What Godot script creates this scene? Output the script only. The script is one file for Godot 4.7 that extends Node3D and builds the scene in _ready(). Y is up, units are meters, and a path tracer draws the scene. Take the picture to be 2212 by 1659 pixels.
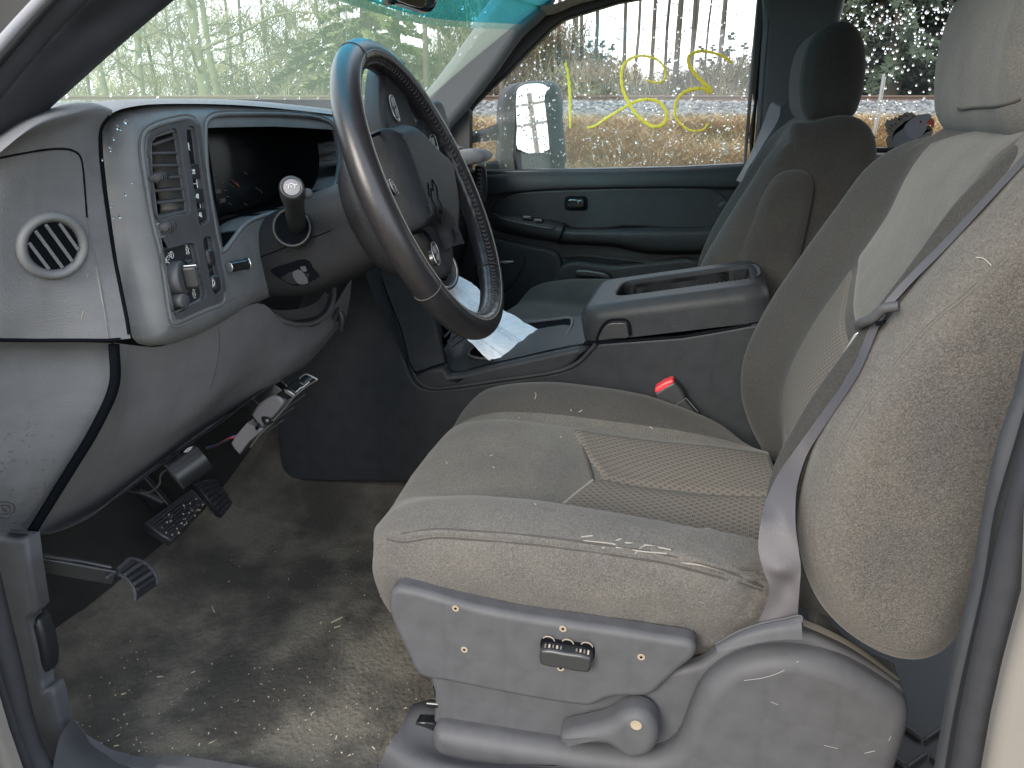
extends Node3D
# A pickup cab seen through the open driver's door. x runs across the truck towards the passenger, y up, z towards the tailgate.

const EYE := Vector3(-1.40, 1.50, 0.0)
const FOCAL := 1661.3
var F: Vector3
var R: Vector3
var U: Vector3
var AHEAD: Vector3      # level direction across the railway, away from the truck
var ALONG: Vector3      # level direction along the railway
var M := {}
var used := {}
var rng := RandomNumberGenerator.new()


func _ready() -> void:
	rng.seed = 7
	setup_view()
	setup_materials()
	build_outdoors()
	build_cab()
	build_passenger_door()
	build_dashboard()
	build_column_and_wheel()
	build_pedals()
	build_console()
	build_seats()
	build_small_things()


func setup_view() -> void:
	var yaw := deg_to_rad(14.0)
	var pitch := deg_to_rad(20.0)
	F = Vector3(cos(pitch) * cos(yaw), -sin(pitch), -cos(pitch) * sin(yaw))
	R = Vector3(sin(yaw), 0, cos(yaw))
	U = R.cross(F)
	AHEAD = Vector3(cos(yaw), 0, -sin(yaw))
	ALONG = R
	var cam := Camera3D.new()
	cam.name = "camera"
	cam.transform = Transform3D(Basis(R, U, -F), EYE)
	cam.fov = rad_to_deg(2.0 * atan(829.5 / FOCAL))
	cam.near = 0.05
	cam.far = 400.0
	add_child(cam)
	cam.current = true
	var sky := ProceduralSkyMaterial.new()
	sky.sky_top_color = Color(0.80, 0.84, 0.90)
	sky.sky_horizon_color = Color(0.90, 0.93, 0.94)
	sky.sky_curve = 0.2
	sky.ground_bottom_color = Color(0.30, 0.30, 0.30)
	sky.ground_horizon_color = Color(0.45, 0.45, 0.44)
	sky.sun_angle_max = 1.0
	var env := Environment.new()
	env.background_mode = Environment.BG_SKY
	env.sky = Sky.new()
	env.sky.sky_material = sky
	env.background_energy_multiplier = 1.0
	env.tonemap_mode = Environment.TONE_MAPPER_LINEAR
	env.tonemap_exposure = 4.3
	env.sdfgi_enabled = true
	env.ssao_enabled = true
	env.ssil_enabled = true
	var we := WorldEnvironment.new()
	we.name = "world_environment"
	we.environment = env
	add_child(we)
	var sun := DirectionalLight3D.new()
	sun.name = "overcast_sun"
	sun.light_energy = 0.4
	sun.light_color = Color(1.0, 0.97, 0.93)
	sun.light_angular_distance = 30.0
	sun.shadow_enabled = true
	sun.look_at_from_position(Vector3(-6, 3.4, -2.2), Vector3.ZERO)
	add_child(sun)


# ---- sight lines: a point of the photograph (2212 wide) carried out to a plane of the truck ----

func sight(a: float, b: float) -> Vector3:
	return F + R * ((a - 1106.0) / FOCAL) - U * ((b - 829.5) / FOCAL)

func at_x(a: float, b: float, x: float) -> Vector3:
	var d := sight(a, b)
	return EYE + d * ((x - EYE.x) / d.x)

func at_y(a: float, b: float, y: float) -> Vector3:
	var d := sight(a, b)
	return EYE + d * ((y - EYE.y) / d.y)

func at_z(a: float, b: float, z: float) -> Vector3:
	var d := sight(a, b)
	return EYE + d * ((z - EYE.z) / d.z)

func at_plane(a: float, b: float, o: Vector3, n: Vector3) -> Vector3:
	var d := sight(a, b)
	return EYE + d * ((o - EYE).dot(n) / d.dot(n))

func on_x(list: Array, x: float) -> PackedVector3Array:      # a, b, a, b ...
	var out := PackedVector3Array()
	for i in range(0, list.size(), 2):
		out.append(at_x(list[i], list[i + 1], x))
	return out

func on_plane(list: Array, o: Vector3, n: Vector3) -> PackedVector3Array:
	var out := PackedVector3Array()
	for i in range(0, list.size(), 2):
		out.append(at_plane(list[i], list[i + 1], o, n))
	return out

func each_x(list: Array) -> PackedVector3Array:              # a, b, x, a, b, x ...
	var out := PackedVector3Array()
	for i in range(0, list.size(), 3):
		out.append(at_x(list[i], list[i + 1], list[i + 2]))
	return out

func each_z(list: Array) -> PackedVector3Array:              # a, b, z ...
	var out := PackedVector3Array()
	for i in range(0, list.size(), 3):
		out.append(at_z(list[i], list[i + 1], list[i + 2]))
	return out

func xyz(list: Array) -> PackedVector3Array:
	var out := PackedVector3Array()
	for i in range(0, list.size(), 3):
		out.append(Vector3(list[i], list[i + 1], list[i + 2]))
	return out


# ---- things and parts ----

func numbered(called: String) -> String:
	var n: int = used.get(called, 0)
	used[called] = n + 1
	return called if n == 0 else "%s_%03d" % [called, n]

func tag(o: Node, label := "", category := "", group := "", kind := "") -> Node:
	if label: o.set_meta("label", label)
	if category: o.set_meta("category", category)
	if group: o.set_meta("group", group)
	if kind: o.set_meta("kind", kind)
	return o

func thing(called: String, label: String, category: String, base := Vector3.ZERO, group := "") -> Node3D:
	var o := Node3D.new()
	o.name = numbered(called)
	add_child(o)
	o.position = base
	tag(o, label, category, group)
	return o

func place_of(n: Node) -> Transform3D:
	var t := Transform3D.IDENTITY
	while n is Node3D and n != self:
		t = n.transform * t
		n = n.get_parent()
	return t

func part(p: Node, called: String, mesh: Mesh, mat: Material, xf := Transform3D.IDENTITY, label := "") -> MeshInstance3D:
	var o := MeshInstance3D.new()
	o.name = called if p != self else numbered(called)
	o.mesh = mesh
	o.material_override = mat
	if p == self:
		o.transform = xf
	else:
		o.transform = place_of(p).affine_inverse() * xf
	p.add_child(o, true)
	if label: o.set_meta("label", label)
	return o

func structure(called: String, mesh: Mesh, mat: Material, label: String) -> MeshInstance3D:
	var o := part(self, called, mesh, mat)
	tag(o, label, "", "", "structure")
	return o

func scatter(p: Node, called: String, mesh: Mesh, mat: Material, list: Array, colors: Array = [], label := "") -> MultiMeshInstance3D:
	var mm := MultiMesh.new()
	mm.transform_format = MultiMesh.TRANSFORM_3D
	mm.use_colors = not colors.is_empty()
	mm.mesh = mesh
	mm.instance_count = list.size()
	for i in list.size():
		mm.set_instance_transform(i, list[i])
		if mm.use_colors: mm.set_instance_color(i, colors[i])
	var o := MultiMeshInstance3D.new()
	o.name = called if p != self else numbered(called)
	o.multimesh = mm
	o.material_override = mat
	if p != self: o.transform = place_of(p).affine_inverse()
	p.add_child(o, true)
	tag(o, label, "", "", "stuff")
	return o


# ---- shapes ----

func make(v: PackedVector3Array, n: PackedVector3Array, uv: PackedVector2Array, idx: PackedInt32Array, col := PackedColorArray()) -> ArrayMesh:
	for i in range(0, idx.size(), 3):
		var a := idx[i]; var b := idx[i + 1]; var c := idx[i + 2]
		if (v[b] - v[a]).cross(v[c] - v[a]).dot(n[a] + n[b] + n[c]) > 0.0:
			idx[i + 1] = c; idx[i + 2] = b
	var arr := []
	arr.resize(Mesh.ARRAY_MAX)
	arr[Mesh.ARRAY_VERTEX] = v
	arr[Mesh.ARRAY_NORMAL] = n
	if uv.size(): arr[Mesh.ARRAY_TEX_UV] = uv
	if col.size(): arr[Mesh.ARRAY_COLOR] = col
	arr[Mesh.ARRAY_INDEX] = idx
	var m := ArrayMesh.new()
	m.add_surface_from_arrays(Mesh.PRIMITIVE_TRIANGLES, arr)
	return m

func join(list: Array) -> ArrayMesh:                         # meshes, or [mesh, transform] pairs, as one
	var st := SurfaceTool.new()
	st.begin(Mesh.PRIMITIVE_TRIANGLES)
	for e in list:
		if e is Array: st.append_from(e[0], 0, e[1])
		else: st.append_from(e, 0, Transform3D.IDENTITY)
	return st.commit()

func spline(P: PackedVector3Array, n: int, closed := false) -> PackedVector3Array:
	var out := PackedVector3Array()
	var m := P.size()
	for i in (m if closed else m - 1):
		var p1 := P[i]
		var p2 := P[(i + 1) % m]
		var p0 := P[(i - 1 + m) % m] if closed or i > 0 else p1 * 2.0 - p2
		var p3 := P[(i + 2) % m] if closed or i < m - 2 else p2 * 2.0 - p1
		# centripetal tangents, so that uneven control points do not overshoot
		var d0 := maxf(sqrt(p0.distance_to(p1)), 1e-4); var d1 := maxf(sqrt(p1.distance_to(p2)), 1e-4); var d2 := maxf(sqrt(p2.distance_to(p3)), 1e-4)
		var m1 := (p2 - p1) + d1 * ((p1 - p0) / d0 - (p2 - p0) / (d0 + d1))
		var m2 := (p2 - p1) + d1 * ((p3 - p2) / d2 - (p3 - p1) / (d1 + d2))
		for k in n:
			var t := float(k) / n
			var t2 := t * t; var t3 := t2 * t
			out.append(p1 * (2 * t3 - 3 * t2 + 1) + m1 * (t3 - 2 * t2 + t) + p2 * (3 * t2 - 2 * t3) + m2 * (t3 - t2))
	if not closed: out.append(P[m - 1])
	return out

func sheet(ctrl: Array, nu := 4, nv := 4, bump: Variant = null, close_v := false) -> ArrayMesh:
	var rows := []
	for r in ctrl: rows.append(spline(r, nv, close_v))
	var cols: int = rows[0].size()
	var grid := []
	for j in cols:
		var c := PackedVector3Array()
		for r in rows: c.append(r[j])
		grid.append(spline(c, nu))
	var nr: int = grid[0].size()
	var v := PackedVector3Array(); var uv := PackedVector2Array(); var idx := PackedInt32Array()
	var mid_j := cols / 2; var mid_i := nr / 2
	var su := PackedFloat32Array([0.0]); var sv := PackedFloat32Array([0.0])
	for i in range(1, nr): su.append(su[i - 1] + grid[mid_j][i].distance_to(grid[mid_j][i - 1]))
	for j in range(1, cols): sv.append(sv[j - 1] + grid[j][mid_i].distance_to(grid[j - 1][mid_i]))
	for i in nr:
		for j in cols:
			v.append(grid[j][i])
			uv.append(Vector2(sv[j], su[i]))
	for i in nr - 1:
		for j in (cols if close_v else cols - 1):
			var j2 := (j + 1) % cols
			var a := i * cols + j; var b := i * cols + j2; var c := a + cols; var d := b + cols
			idx.append_array(PackedInt32Array([a, b, d, a, d, c]))
	var n := grid_normals(v, nr, cols, close_v)
	if bump != null:
		for i in nr:
			for j in cols:
				var k := i * cols + j
				v[k] += n[k] * float(bump.call(float(i) / (nr - 1), float(j) / (cols - 1), v[k]))
		n = grid_normals(v, nr, cols, close_v)
	return make(v, n, uv, idx)

func rows_of(mesh: ArrayMesh, cols: int, i0: int, i1: int) -> ArrayMesh:      # rows i0 to i1 of a sheet, as a mesh of its own
	var arr := mesh.surface_get_arrays(0)
	var v: PackedVector3Array = arr[Mesh.ARRAY_VERTEX]
	var n: PackedVector3Array = arr[Mesh.ARRAY_NORMAL]
	var uv: PackedVector2Array = arr[Mesh.ARRAY_TEX_UV]
	var idx := PackedInt32Array()
	for i in i1 - i0:
		for j in cols - 1:
			var a := i * cols + j
			idx.append_array(PackedInt32Array([a, a + 1, a + cols + 1, a, a + cols + 1, a + cols]))
	return make(v.slice(i0 * cols, (i1 + 1) * cols), n.slice(i0 * cols, (i1 + 1) * cols), uv.slice(i0 * cols, (i1 + 1) * cols), idx)

func grid_normals(v: PackedVector3Array, nr: int, cols: int, wrap: bool) -> PackedVector3Array:
	var n := PackedVector3Array()
	n.resize(v.size())
	for i in nr:
		for j in cols:
			var i0 := maxi(i - 1, 0); var i1 := mini(i + 1, nr - 1)
			var j0 := (j - 1 + cols) % cols if wrap else maxi(j - 1, 0)
			var j1 := (j + 1) % cols if wrap else mini(j + 1, cols - 1)
			var c := (v[i1 * cols + j] - v[i0 * cols + j]).cross(v[i * cols + j1] - v[i * cols + j0])
			n[i * cols + j] = c.normalized() if c.length() > 1e-12 else Vector3.UP
	return n

func slab(outline: PackedVector3Array, out: Vector3, bevel := 0.003, holes: Array = [], steps := 3, back := false, hole_bevel := -1.0) -> ArrayMesh:
	var h := out.length()
	var nn := out / h
	bevel = minf(bevel, h * 0.98)
	var u := (nn.cross(Vector3.UP) if absf(nn.y) < 0.9 else nn.cross(Vector3.RIGHT)).normalized()
	var w := nn.cross(u)
	var o := outline[0]
	var v := PackedVector3Array(); var n := PackedVector3Array(); var uv := PackedVector2Array(); var idx := PackedInt32Array()
	var caps := []
	var cap_index := PackedInt32Array(); var cap2 := PackedVector2Array(); var back_index := PackedInt32Array()
	var contours: Array = [outline]
	contours.append_array(holes)
	for ci in contours.size():
		var P: PackedVector3Array = contours[ci]
		var q := PackedVector2Array(); var lift := PackedFloat32Array()
		for p in P:
			q.append(Vector2((p - o).dot(u), (p - o).dot(w)))
			lift.append((p - o).dot(nn))
		var area := 0.0
		for i in q.size(): area += q[i].cross(q[(i + 1) % q.size()])
		if (area < 0.0) == (ci == 0):
			q.reverse(); lift.reverse()
		var m := q.size()
		var inward := PackedVector2Array()
		for i in m:
			var e0 := (q[i] - q[(i - 1 + m) % m]).normalized()
			var e1 := (q[(i + 1) % m] - q[i]).normalized()
			var l0 := Vector2(-e0.y, e0.x); var l1 := Vector2(-e1.y, e1.x)
			var s := (l0 + l1)
			s = s.normalized() if s.length() > 1e-6 else l0
			inward.append(s / maxf(s.dot(l0), 0.5))
		var rings := [[0.0, 0.0, 0.0], [0.0, h - bevel, 0.0]]
		var bv := bevel if ci == 0 or hole_bevel < 0.0 else hole_bevel
		rings[1][1] = h - bv
		for k in range(1, steps + 1):
			var g := PI / 2 * k / steps
			rings.append([bv * (1.0 - cos(g)), h - bv + bv * sin(g), g])
		var start := v.size()
		for r in rings:
			for i in m:
				var p2: Vector2 = q[i] + inward[i] * r[0]
				v.append(o + u * p2.x + w * p2.y + nn * (lift[i] + r[1]))
				var od := -(u * inward[i].x + w * inward[i].y).normalized()
				n.append((od * cos(r[2]) + nn * sin(r[2])).normalized())
				uv.append(p2)
		for r in rings.size() - 1:
			for i in m:
				var a: int = start + r * m + i; var b: int = start + r * m + (i + 1) % m
				idx.append_array(PackedInt32Array([a, b, b + m, a, b + m, a + m]))
		var ring := PackedVector2Array()
		for i in m:
			var p2: Vector2 = q[i] + inward[i] * bv
			ring.append(p2)
			cap2.append(p2)
			cap_index.append(start + (rings.size() - 1) * m + i)
			back_index.append(start + i)
		caps.append(ring)
	var tri := PackedInt32Array()
	if holes.is_empty(): tri = Geometry2D.triangulate_polygon(cap2)
	if tri.is_empty():
		var all := Geometry2D.triangulate_delaunay(cap2)
		for i in range(0, all.size(), 3):
			var c := (cap2[all[i]] + cap2[all[i + 1]] + cap2[all[i + 2]]) / 3.0
			var ok := Geometry2D.is_point_in_polygon(c, caps[0])
			for k in range(1, caps.size()):
				if Geometry2D.is_point_in_polygon(c, caps[k]): ok = false
			if ok: tri.append_array(PackedInt32Array([all[i], all[i + 1], all[i + 2]]))
	for t in tri: idx.append(cap_index[t])
	if back:
		var base := v.size()
		for i in back_index.size():
			v.append(v[back_index[i]]); n.append(-nn); uv.append(cap2[i])
		for t in tri: idx.append(base + t)
	return make(v, n, uv, idx)

func tube(P: PackedVector3Array, radius: Variant, sides := 8, closed := false, flat := 1.0, up := Vector3.ZERO) -> ArrayMesh:
	var v := PackedVector3Array(); var n := PackedVector3Array(); var uv := PackedVector2Array(); var idx := PackedInt32Array()
	var m := P.size()
	var side := Vector3.ZERO
	var s := 0.0
	for i in m:
		var t := (P[(i + 1) % m] - P[(i - 1 + m) % m]) if closed else (P[mini(i + 1, m - 1)] - P[maxi(i - 1, 0)])
		t = t.normalized()
		if up != Vector3.ZERO: side = up - t * up.dot(t)
		elif side == Vector3.ZERO: side = t.cross(Vector3.UP) if absf(t.y) < 0.9 else t.cross(Vector3.RIGHT)
		else: side = side - t * side.dot(t)
		side = side.normalized()
		var b := t.cross(side)
		var r: float = radius[i] if radius is Array or radius is PackedFloat32Array else radius
		if i > 0: s += P[i].distance_to(P[i - 1])
		for k in sides:
			var g := TAU * k / sides
			var d := side * cos(g) + b * sin(g) * flat
			v.append(P[i] + d * r)
			n.append((side * cos(g) * flat + b * sin(g)).normalized())
			uv.append(Vector2(float(k) / sides, s))
	for i in (m if closed else m - 1):
		for k in sides:
			var a := i * sides + k; var b2 := i * sides + (k + 1) % sides
			var c := ((i + 1) % m) * sides + k; var d2 := ((i + 1) % m) * sides + (k + 1) % sides
			idx.append_array(PackedInt32Array([a, b2, d2, a, d2, c]))
	if not closed:
		for e in 2:
			var at := 0 if e == 0 else m - 1
			var dir := (P[0] - P[1]).normalized() if e == 0 else (P[m - 1] - P[m - 2]).normalized()
			var c0 := v.size()
			v.append(P[at]); n.append(dir); uv.append(Vector2.ZERO)
			for k in sides:
				v.append(v[at * sides + k]); n.append(dir); uv.append(Vector2.ZERO)
			for k in sides: idx.append_array(PackedInt32Array([c0, c0 + 1 + k, c0 + 1 + (k + 1) % sides]))
	return make(v, n, uv, idx)

func lathe(profile: Array, seg := 32, xf := Transform3D.IDENTITY, from := 0.0, to := TAU) -> ArrayMesh:  # profile of Vector2(radius, height along local y)
	var rows := []
	var v := PackedVector3Array(); var n := PackedVector3Array(); var uv := PackedVector2Array(); var idx := PackedInt32Array()
	var m := profile.size()
	for i in m:
		var a: Vector2 = profile[maxi(i - 1, 0)]; var b: Vector2 = profile[mini(i + 1, m - 1)]
		var t := (b - a).normalized()
		for k in seg + 1:
			var g := from + (to - from) * k / seg
			var d := Vector3(cos(g), 0, sin(g))
			v.append(xf * (d * profile[i].x + Vector3(0, profile[i].y, 0)))
			n.append((xf.basis * (d * t.y - Vector3(0, t.x, 0))).normalized())
			uv.append(Vector2(float(k) / seg, float(i) / m))
	for i in m - 1:
		for k in seg:
			var a := i * (seg + 1) + k
			idx.append_array(PackedInt32Array([a, a + 1, a + seg + 2, a, a + seg + 2, a + seg + 1]))
	return make(v, n, uv, idx)

func rbox(size: Vector3, r: float, xf := Transform3D.IDENTITY) -> ArrayMesh:     # box with rounded edges
	var h := size / 2.0
	r = minf(r, minf(h.x, minf(h.y, h.z)) * 0.999)
	var v := PackedVector3Array(); var n := PackedVector3Array(); var uv := PackedVector2Array(); var idx := PackedInt32Array()
	var s := [-1.0, -0.55, -0.002, 0.002, 0.55, 1.0]
	for face in 6:
		var ax := face / 2
		var sg := 1.0 if face % 2 == 0 else -1.0
		var base := v.size()
		for i in 6:
			for j in 6:
				var d := Vector3.ZERO
				d[ax] = sg; d[(ax + 1) % 3] = s[i]; d[(ax + 2) % 3] = s[j]
				var core := Vector3(signf(d.x) * (h.x - r), signf(d.y) * (h.y - r), signf(d.z) * (h.z - r))
				d = d.normalized()
				v.append(xf * (core + d * r)); n.append((xf.basis * d).normalized()); uv.append(Vector2(i, j) / 5.0)
		for i in 5:
			for j in 5:
				var a := base + i * 6 + j
				idx.append_array(PackedInt32Array([a, a + 1, a + 7, a, a + 7, a + 6]))
	return make(v, n, uv, idx)

func basis_from(n: Vector3, up := Vector3.UP) -> Basis:      # local z along n, y as near up as it can be
	n = n.normalized()
	var x := up.cross(n).normalized()
	return Basis(x, n.cross(x), n)

func bar(a: Vector3, b: Vector3, w: float, t: float, r: float, up := Vector3.UP) -> ArrayMesh:   # bar from a to b, w wide along up, t thick
	var z := (b - a).normalized()
	var x := up.cross(z).normalized()
	return rbox(Vector3(t, w, a.distance_to(b)), r, Transform3D(Basis(x, z.cross(x), z), (a + b) / 2.0))

func ball(c: Vector3, r: Vector3, b := Basis(), seg := 16) -> ArrayMesh:
	var prof := []
	for i in seg / 2 + 1:
		var g := -PI / 2 + PI * i / (seg / 2)
		prof.append(Vector2(maxf(cos(g), 0.0), sin(g)))
	return lathe(prof, seg, Transform3D(b * Basis.from_scale(r), c))

func lettering(p: Node, called: String, s: String, o: Vector3, right: Vector3, up: Vector3, tall: float, mat: Material, centred := true) -> MeshInstance3D:
	var t := TextMesh.new()
	var f := SystemFont.new()
	f.font_names = PackedStringArray(["Droid Sans"])
	f.font_weight = 700
	t.font = f
	t.font_size = 32
	t.pixel_size = tall / 23.0
	t.depth = 0.0004
	t.text = s
	t.horizontal_alignment = HORIZONTAL_ALIGNMENT_CENTER if centred else HORIZONTAL_ALIGNMENT_LEFT
	var n := right.cross(up).normalized()
	return part(p, called, t, mat, Transform3D(Basis(right, up, n), o))

func lines_on(list: Array, o: Vector3, right: Vector3, up: Vector3, r: float) -> ArrayMesh:  # strokes of [x, y, x, y ...] in metres round o
	var all := []
	for s in list:
		var P := PackedVector3Array()
		for i in range(0, s.size(), 2): P.append(o + right * s[i] + up * s[i + 1])
		all.append(tube(P, r, 5))
	return join(all)


# ---- materials ----

func noise_tex(kind: int, freq: float, normal := false, strength := 4.0, ramp: Array = [], size := 512, octaves := 3) -> NoiseTexture2D:
	var f := FastNoiseLite.new()
	f.seed = 11 + int(freq * 1000)
	f.noise_type = kind
	f.frequency = freq
	f.fractal_octaves = octaves
	if kind == FastNoiseLite.TYPE_CELLULAR:
		f.cellular_return_type = FastNoiseLite.RETURN_DISTANCE
		f.fractal_type = FastNoiseLite.FRACTAL_NONE
	var t := NoiseTexture2D.new()
	t.width = size
	t.height = size
	t.seamless = true
	t.noise = f
	t.as_normal_map = normal
	t.bump_strength = strength
	if ramp.size():
		var g := Gradient.new()
		g.offsets = PackedFloat32Array([0.0, 0.5, 1.0])
		g.colors = PackedColorArray([ramp[0], ramp[1], ramp[2]])
		t.color_ramp = g
	return t

func grey(v: float) -> Color: return Color(v, v, v)

func paint(called: String, c: Vector3, rough := 0.6, metal := 0.0) -> StandardMaterial3D:    # c is a linear base colour
	var m := StandardMaterial3D.new()
	m.resource_name = called
	m.albedo_color = Color(c.x, c.y, c.z).linear_to_srgb()
	m.roughness = rough
	m.metallic = metal
	M[called] = m
	return m

func grain(m: StandardMaterial3D, normal: Texture2D, scale: float, depth := 1.0, albedo: Texture2D = null, world := false) -> StandardMaterial3D:
	m.uv1_triplanar = true
	m.uv1_world_triplanar = world
	m.uv1_scale = Vector3.ONE * scale
	if normal:
		m.normal_enabled = true
		m.normal_texture = normal
		m.normal_scale = depth
	if albedo: m.albedo_texture = albedo
	return m

func cloth_image(size: int, low: float, fleck: float, lines := 0.0, tint := Color(1, 1, 1), dust := Color(1, 1, 1)) -> ImageTexture:
	var im := Image.create(size, size, false, Image.FORMAT_RGB8)
	var f := FastNoiseLite.new()
	f.seed = 3
	f.frequency = 2.6 / size
	f.fractal_octaves = 4
	var g := RandomNumberGenerator.new()
	g.seed = 21
	for y in size:
		for x in size:
			# the two halves are blended so that the tile closes on itself
			var a := float(x) / size; var b := float(y) / size
			var s := lerpf(lerpf(f.get_noise_2d(x, y), f.get_noise_2d(x - size, y), a), lerpf(f.get_noise_2d(x, y - size), f.get_noise_2d(x - size, y - size), a), b)
			var k := clampf(0.5 + s * 1.6, 0, 1)
			var c := tint.lerp(dust, k)
			var w := 1.0 - low * (1.0 - k) + fleck * (g.randf() - 0.6)
			if lines > 0.0: w += lines * (fmod(y + 0.4 * x, 4.0) / 4.0 - 0.5)
			im.set_pixel(x, y, Color(clampf(c.r * w, 0, 1), clampf(c.g * w, 0, 1), clampf(c.b * w, 0, 1)))
	return ImageTexture.create_from_image(im)

func pattern_image() -> ImageTexture:                        # woven seat insert: rows of small dark bars on beige
	var w := 192; var h := 128
	var im := Image.create(w, h, false, Image.FORMAT_RGB8)
	var g := RandomNumberGenerator.new()
	g.seed = 5
	for y in h:
		for x in w:
			var row := y / 16
			var cx := fposmod(x - (12 if row % 2 else 0), 24.0)
			var dy := absf(fmod(y, 16.0) - 8.0)
			var mark := 1.0 if cx > 5 and cx < 19 and dy < 4.4 and absf(dy - 1.2) > 0.7 else 0.0
			var n := g.randf() * 0.16
			var c := Color(0.90, 0.87, 0.83) if mark < 0.5 else Color(0.55, 0.56, 0.60)
			if dy > 6.8: c = c.darkened(0.10)
			im.set_pixel(x, y, c.darkened(n))
	return ImageTexture.create_from_image(im)

func carpet_image() -> ImageTexture:
	var s := 1024
	var im := Image.create(s, s, false, Image.FORMAT_RGB8)
	var f := FastNoiseLite.new(); f.seed = 8; f.frequency = 0.0045; f.fractal_octaves = 5
	var f2 := FastNoiseLite.new(); f2.seed = 18; f2.frequency = 0.02; f2.fractal_octaves = 3
	var g := RandomNumberGenerator.new(); g.seed = 9
	for y in s:
		for x in s:
			var k := clampf(0.5 + f.get_noise_2d(x, y) * 1.5 + f2.get_noise_2d(x, y) * 0.35, 0, 1)
			var c := Color(0.48, 0.47, 0.455).lerp(Color(0.78, 0.76, 0.72), k)
			var n := 1.0 - 0.28 * g.randf()
			if g.randf() < 0.006 * k: n = 1.2
			im.set_pixel(x, y, Color(minf(c.r * n, 1), minf(c.g * n, 1), minf(c.b * n, 1)))
	return ImageTexture.create_from_image(im)

func setup_materials() -> void:
	var leather := noise_tex(FastNoiseLite.TYPE_CELLULAR, 0.09, true, 5.0)
	var pebble := noise_tex(FastNoiseLite.TYPE_SIMPLEX_SMOOTH, 0.16, true, 4.0, [], 512, 1)
	var scuff := noise_tex(FastNoiseLite.TYPE_SIMPLEX_SMOOTH, 0.004, false, 1.0, [grey(0.90), grey(0.96), grey(1.0)], 512, 6)
	var scuff_rough := noise_tex(FastNoiseLite.TYPE_SIMPLEX_SMOOTH, 0.015, false, 1.0, [grey(0.80), grey(0.95), grey(1.0)], 512, 4)
	var weave := noise_tex(FastNoiseLite.TYPE_VALUE, 0.35, true, 6.0, [], 512, 2)
	# plastics
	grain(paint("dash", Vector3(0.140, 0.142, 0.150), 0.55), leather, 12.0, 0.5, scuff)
	grain(paint("bezel", Vector3(0.140, 0.144, 0.150), 0.50), leather, 13.0, 0.35, scuff)
	grain(paint("trim", Vector3(0.070, 0.071, 0.077), 0.56), pebble, 14.0, 0.06, scuff)
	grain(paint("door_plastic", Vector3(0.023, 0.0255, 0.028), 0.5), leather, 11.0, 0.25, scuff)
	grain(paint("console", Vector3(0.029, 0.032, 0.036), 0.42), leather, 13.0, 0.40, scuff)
	grain(paint("pillar", Vector3(0.085, 0.092, 0.10), 0.55), pebble, 16.0, 0.10)
	paint("black", Vector3(0.012, 0.013, 0.015), 0.45)
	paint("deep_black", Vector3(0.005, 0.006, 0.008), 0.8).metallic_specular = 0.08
	paint("gloss_black", Vector3(0.010, 0.011, 0.012), 0.16)
	paint("smoked_lens", Vector3(0.010, 0.012, 0.014), 0.22)
	paint("black_knob", Vector3(0.022, 0.023, 0.026), 0.38)
	paint("panel", Vector3(0.022, 0.024, 0.027), 0.5)
	paint("thread", Vector3(0.075, 0.072, 0.075), 0.28)
	grain(paint("rubber", Vector3(0.036, 0.037, 0.043), 0.7), pebble, 20.0, 0.15, scuff)
	grain(paint("leather", Vector3(0.019, 0.018, 0.021), 0.33), leather, 16.0, 0.22, scuff_rough)
	grain(paint("worn_leather", Vector3(0.060, 0.060, 0.062), 0.55), pebble, 10.0, 0.5, scuff)
	grain(paint("airbag_cover", Vector3(0.026, 0.027, 0.030), 0.48), leather, 14.0, 0.7, scuff)
	for k in ["door_plastic", "console", "airbag_cover"]: M[k].metallic_specular = 0.24
	for k in ["dash", "bezel", "pillar", "rubber", "trim"]: M[k].metallic_specular = 0.34
	# fabrics
	var velour := cloth_image(512, 0.08, 0.48, 0.0, Color(0.87, 0.87, 0.88), Color(0.93, 0.92, 0.89))
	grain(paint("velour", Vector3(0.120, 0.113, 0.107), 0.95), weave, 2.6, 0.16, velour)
	grain(paint("shaded_velour", Vector3(0.040, 0.040, 0.039), 0.95), weave, 2.6, 0.16, velour)  # same cloth as velour, with the interior's shade put into the colour
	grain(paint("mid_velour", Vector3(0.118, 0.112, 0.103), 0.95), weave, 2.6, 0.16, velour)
	grain(paint("far_shaded_velour", Vector3(0.055, 0.052, 0.048), 0.95), weave, 2.6, 0.16, velour)  # same cloth, less dusty, and darkened to carry the far side's shade
	grain(paint("smooth_cloth", Vector3(0.120, 0.117, 0.113), 0.9), weave, 4.0, 0.12, velour)
	for k in ["velour", "shaded_velour", "mid_velour", "far_shaded_velour", "smooth_cloth"]:
		M[k].rim_enabled = true
		M[k].rim = 1.0
		M[k].rim_tint = 0.75
	var ins := paint("insert", Vector3(0.190, 0.178, 0.165), 0.95)
	ins.albedo_texture = pattern_image()
	ins.uv1_scale = Vector3(1 / 0.072, 1 / 0.052, 1)
	paint("stitch", Vector3(0.22, 0.20, 0.18), 0.9)
	paint("seam", Vector3(0.045, 0.042, 0.040), 0.95)
	var web := paint("webbing", Vector3(0.074, 0.069, 0.076), 0.5)
	web.normal_enabled = true
	web.normal_texture = noise_tex(FastNoiseLite.TYPE_CELLULAR, 0.12, true, 3.0)
	web.uv1_scale = Vector3(26, 18, 1)
	var car := paint("carpet", Vector3(0.265, 0.252, 0.228), 1.0)
	car.albedo_texture = carpet_image()
	car.normal_enabled = true
	car.normal_texture = noise_tex(FastNoiseLite.TYPE_VALUE, 0.35, true, 1.2)
	car.uv1_triplanar = true
	car.uv1_scale = Vector3.ONE * 1.15
	var dc := paint("shaded_carpet", Vector3(0.040, 0.039, 0.038), 1.0)  # the carpet darkened, shade under the dash put into its colour
	dc.albedo_texture = car.albedo_texture
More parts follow.
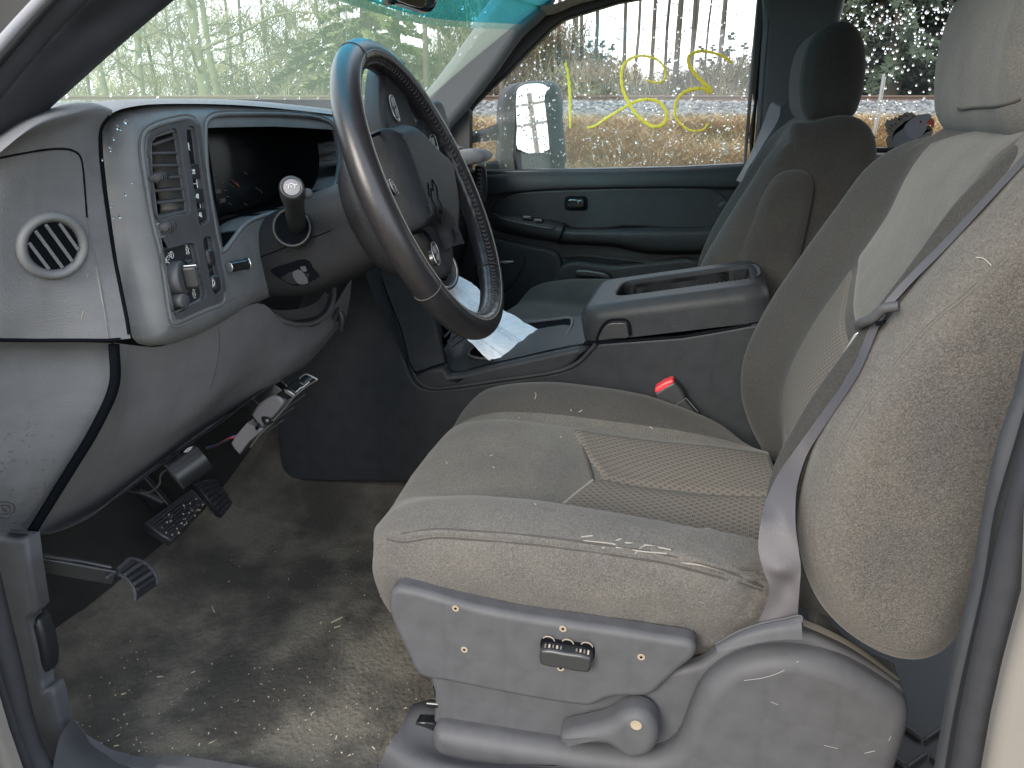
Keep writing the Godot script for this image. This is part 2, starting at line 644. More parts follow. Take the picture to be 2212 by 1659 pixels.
	dc.uv1_triplanar = true
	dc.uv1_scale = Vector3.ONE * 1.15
	grain(paint("headliner", Vector3(0.24, 0.22, 0.19), 0.95), weave, 4.0, 0.4)
	grain(paint("body_paint", Vector3(0.17, 0.157, 0.145), 0.38), pebble, 6.0, 0.05)
	# glass, metal, print
	var g := paint("window_glass", Vector3(0.30, 0.36, 0.33), 0.02)
	g.transparency = BaseMaterial3D.TRANSPARENCY_ALPHA
	g.albedo_color.a = 0.22
	g.backlight_enabled = true
	g.backlight = Color(0.06, 0.064, 0.06)
	var w := paint("windscreen_glass", Vector3(0.80, 0.90, 0.78), 0.03)
	w.transparency = BaseMaterial3D.TRANSPARENCY_ALPHA
	w.albedo_color.a = 0.06
	w.backlight_enabled = true
	w.backlight = Color(0.33, 0.39, 0.31)
	var tint := paint("tint_band", Vector3(0.02, 0.40, 0.72), 0.02)
	tint.transparency = BaseMaterial3D.TRANSPARENCY_ALPHA
	tint.refraction_enabled = true
	tint.refraction_scale = 0.002
	tint.albedo_color.a = 0.0
	var soft := paint("tint_soft", Vector3(0.42, 0.78, 0.88), 0.02)
	soft.transparency = BaseMaterial3D.TRANSPARENCY_ALPHA
	soft.refraction_enabled = true
	soft.refraction_scale = 0.002
	soft.albedo_color.a = 0.0
	var dark := paint("privacy_glass", Vector3(0.10, 0.13, 0.12), 0.02)
	dark.transparency = BaseMaterial3D.TRANSPARENCY_ALPHA
	dark.albedo_color.a = 0.15
	var drop := paint("water_drop", Vector3(1, 1, 1), 0.0)
	drop.transparency = BaseMaterial3D.TRANSPARENCY_ALPHA
	drop.refraction_enabled = true
	drop.refraction_scale = 0.033
	drop.albedo_color.a = 0.0
	var haze := paint("veil_glass", Vector3(0.02, 0.02, 0.02), 0.05)
	haze.transparency = BaseMaterial3D.TRANSPARENCY_ALPHA
	haze.albedo_color.a = 0.9
	paint("mirror_glass", Vector3(0.92, 0.94, 0.94), 0.02, 1.0)
	paint("chrome", Vector3(0.75, 0.76, 0.76), 0.15, 1.0)
	paint("silver", Vector3(0.55, 0.55, 0.54), 0.32, 0.85)
	grain(paint("grey_case", Vector3(0.19, 0.18, 0.185), 0.42), pebble, 20.0, 0.1)
	paint("steel", Vector3(0.30, 0.29, 0.27), 0.45, 0.8)
	paint("print", Vector3(0.75, 0.77, 0.76), 0.5)
	paint("faint_print", Vector3(0.2, 0.21, 0.21), 0.5)
	paint("needle", Vector3(0.55, 0.10, 0.03), 0.5)
	var ye := paint("yellow", Vector3(0.92, 0.84, 0.16), 0.7)
	ye.backlight_enabled = true
	ye.backlight = Color(0.9, 0.85, 0.3)
	paint("red", Vector3(0.62, 0.05, 0.06), 0.35)
	paint("wire_red", Vector3(0.45, 0.04, 0.05), 0.4)
	paint("wire_blue", Vector3(0.04, 0.08, 0.30), 0.4)
	paint("dust", Vector3(0.26, 0.215, 0.16), 1.0)
	paint("crumb", Vector3(0.33, 0.27, 0.18), 0.9)
	paint("lint", Vector3(0.32, 0.30, 0.27), 0.9)
	# outdoors
	var earth := noise_tex(FastNoiseLite.TYPE_SIMPLEX_SMOOTH, 0.02, false, 1.0, [Color(0.30, 0.28, 0.20), Color(0.42, 0.38, 0.27), Color(0.50, 0.47, 0.34)], 512, 5)
	var so := paint("soil", Vector3(1, 1, 1), 1.0)
	grain(so, null, 0.7, 1.0, earth, true)
	grain(paint("gravel", Vector3(0.14, 0.145, 0.145), 0.95), noise_tex(FastNoiseLite.TYPE_CELLULAR, 0.04, true, 16.0), 0.9, 1.0, scuff, true)
	paint("stone", Vector3(1, 1, 1), 0.95).vertex_color_use_as_albedo = true
	var gr := paint("blade", Vector3(1, 1, 1), 0.9)
	gr.vertex_color_use_as_albedo = true
	gr.backlight_enabled = true
	gr.backlight = grey(0.25)
	paint("rust", Vector3(0.10, 0.065, 0.05), 0.8)
	grain(paint("bark", Vector3(0.065, 0.058, 0.048), 1.0), noise_tex(FastNoiseLite.TYPE_SIMPLEX_SMOOTH, 0.03, true, 10.0), 1.5, 1.0, scuff)
	grain(paint("pale_bark", Vector3(0.12, 0.112, 0.098), 1.0), noise_tex(FastNoiseLite.TYPE_SIMPLEX_SMOOTH, 0.03, true, 10.0), 1.5, 1.0, scuff)
	grain(paint("mossy_bark", Vector3(0.125, 0.135, 0.075), 1.0), noise_tex(FastNoiseLite.TYPE_SIMPLEX_SMOOTH, 0.03, true, 10.0), 1.5, 1.0, scuff)
	paint("needles", Vector3(0.075, 0.10, 0.05), 0.95)
	paint("dark_needles", Vector3(0.045, 0.066, 0.045), 0.95)
	paint("pale_needles", Vector3(0.15, 0.18, 0.07), 0.95)
	paint("galvanised", Vector3(0.2, 0.21, 0.21), 0.6, 0.2)
	paint("timber", Vector3(0.13, 0.11, 0.09), 0.95)


# ---- outdoors: a grassy bank, a railway on ballast, trees beyond ----

func out_pt(a: float, d: float, y: float) -> Vector3:
	return Vector3(EYE.x, y, EYE.z) + AHEAD * d + ALONG * a

const LAND := [-60, 0, 3.5, 0, 5.0, 0.06, 6.4, 0.42, 8.0, 0.80, 10.5, 1.12, 12.4, 1.30, 14.4, 1.44, 17.6, 1.44, 20.0, 1.0, 24.0, 0.85, 60.0, 0.85, 320.0, 1.2]

func land(d: float) -> float:
	for i in range(0, LAND.size() - 2, 2):
		if d <= LAND[i + 2]:
			return lerpf(LAND[i + 1], LAND[i + 3], clampf((d - LAND[i]) / (LAND[i + 2] - LAND[i]), 0, 1))
	return LAND[LAND.size() - 1]

func build_outdoors() -> void:
	var rows := []
	var bumps := FastNoiseLite.new(); bumps.seed = 4; bumps.frequency = 0.25
	for d in [-60, -10, 0, 3.5, 5.0, 5.7, 6.4, 7.2, 8.0, 9.2, 10.5, 11.5, 12.4, 14.4, 17.6, 20.0, 24.0, 40.0, 60.0, 120.0, 320.0]:
		var r := PackedVector3Array()
		for k in 41:
			var a := (k - 20) * 2.2 * (1.0 if absf(k - 20) < 12 else 1.0 + (absf(k - 20) - 12) * 0.9)
			var y := land(d) + (bumps.get_noise_2d(a, d * 2.0) * 0.10 if d > 4.5 and d < 12.3 else 0.0)
			r.append(out_pt(a, d, y))
		rows.append(r)
	structure("ground", sheet(rows, 2, 1), M.soil, "grassy ground rising as a bank beyond the truck")
	rows = []
	for q in [[12.2, 1.24], [12.6, 1.345], [13.4, 1.42], [14.3, 1.475], [15.0, 1.49], [16.7, 1.49], [17.6, 1.46], [18.6, 1.2]]:
		var r := PackedVector3Array()
		for k in 31: r.append(out_pt((k - 15) * 3.0, q[0], q[1]))
		rows.append(r)
	structure("ballast", sheet(rows, 2, 1), M.gravel, "grey crushed stone bed under the railway rails")
	var list := []; var cols := []
	for k in 9000:
		var d := 12.2 + 2.4 * rng.randf()
		var y := lerpf(1.25, 1.49, clampf((d - 12.2) / 2.2, 0, 1)) + 0.03
		var s := rng.randf_range(0.03, 0.075)
		list.append(Transform3D(Basis.from_euler(Vector3(rng.randf() * 6, rng.randf() * 6, 0)) * Basis.from_scale(Vector3(s, s * 0.7, s * 0.85)), out_pt(rng.randf_range(-13, 12), d, y)))
		var c := rng.randf_range(0.05, 0.21)
		cols.append(Color(c * 0.96, c, c * 1.02))
	var rock := SphereMesh.new(); rock.radial_segments = 5; rock.rings = 3; rock.radius = 1.0; rock.height = 2.0
	scatter(self, "ballast_stones", rock, M.stone, list, cols, "loose grey stones on the slope of the railway bed")
	for q in [[15.1, "rusty steel rail on the near side of the track"], [16.55, "rusty steel rail on the far side of the track"]]:
		var c := out_pt(0, q[0], 1.50)
		var o := thing("rail", q[1], "rail", c)
		var ol := PackedVector3Array()
		for e in [-0.07, 0, -0.07, 0.02, -0.015, 0.03, -0.01, 0.11, -0.036, 0.12, -0.036, 0.15, 0.036, 0.15, 0.036, 0.12, 0.01, 0.11, 0.015, 0.03, 0.07, 0.02, 0.07, 0]:
			ol.append(Vector3.ZERO)
		var raw := [-0.07, 0, -0.07, 0.02, -0.015, 0.03, -0.01, 0.11, -0.036, 0.12, -0.036, 0.15, 0.036, 0.15, 0.036, 0.12, 0.01, 0.11, 0.015, 0.03, 0.07, 0.02, 0.07, 0]
		ol.clear()
		for i in range(0, raw.size(), 2): ol.append(c - ALONG * 35 + AHEAD * raw[i] + Vector3(0, raw[i + 1], 0))
		part(o, "rail_section", slab(ol, ALONG * 70, 0.001), M.rust)
	grass("dry_grass", "tall dry straw coloured grass covering the bank", 26000, 0.62, [Color(0.42, 0.28, 0.13), Color(0.52, 0.38, 0.20), Color(0.30, 0.20, 0.10), Color(0.46, 0.35, 0.21)], 4.9, 11.6, false)
	grass("green_grass", "short green grass growing between the dry stalks on the bank", 11000, 0.42, [Color(0.17, 0.27, 0.05), Color(0.24, 0.34, 0.07), Color(0.15, 0.22, 0.06)], 4.6, 12.6, true)
	build_trees()
	# steel fence post on the bank
	var p := thing("fence_post", "thin grey steel fence post standing on the bank behind the rear window", "fence post", out_pt(4.02, 9.0, land(9.0) - 0.1))
	var b := p.position
	part(p, "stake", bar(b, b + Vector3(0.015, 0.98, 0.02), 0.024, 0.024, 0.004, AHEAD), M.galvanised)
	part(p, "flange", bar(b + ALONG * 0.022, b + ALONG * 0.022 + Vector3(0.015, 0.95, 0.02), 0.02, 0.012, 0.003, AHEAD), M.galvanised)
	# pole that the wing mirror shows
	var pole_at := Vector3(18.0, 0.0, 40.6)
	var up := thing("utility_pole", "wooden utility pole seen in the towing mirror", "utility pole", pole_at)
	part(up, "pole", tube(PackedVector3Array([pole_at, pole_at + Vector3(0, 7.9, 0)]), 0.17, 10), M.timber)
	part(up, "crossarm", bar(pole_at + Vector3(-1.1, 7.3, 0.5), pole_at + Vector3(1.1, 7.3, -0.5), 0.16, 0.1, 0.01), M.timber)
	part(up, "crossarm", bar(pole_at + Vector3(-1.0, 6.2, 0.45), pole_at + Vector3(1.0, 6.2, -0.45), 0.16, 0.1, 0.01), M.timber)

func grass(called: String, label: String, count: int, tall: float, colors: Array, d0: float, d1: float, green: bool) -> void:
	var v := PackedVector3Array(); var n := PackedVector3Array(); var idx := PackedInt32Array()
	for k in 9:
		var g := rng.randf() * TAU
		var dir := Vector3(cos(g), 0, sin(g))
		var side := Vector3(-dir.z, 0, dir.x) * 0.0045
		var lean := rng.randf_range(0.2, 0.9)
		var h := rng.randf_range(0.55, 1.0)
		var root := dir * rng.randf() * 0.07
		var mid := root + dir * lean * 0.3 + Vector3(0, h * 0.6, 0)
		var tip := root + dir * lean + Vector3(0, h * 0.92, 0)
		var b := v.size()
		for q in [root - side, root + side, mid - side * 0.8, mid + side * 0.8, tip]:
			v.append(q); n.append((Vector3.UP + dir * 0.3).normalized())
		idx.append_array(PackedInt32Array([b, b + 1, b + 3, b, b + 3, b + 2, b + 2, b + 3, b + 4]))
	var m := make(v, n, PackedVector2Array(), idx)
	var patches := FastNoiseLite.new(); patches.seed = 31; patches.frequency = 0.35
	var list := []; var cols := []
	while list.size() < count:
		var d := lerpf(d0, d1, pow(rng.randf(), 0.8))
		var a := rng.randf_range(-d * 0.78, d * 0.72)
		var k := patches.get_noise_2d(a, d * 1.3) + rng.randf_range(-0.25, 0.25) + (0.35 if d > 10.6 and green else 0.0)
		if green == (k < 0.12): continue
		var s := tall * rng.randf_range(0.45, 0.95) * (0.55 if d > 10.5 else 0.85)
		list.append(Transform3D(Basis(Vector3.UP, rng.randf() * TAU) * Basis.from_scale(Vector3(1.1, s, 1.1)) , out_pt(a, d, land(d) - 0.06)))
		cols.append(colors[rng.randi() % colors.size()] * rng.randf_range(0.75, 1.2))
	scatter(self, called, m, M.blade, list, cols, label)

class Twigs:
	var v := PackedVector3Array()
	var n := PackedVector3Array()
	var idx := PackedInt32Array()
	func limb(P: PackedVector3Array, r0: float, r1: float, sides := 5) -> void:
		var m := P.size()
		for i in m:
			var t := (P[mini(i + 1, m - 1)] - P[maxi(i - 1, 0)]).normalized()
			var s := t.cross(Vector3(0.31, 0.2, 0.93)).normalized()
			var b := t.cross(s)
			var r := lerpf(r0, r1, float(i) / (m - 1))
			for k in sides:
				var d := s * cos(TAU * k / sides) + b * sin(TAU * k / sides)
				v.append(P[i] + d * r); n.append(d)
		var at := v.size() - m * sides
		for i in m - 1:
			for k in sides:
				var a := at + i * sides + k; var b := at + i * sides + (k + 1) % sides
				idx.append_array(PackedInt32Array([a, b, b + sides, a, b + sides, a + sides]))
	func spike(a: Vector3, b: Vector3, w: float, nn: Vector3) -> void:
		var s := (b - a).cross(Vector3(0.2, 0.3, 0.9)).normalized() * w
		var at := v.size()
		v.append(a - s); v.append(a + s); v.append(b)
		for k in 3: n.append(nn)
		idx.append_array(PackedInt32Array([at, at + 1, at + 2]))

func bare_tree(sd: int, tall: float, r: float, first: float, spread: float, droop: float, limbs: int, wavy := 0.15) -> Array:
	var g := RandomNumberGenerator.new(); g.seed = sd
	var trunk := Twigs.new(); var crown := Twigs.new()
	var P := PackedVector3Array()
	var off := Vector3.ZERO
	var lean := Vector3(g.randf_range(-1, 1), 0, g.randf_range(-1, 1)) * 0.035
	for i in 13:
		P.append(Vector3(0, tall * i / 12.0, 0) + off)
		off += lean * tall / 12.0 + Vector3(g.randf_range(-1, 1), 0, g.randf_range(-1, 1)) * wavy * r * 2.0
	trunk.limb(P, r, r * 0.18, 8)
	for k in limbs:
		var h := pow(g.randf(), 0.8)
		var y := lerpf(first, 1.0, h)
		var fi := y * 12.0
		var o := P[int(minf(fi, 11))].lerp(P[int(minf(fi, 11)) + 1], fi - floorf(minf(fi, 11.999)))
		var ang := g.randf() * TAU
		var dir := Vector3(cos(ang), 0, sin(ang))
		var ln := spread * (1.15 - 0.75 * y) * g.randf_range(0.6, 1.1)
		var Q := PackedVector3Array([o])
		var c := o
		var rise := g.randf_range(0.0, 0.5) - droop
		for i in 6:
			c += dir * ln / 6.0 + Vector3(g.randf_range(-0.12, 0.12), rise / 6.0 * ln + g.randf_range(-0.08, 0.1), g.randf_range(-0.12, 0.12)) * 1.0
			rise += g.randf_range(-0.35, 0.35)
			Q.append(c)
		crown.limb(Q, r * 0.30 * (1.2 - y), 0.008, 4)
		for j in range(1, 7):
			for tw in 4:
				var td := (dir * g.randf_range(-0.1, 0.8) + Vector3(g.randf_range(-1, 1), g.randf_range(-0.5, 0.9), g.randf_range(-1, 1))).normalized()
				var tl := g.randf_range(0.3, 0.9) * minf(spread * 0.4, 1.0)
				var tip := Q[j] + td * tl
				crown.spike(Q[j], tip, 0.010, Vector3(td.z, 0.4, -td.x).normalized())
				for z in 4:
					var s2 := Q[j].lerp(tip, g.randf_range(0.3, 0.95))
					crown.spike(s2, s2 + (td + Vector3(g.randf_range(-1, 1), g.randf_range(-0.6, 1), g.randf_range(-1, 1)) * 0.8).normalized() * tl * 0.45, 0.006, Vector3(0, 1, 0))
	return [make(trunk.v, trunk.n, PackedVector2Array(), trunk.idx), make(crown.v, crown.n, PackedVector2Array(), crown.idx)]

func conifer(sd: int, tall: float, wide: float, tufts: int, ragged := 0.25, size := 0.42) -> Array:
	var g := RandomNumberGenerator.new(); g.seed = sd
	var trunk := Twigs.new(); var crown := Twigs.new()
	trunk.limb(PackedVector3Array([Vector3.ZERO, Vector3(0, tall * 0.5, 0), Vector3(0, tall, 0)]), wide * 0.09, 0.02, 7)
	var branches := []
	var nb := int(tall * 9)
	for k in nb:
		var y := pow(g.randf(), 1.15)
		branches.append([y, g.randf() * TAU, (1.0 - y) * wide * g.randf_range(1.0 - ragged, 1.0 + ragged * 0.6) + 0.12])
	for k in tufts:
		var b: Array = branches[g.randi() % nb]
		var dir := Vector3(cos(b[1]), 0, sin(b[1]))
		var t := sqrt(g.randf())
		var o: Vector3 = Vector3(0, 0.04 * tall + b[0] * tall * 0.96, 0) + dir * b[2] * t + Vector3(0, -0.28 * t * t * b[2] + 0.1 * t, 0)
		o += Vector3(g.randf_range(-1, 1), g.randf_range(-0.5, 0.5), g.randf_range(-1, 1)) * 0.16 * size / 0.42
		var d2 := (dir * 0.8 + Vector3(g.randf_range(-0.8, 0.8), g.randf_range(-0.9, 0.35), g.randf_range(-0.8, 0.8))).normalized()
		crown.spike(o, o + d2 * size * g.randf_range(0.5, 1.1), size * g.randf_range(0.10, 0.24), (dir + Vector3(0, g.randf_range(0.2, 1.0), 0)).normalized())
	return [make(trunk.v, trunk.n, PackedVector2Array(), trunk.idx), make(crown.v, crown.n, PackedVector2Array(), crown.idx)]

func plant(called: String, meshes: Array, bark: String, leaf: String, x: float, d: float, s: float, label: String, group := "", cat := "tree") -> void:
	# x is where the trunk stands along the photograph, carried out to d metres
	var a := (x - 1106.0) / FOCAL * (d * 0.94)
	var o := thing(called, label, cat, out_pt(a, d, land(d) - 0.05), group)
	o.rotation.y = fmod(x * 1.7, TAU)
	o.scale = Vector3.ONE * s
	for k in 2:
		var m := MeshInstance3D.new()
		m.name = ["trunk", "crown"][k]
		m.mesh = meshes[k]
		m.material_override = M[bark] if k == 0 else M[leaf]
		o.add_child(m, true)

func build_trees() -> void:
	var alder := []
	for k in 4: alder.append(bare_tree(40 + k, 15.0, 0.085, 0.36, 1.7, -0.5, 16, 0.25))
	var tall_alder := bare_tree(61, 17.0, 0.115, 0.46, 1.6, -0.5, 12, 0.22)
	var maple := bare_tree(71, 12.0, 0.17, 0.10, 4.6, 0.1, 34, 0.5)
	var maple2 := bare_tree(72, 12.0, 0.12, 0.10, 3.4, 0.0, 30, 0.5)
	var fir := conifer(81, 11.0, 2.6, 16000, 0.25, 0.26)
	var fir2 := conifer(82, 7.0, 1.7, 9000, 0.4, 0.24)
	var fir3 := conifer(83, 12.0, 3.8, 34000, 0.45, 0.30)
	var g := "bare trees beyond the railway"
	# through the windscreen
	plant("bare_tree", maple, "mossy_bark", "mossy_bark", 437, 22.5, 1.0, "mossy bare tree with wide drooping limbs in the middle of the windscreen", g)
	plant("bare_tree", maple2, "mossy_bark", "mossy_bark", 307, 24.0, 0.9, "thin mossy tree left of the wide limbed tree", g)
	plant("bare_tree", maple2, "mossy_bark", "mossy_bark", 467, 27.0, 1.0, "slender tree close behind the wide limbed tree", g)
	plant("bare_tree", alder[1], "pale_bark", "mossy_bark", 415, 24.0, 0.55, "pale slim trunk at the foot of the wide limbed tree", g)
	plant("bare_tree", maple2, "mossy_bark", "mossy_bark", 235, 28.0, 1.0, "mossy bare tree beside the left windscreen pillar", g)
	plant("bare_tree", alder[0], "bark", "mossy_bark", 594, 40.0, 1.0, "tall bare tree against the sky left of the small conifers", g)
	plant("bare_tree", maple2, "mossy_bark", "mossy_bark", 705, 30.0, 0.75, "bushy greenish bare tree right of the small conifer", g)
	plant("conifer_tree", fir2, "bark", "pale_needles", 633, 38.0, 0.80, "small pointed conifer in the windscreen left of the steering wheel", "conifers beyond the railway")
	plant("conifer_tree", fir2, "bark", "pale_needles", 672, 43.0, 0.72, "lower conifer behind the small pointed one", "conifers beyond the railway")
	plant("conifer_tree", fir3, "bark", "pale_needles", 800, 30.0, 0.85, "big yellowish green conifer above the steering wheel", "conifers beyond the railway")
	plant("conifer_tree", fir3, "bark", "needles", 862, 33.0, 0.80, "dark green conifer right of the big one above the steering wheel", "conifers beyond the railway")
	plant("conifer_tree", fir2, "bark", "pale_needles", 745, 33.0, 0.85, "conifer left of the big one above the steering wheel", "conifers beyond the railway")
	var thin := [[150, 33, "first"], [196, 36, "second"], [268, 38, "third"], [345, 35, "fourth"], [388, 41, "fifth"], [505, 37, "sixth"], [540, 34, "seventh"], [577, 44, "eighth"]]
	for q in thin:
		plant("bare_tree", alder[int(q[1]) % 4], "bark", "bark", q[0], q[1], 0.9, "%s thin bare trunk from the left in the windscreen's background" % q[2], g)
	plant("bare_tree", tall_alder, "bark", "bark", 925, 27.0, 0.9, "crooked bare trunk beside the right windscreen pillar", g)
	plant("bare_tree", alder[2], "bark", "bark", 954, 30.0, 0.9, "bare trunk under the blue tint of the windscreen", g)
	plant("bare_tree", alder[3], "bark", "bark", 988, 29.0, 0.9, "bare trunk touching the right windscreen pillar", g)
	# through the passenger window
	var spots := [1085, 1128, 1150, 1172, 1188, 1207, 1214, 1227, 1247, 1257, 1283, 1346, 1367, 1402, 1434, 1457, 1482, 1489, 1513, 1541, 1547, 1614]
	for i in spots.size():
		var d := 27.0 + fmod(i * 7.3, 15.0)
		var side: String = "left" if spots[i] < 1290 else "middle" if spots[i] < 1500 else "right"
		var big := i % 5 == 0
		plant("alder_tree", tall_alder if big else alder[i % 4], "pale_bark" if i % 4 == 0 else "bark", "bark", spots[i], d, 0.8 + fmod(i * 0.37, 0.35),
			"%s alder, %s of the %d in the passenger window" % ["pale thin bare" if i % 4 == 0 else "dark thick bare" if big else "dark thin bare", ["leftmost", "second from the left", "third from the left", "fourth from the left", "fifth from the left", "sixth from the left", "seventh from the left", "eighth from the left", "ninth from the left", "tenth from the left", "eleventh from the left", "eleventh from the right", "tenth from the right", "ninth from the right", "eighth from the right", "seventh from the right", "sixth from the right", "fifth from the right", "fourth from the right", "third from the right", "second from the right", "rightmost"][i], spots.size()],
			"bare alders in the passenger window")
	var firs := [[1270, 40, 0.50, "low dark conifer behind the alders left of the yellow numbers"], [1296, 36, 0.46, "dark conifer between the first yellow stroke and the looped numeral"], [1318, 42, 0.50, "dark conifer behind the looped yellow numeral"], [1335, 46, 0.42, "far low conifer right of the looped yellow numeral"], [1505, 38, 0.45, "conifer behind the right yellow numeral"], [1530, 34, 0.42, "green conifer at the right yellow numeral"], [1566, 40, 0.55, "pointed conifer near the right edge of the passenger window"], [1596, 36, 0.45, "conifer at the right edge of the passenger window"], [1440, 48, 0.45, "far conifer between the yellow numerals"]]
	for q in firs:
		plant("conifer_tree", fir2, "bark", "needles", q[0], q[1], q[2], q[3], "conifers beyond the railway")
	var rear := [[1870, 24, 0.85, "dark evergreen beside the passenger headrest"], [1920, 22, 0.80, "dark evergreen behind the fence post"], [1965, 26, 0.75, "dark evergreen in the middle of the rear window"], [2010, 23, 0.62, "lower dark evergreen under the sky gap of the rear window"], [2060, 24, 0.85, "dark evergreen beside the driver's headrest"], [2110, 27, 0.75, "dark evergreen hidden partly by the driver's headrest"]]
	for q in rear:
		plant("evergreen_tree", fir3, "bark", "dark_needles", q[0], q[1], q[2], q[3], "evergreens in the rear window")
	# undergrowth too tangled to count
	var clump := Twigs.new()
	for k in 26:
		var o := Vector3(rng.randf_range(-0.5, 0.5), rng.randf_range(0, 0.5), rng.randf_range(-0.5, 0.5))
		clump.spike(o, o + Vector3(rng.randf_range(-0.5, 0.5), rng.randf_range(0.1, 0.9), rng.randf_range(-0.5, 0.5)), 0.016, Vector3(0, 0.5, 0.5).normalized())
	var mesh := make(clump.v, clump.n, PackedVector2Array(), clump.idx)
	var list := []; var cols := []
	var hedge := [[0, 5.5], [350, 4.6], [560, 3.2], [620, 3.4], [760, 3.4], [900, 1.2], [1010, 3.4], [1200, 2.6], [1330, 0.9], [1400, 0.3], [1490, 0.7], [1610, 1.0], [1780, 5.5], [1940, 6.0], [1985, 4.2], [2040, 4.2], [2080, 6.0], [2212, 6.0]]
	for k in 12000:
		var x := rng.randf_range(40, 2160)
		var top := 1.0
		for i in hedge.size() - 1:
			if x >= hedge[i][0] and x <= hedge[i + 1][0]: top = lerpf(hedge[i][1], hedge[i + 1][1], (x - hedge[i][0]) / (hedge[i + 1][0] - hedge[i][0]))
		if k > 9000: x = rng.randf_range(1790, 2130)
		if x < 760 and rng.randf() < 0.45: continue
		var d := rng.randf_range(30, 50)
		var y := 0.8 + (top + 0.7) * pow(rng.randf(), 1.3)
		var s := rng.randf_range(0.6, 1.3)
		list.append(Transform3D(Basis(Vector3.UP, rng.randf() * TAU) * Basis.from_scale(Vector3(s, s, s)), out_pt((x - 1106) / FOCAL * d * 0.94, d, y)))
		var green := clampf((900.0 - x) / 900.0, 0.0, 1.0) * 0.6 + rng.randf() * 0.4
		if x > 1790:
			cols.append(Color(0.06, 0.085, 0.045) * rng.randf_range(0.6, 1.4))
			continue
		cols.append(Color(0.17, 0.13, 0.092).lerp(Color(0.25, 0.27, 0.12), green) * rng.randf_range(0.7, 1.3))
	scatter(self, "undergrowth", mesh, M.blade, list, cols, "tangled brown and green undergrowth behind the railway")


# ---- the cab shell ----

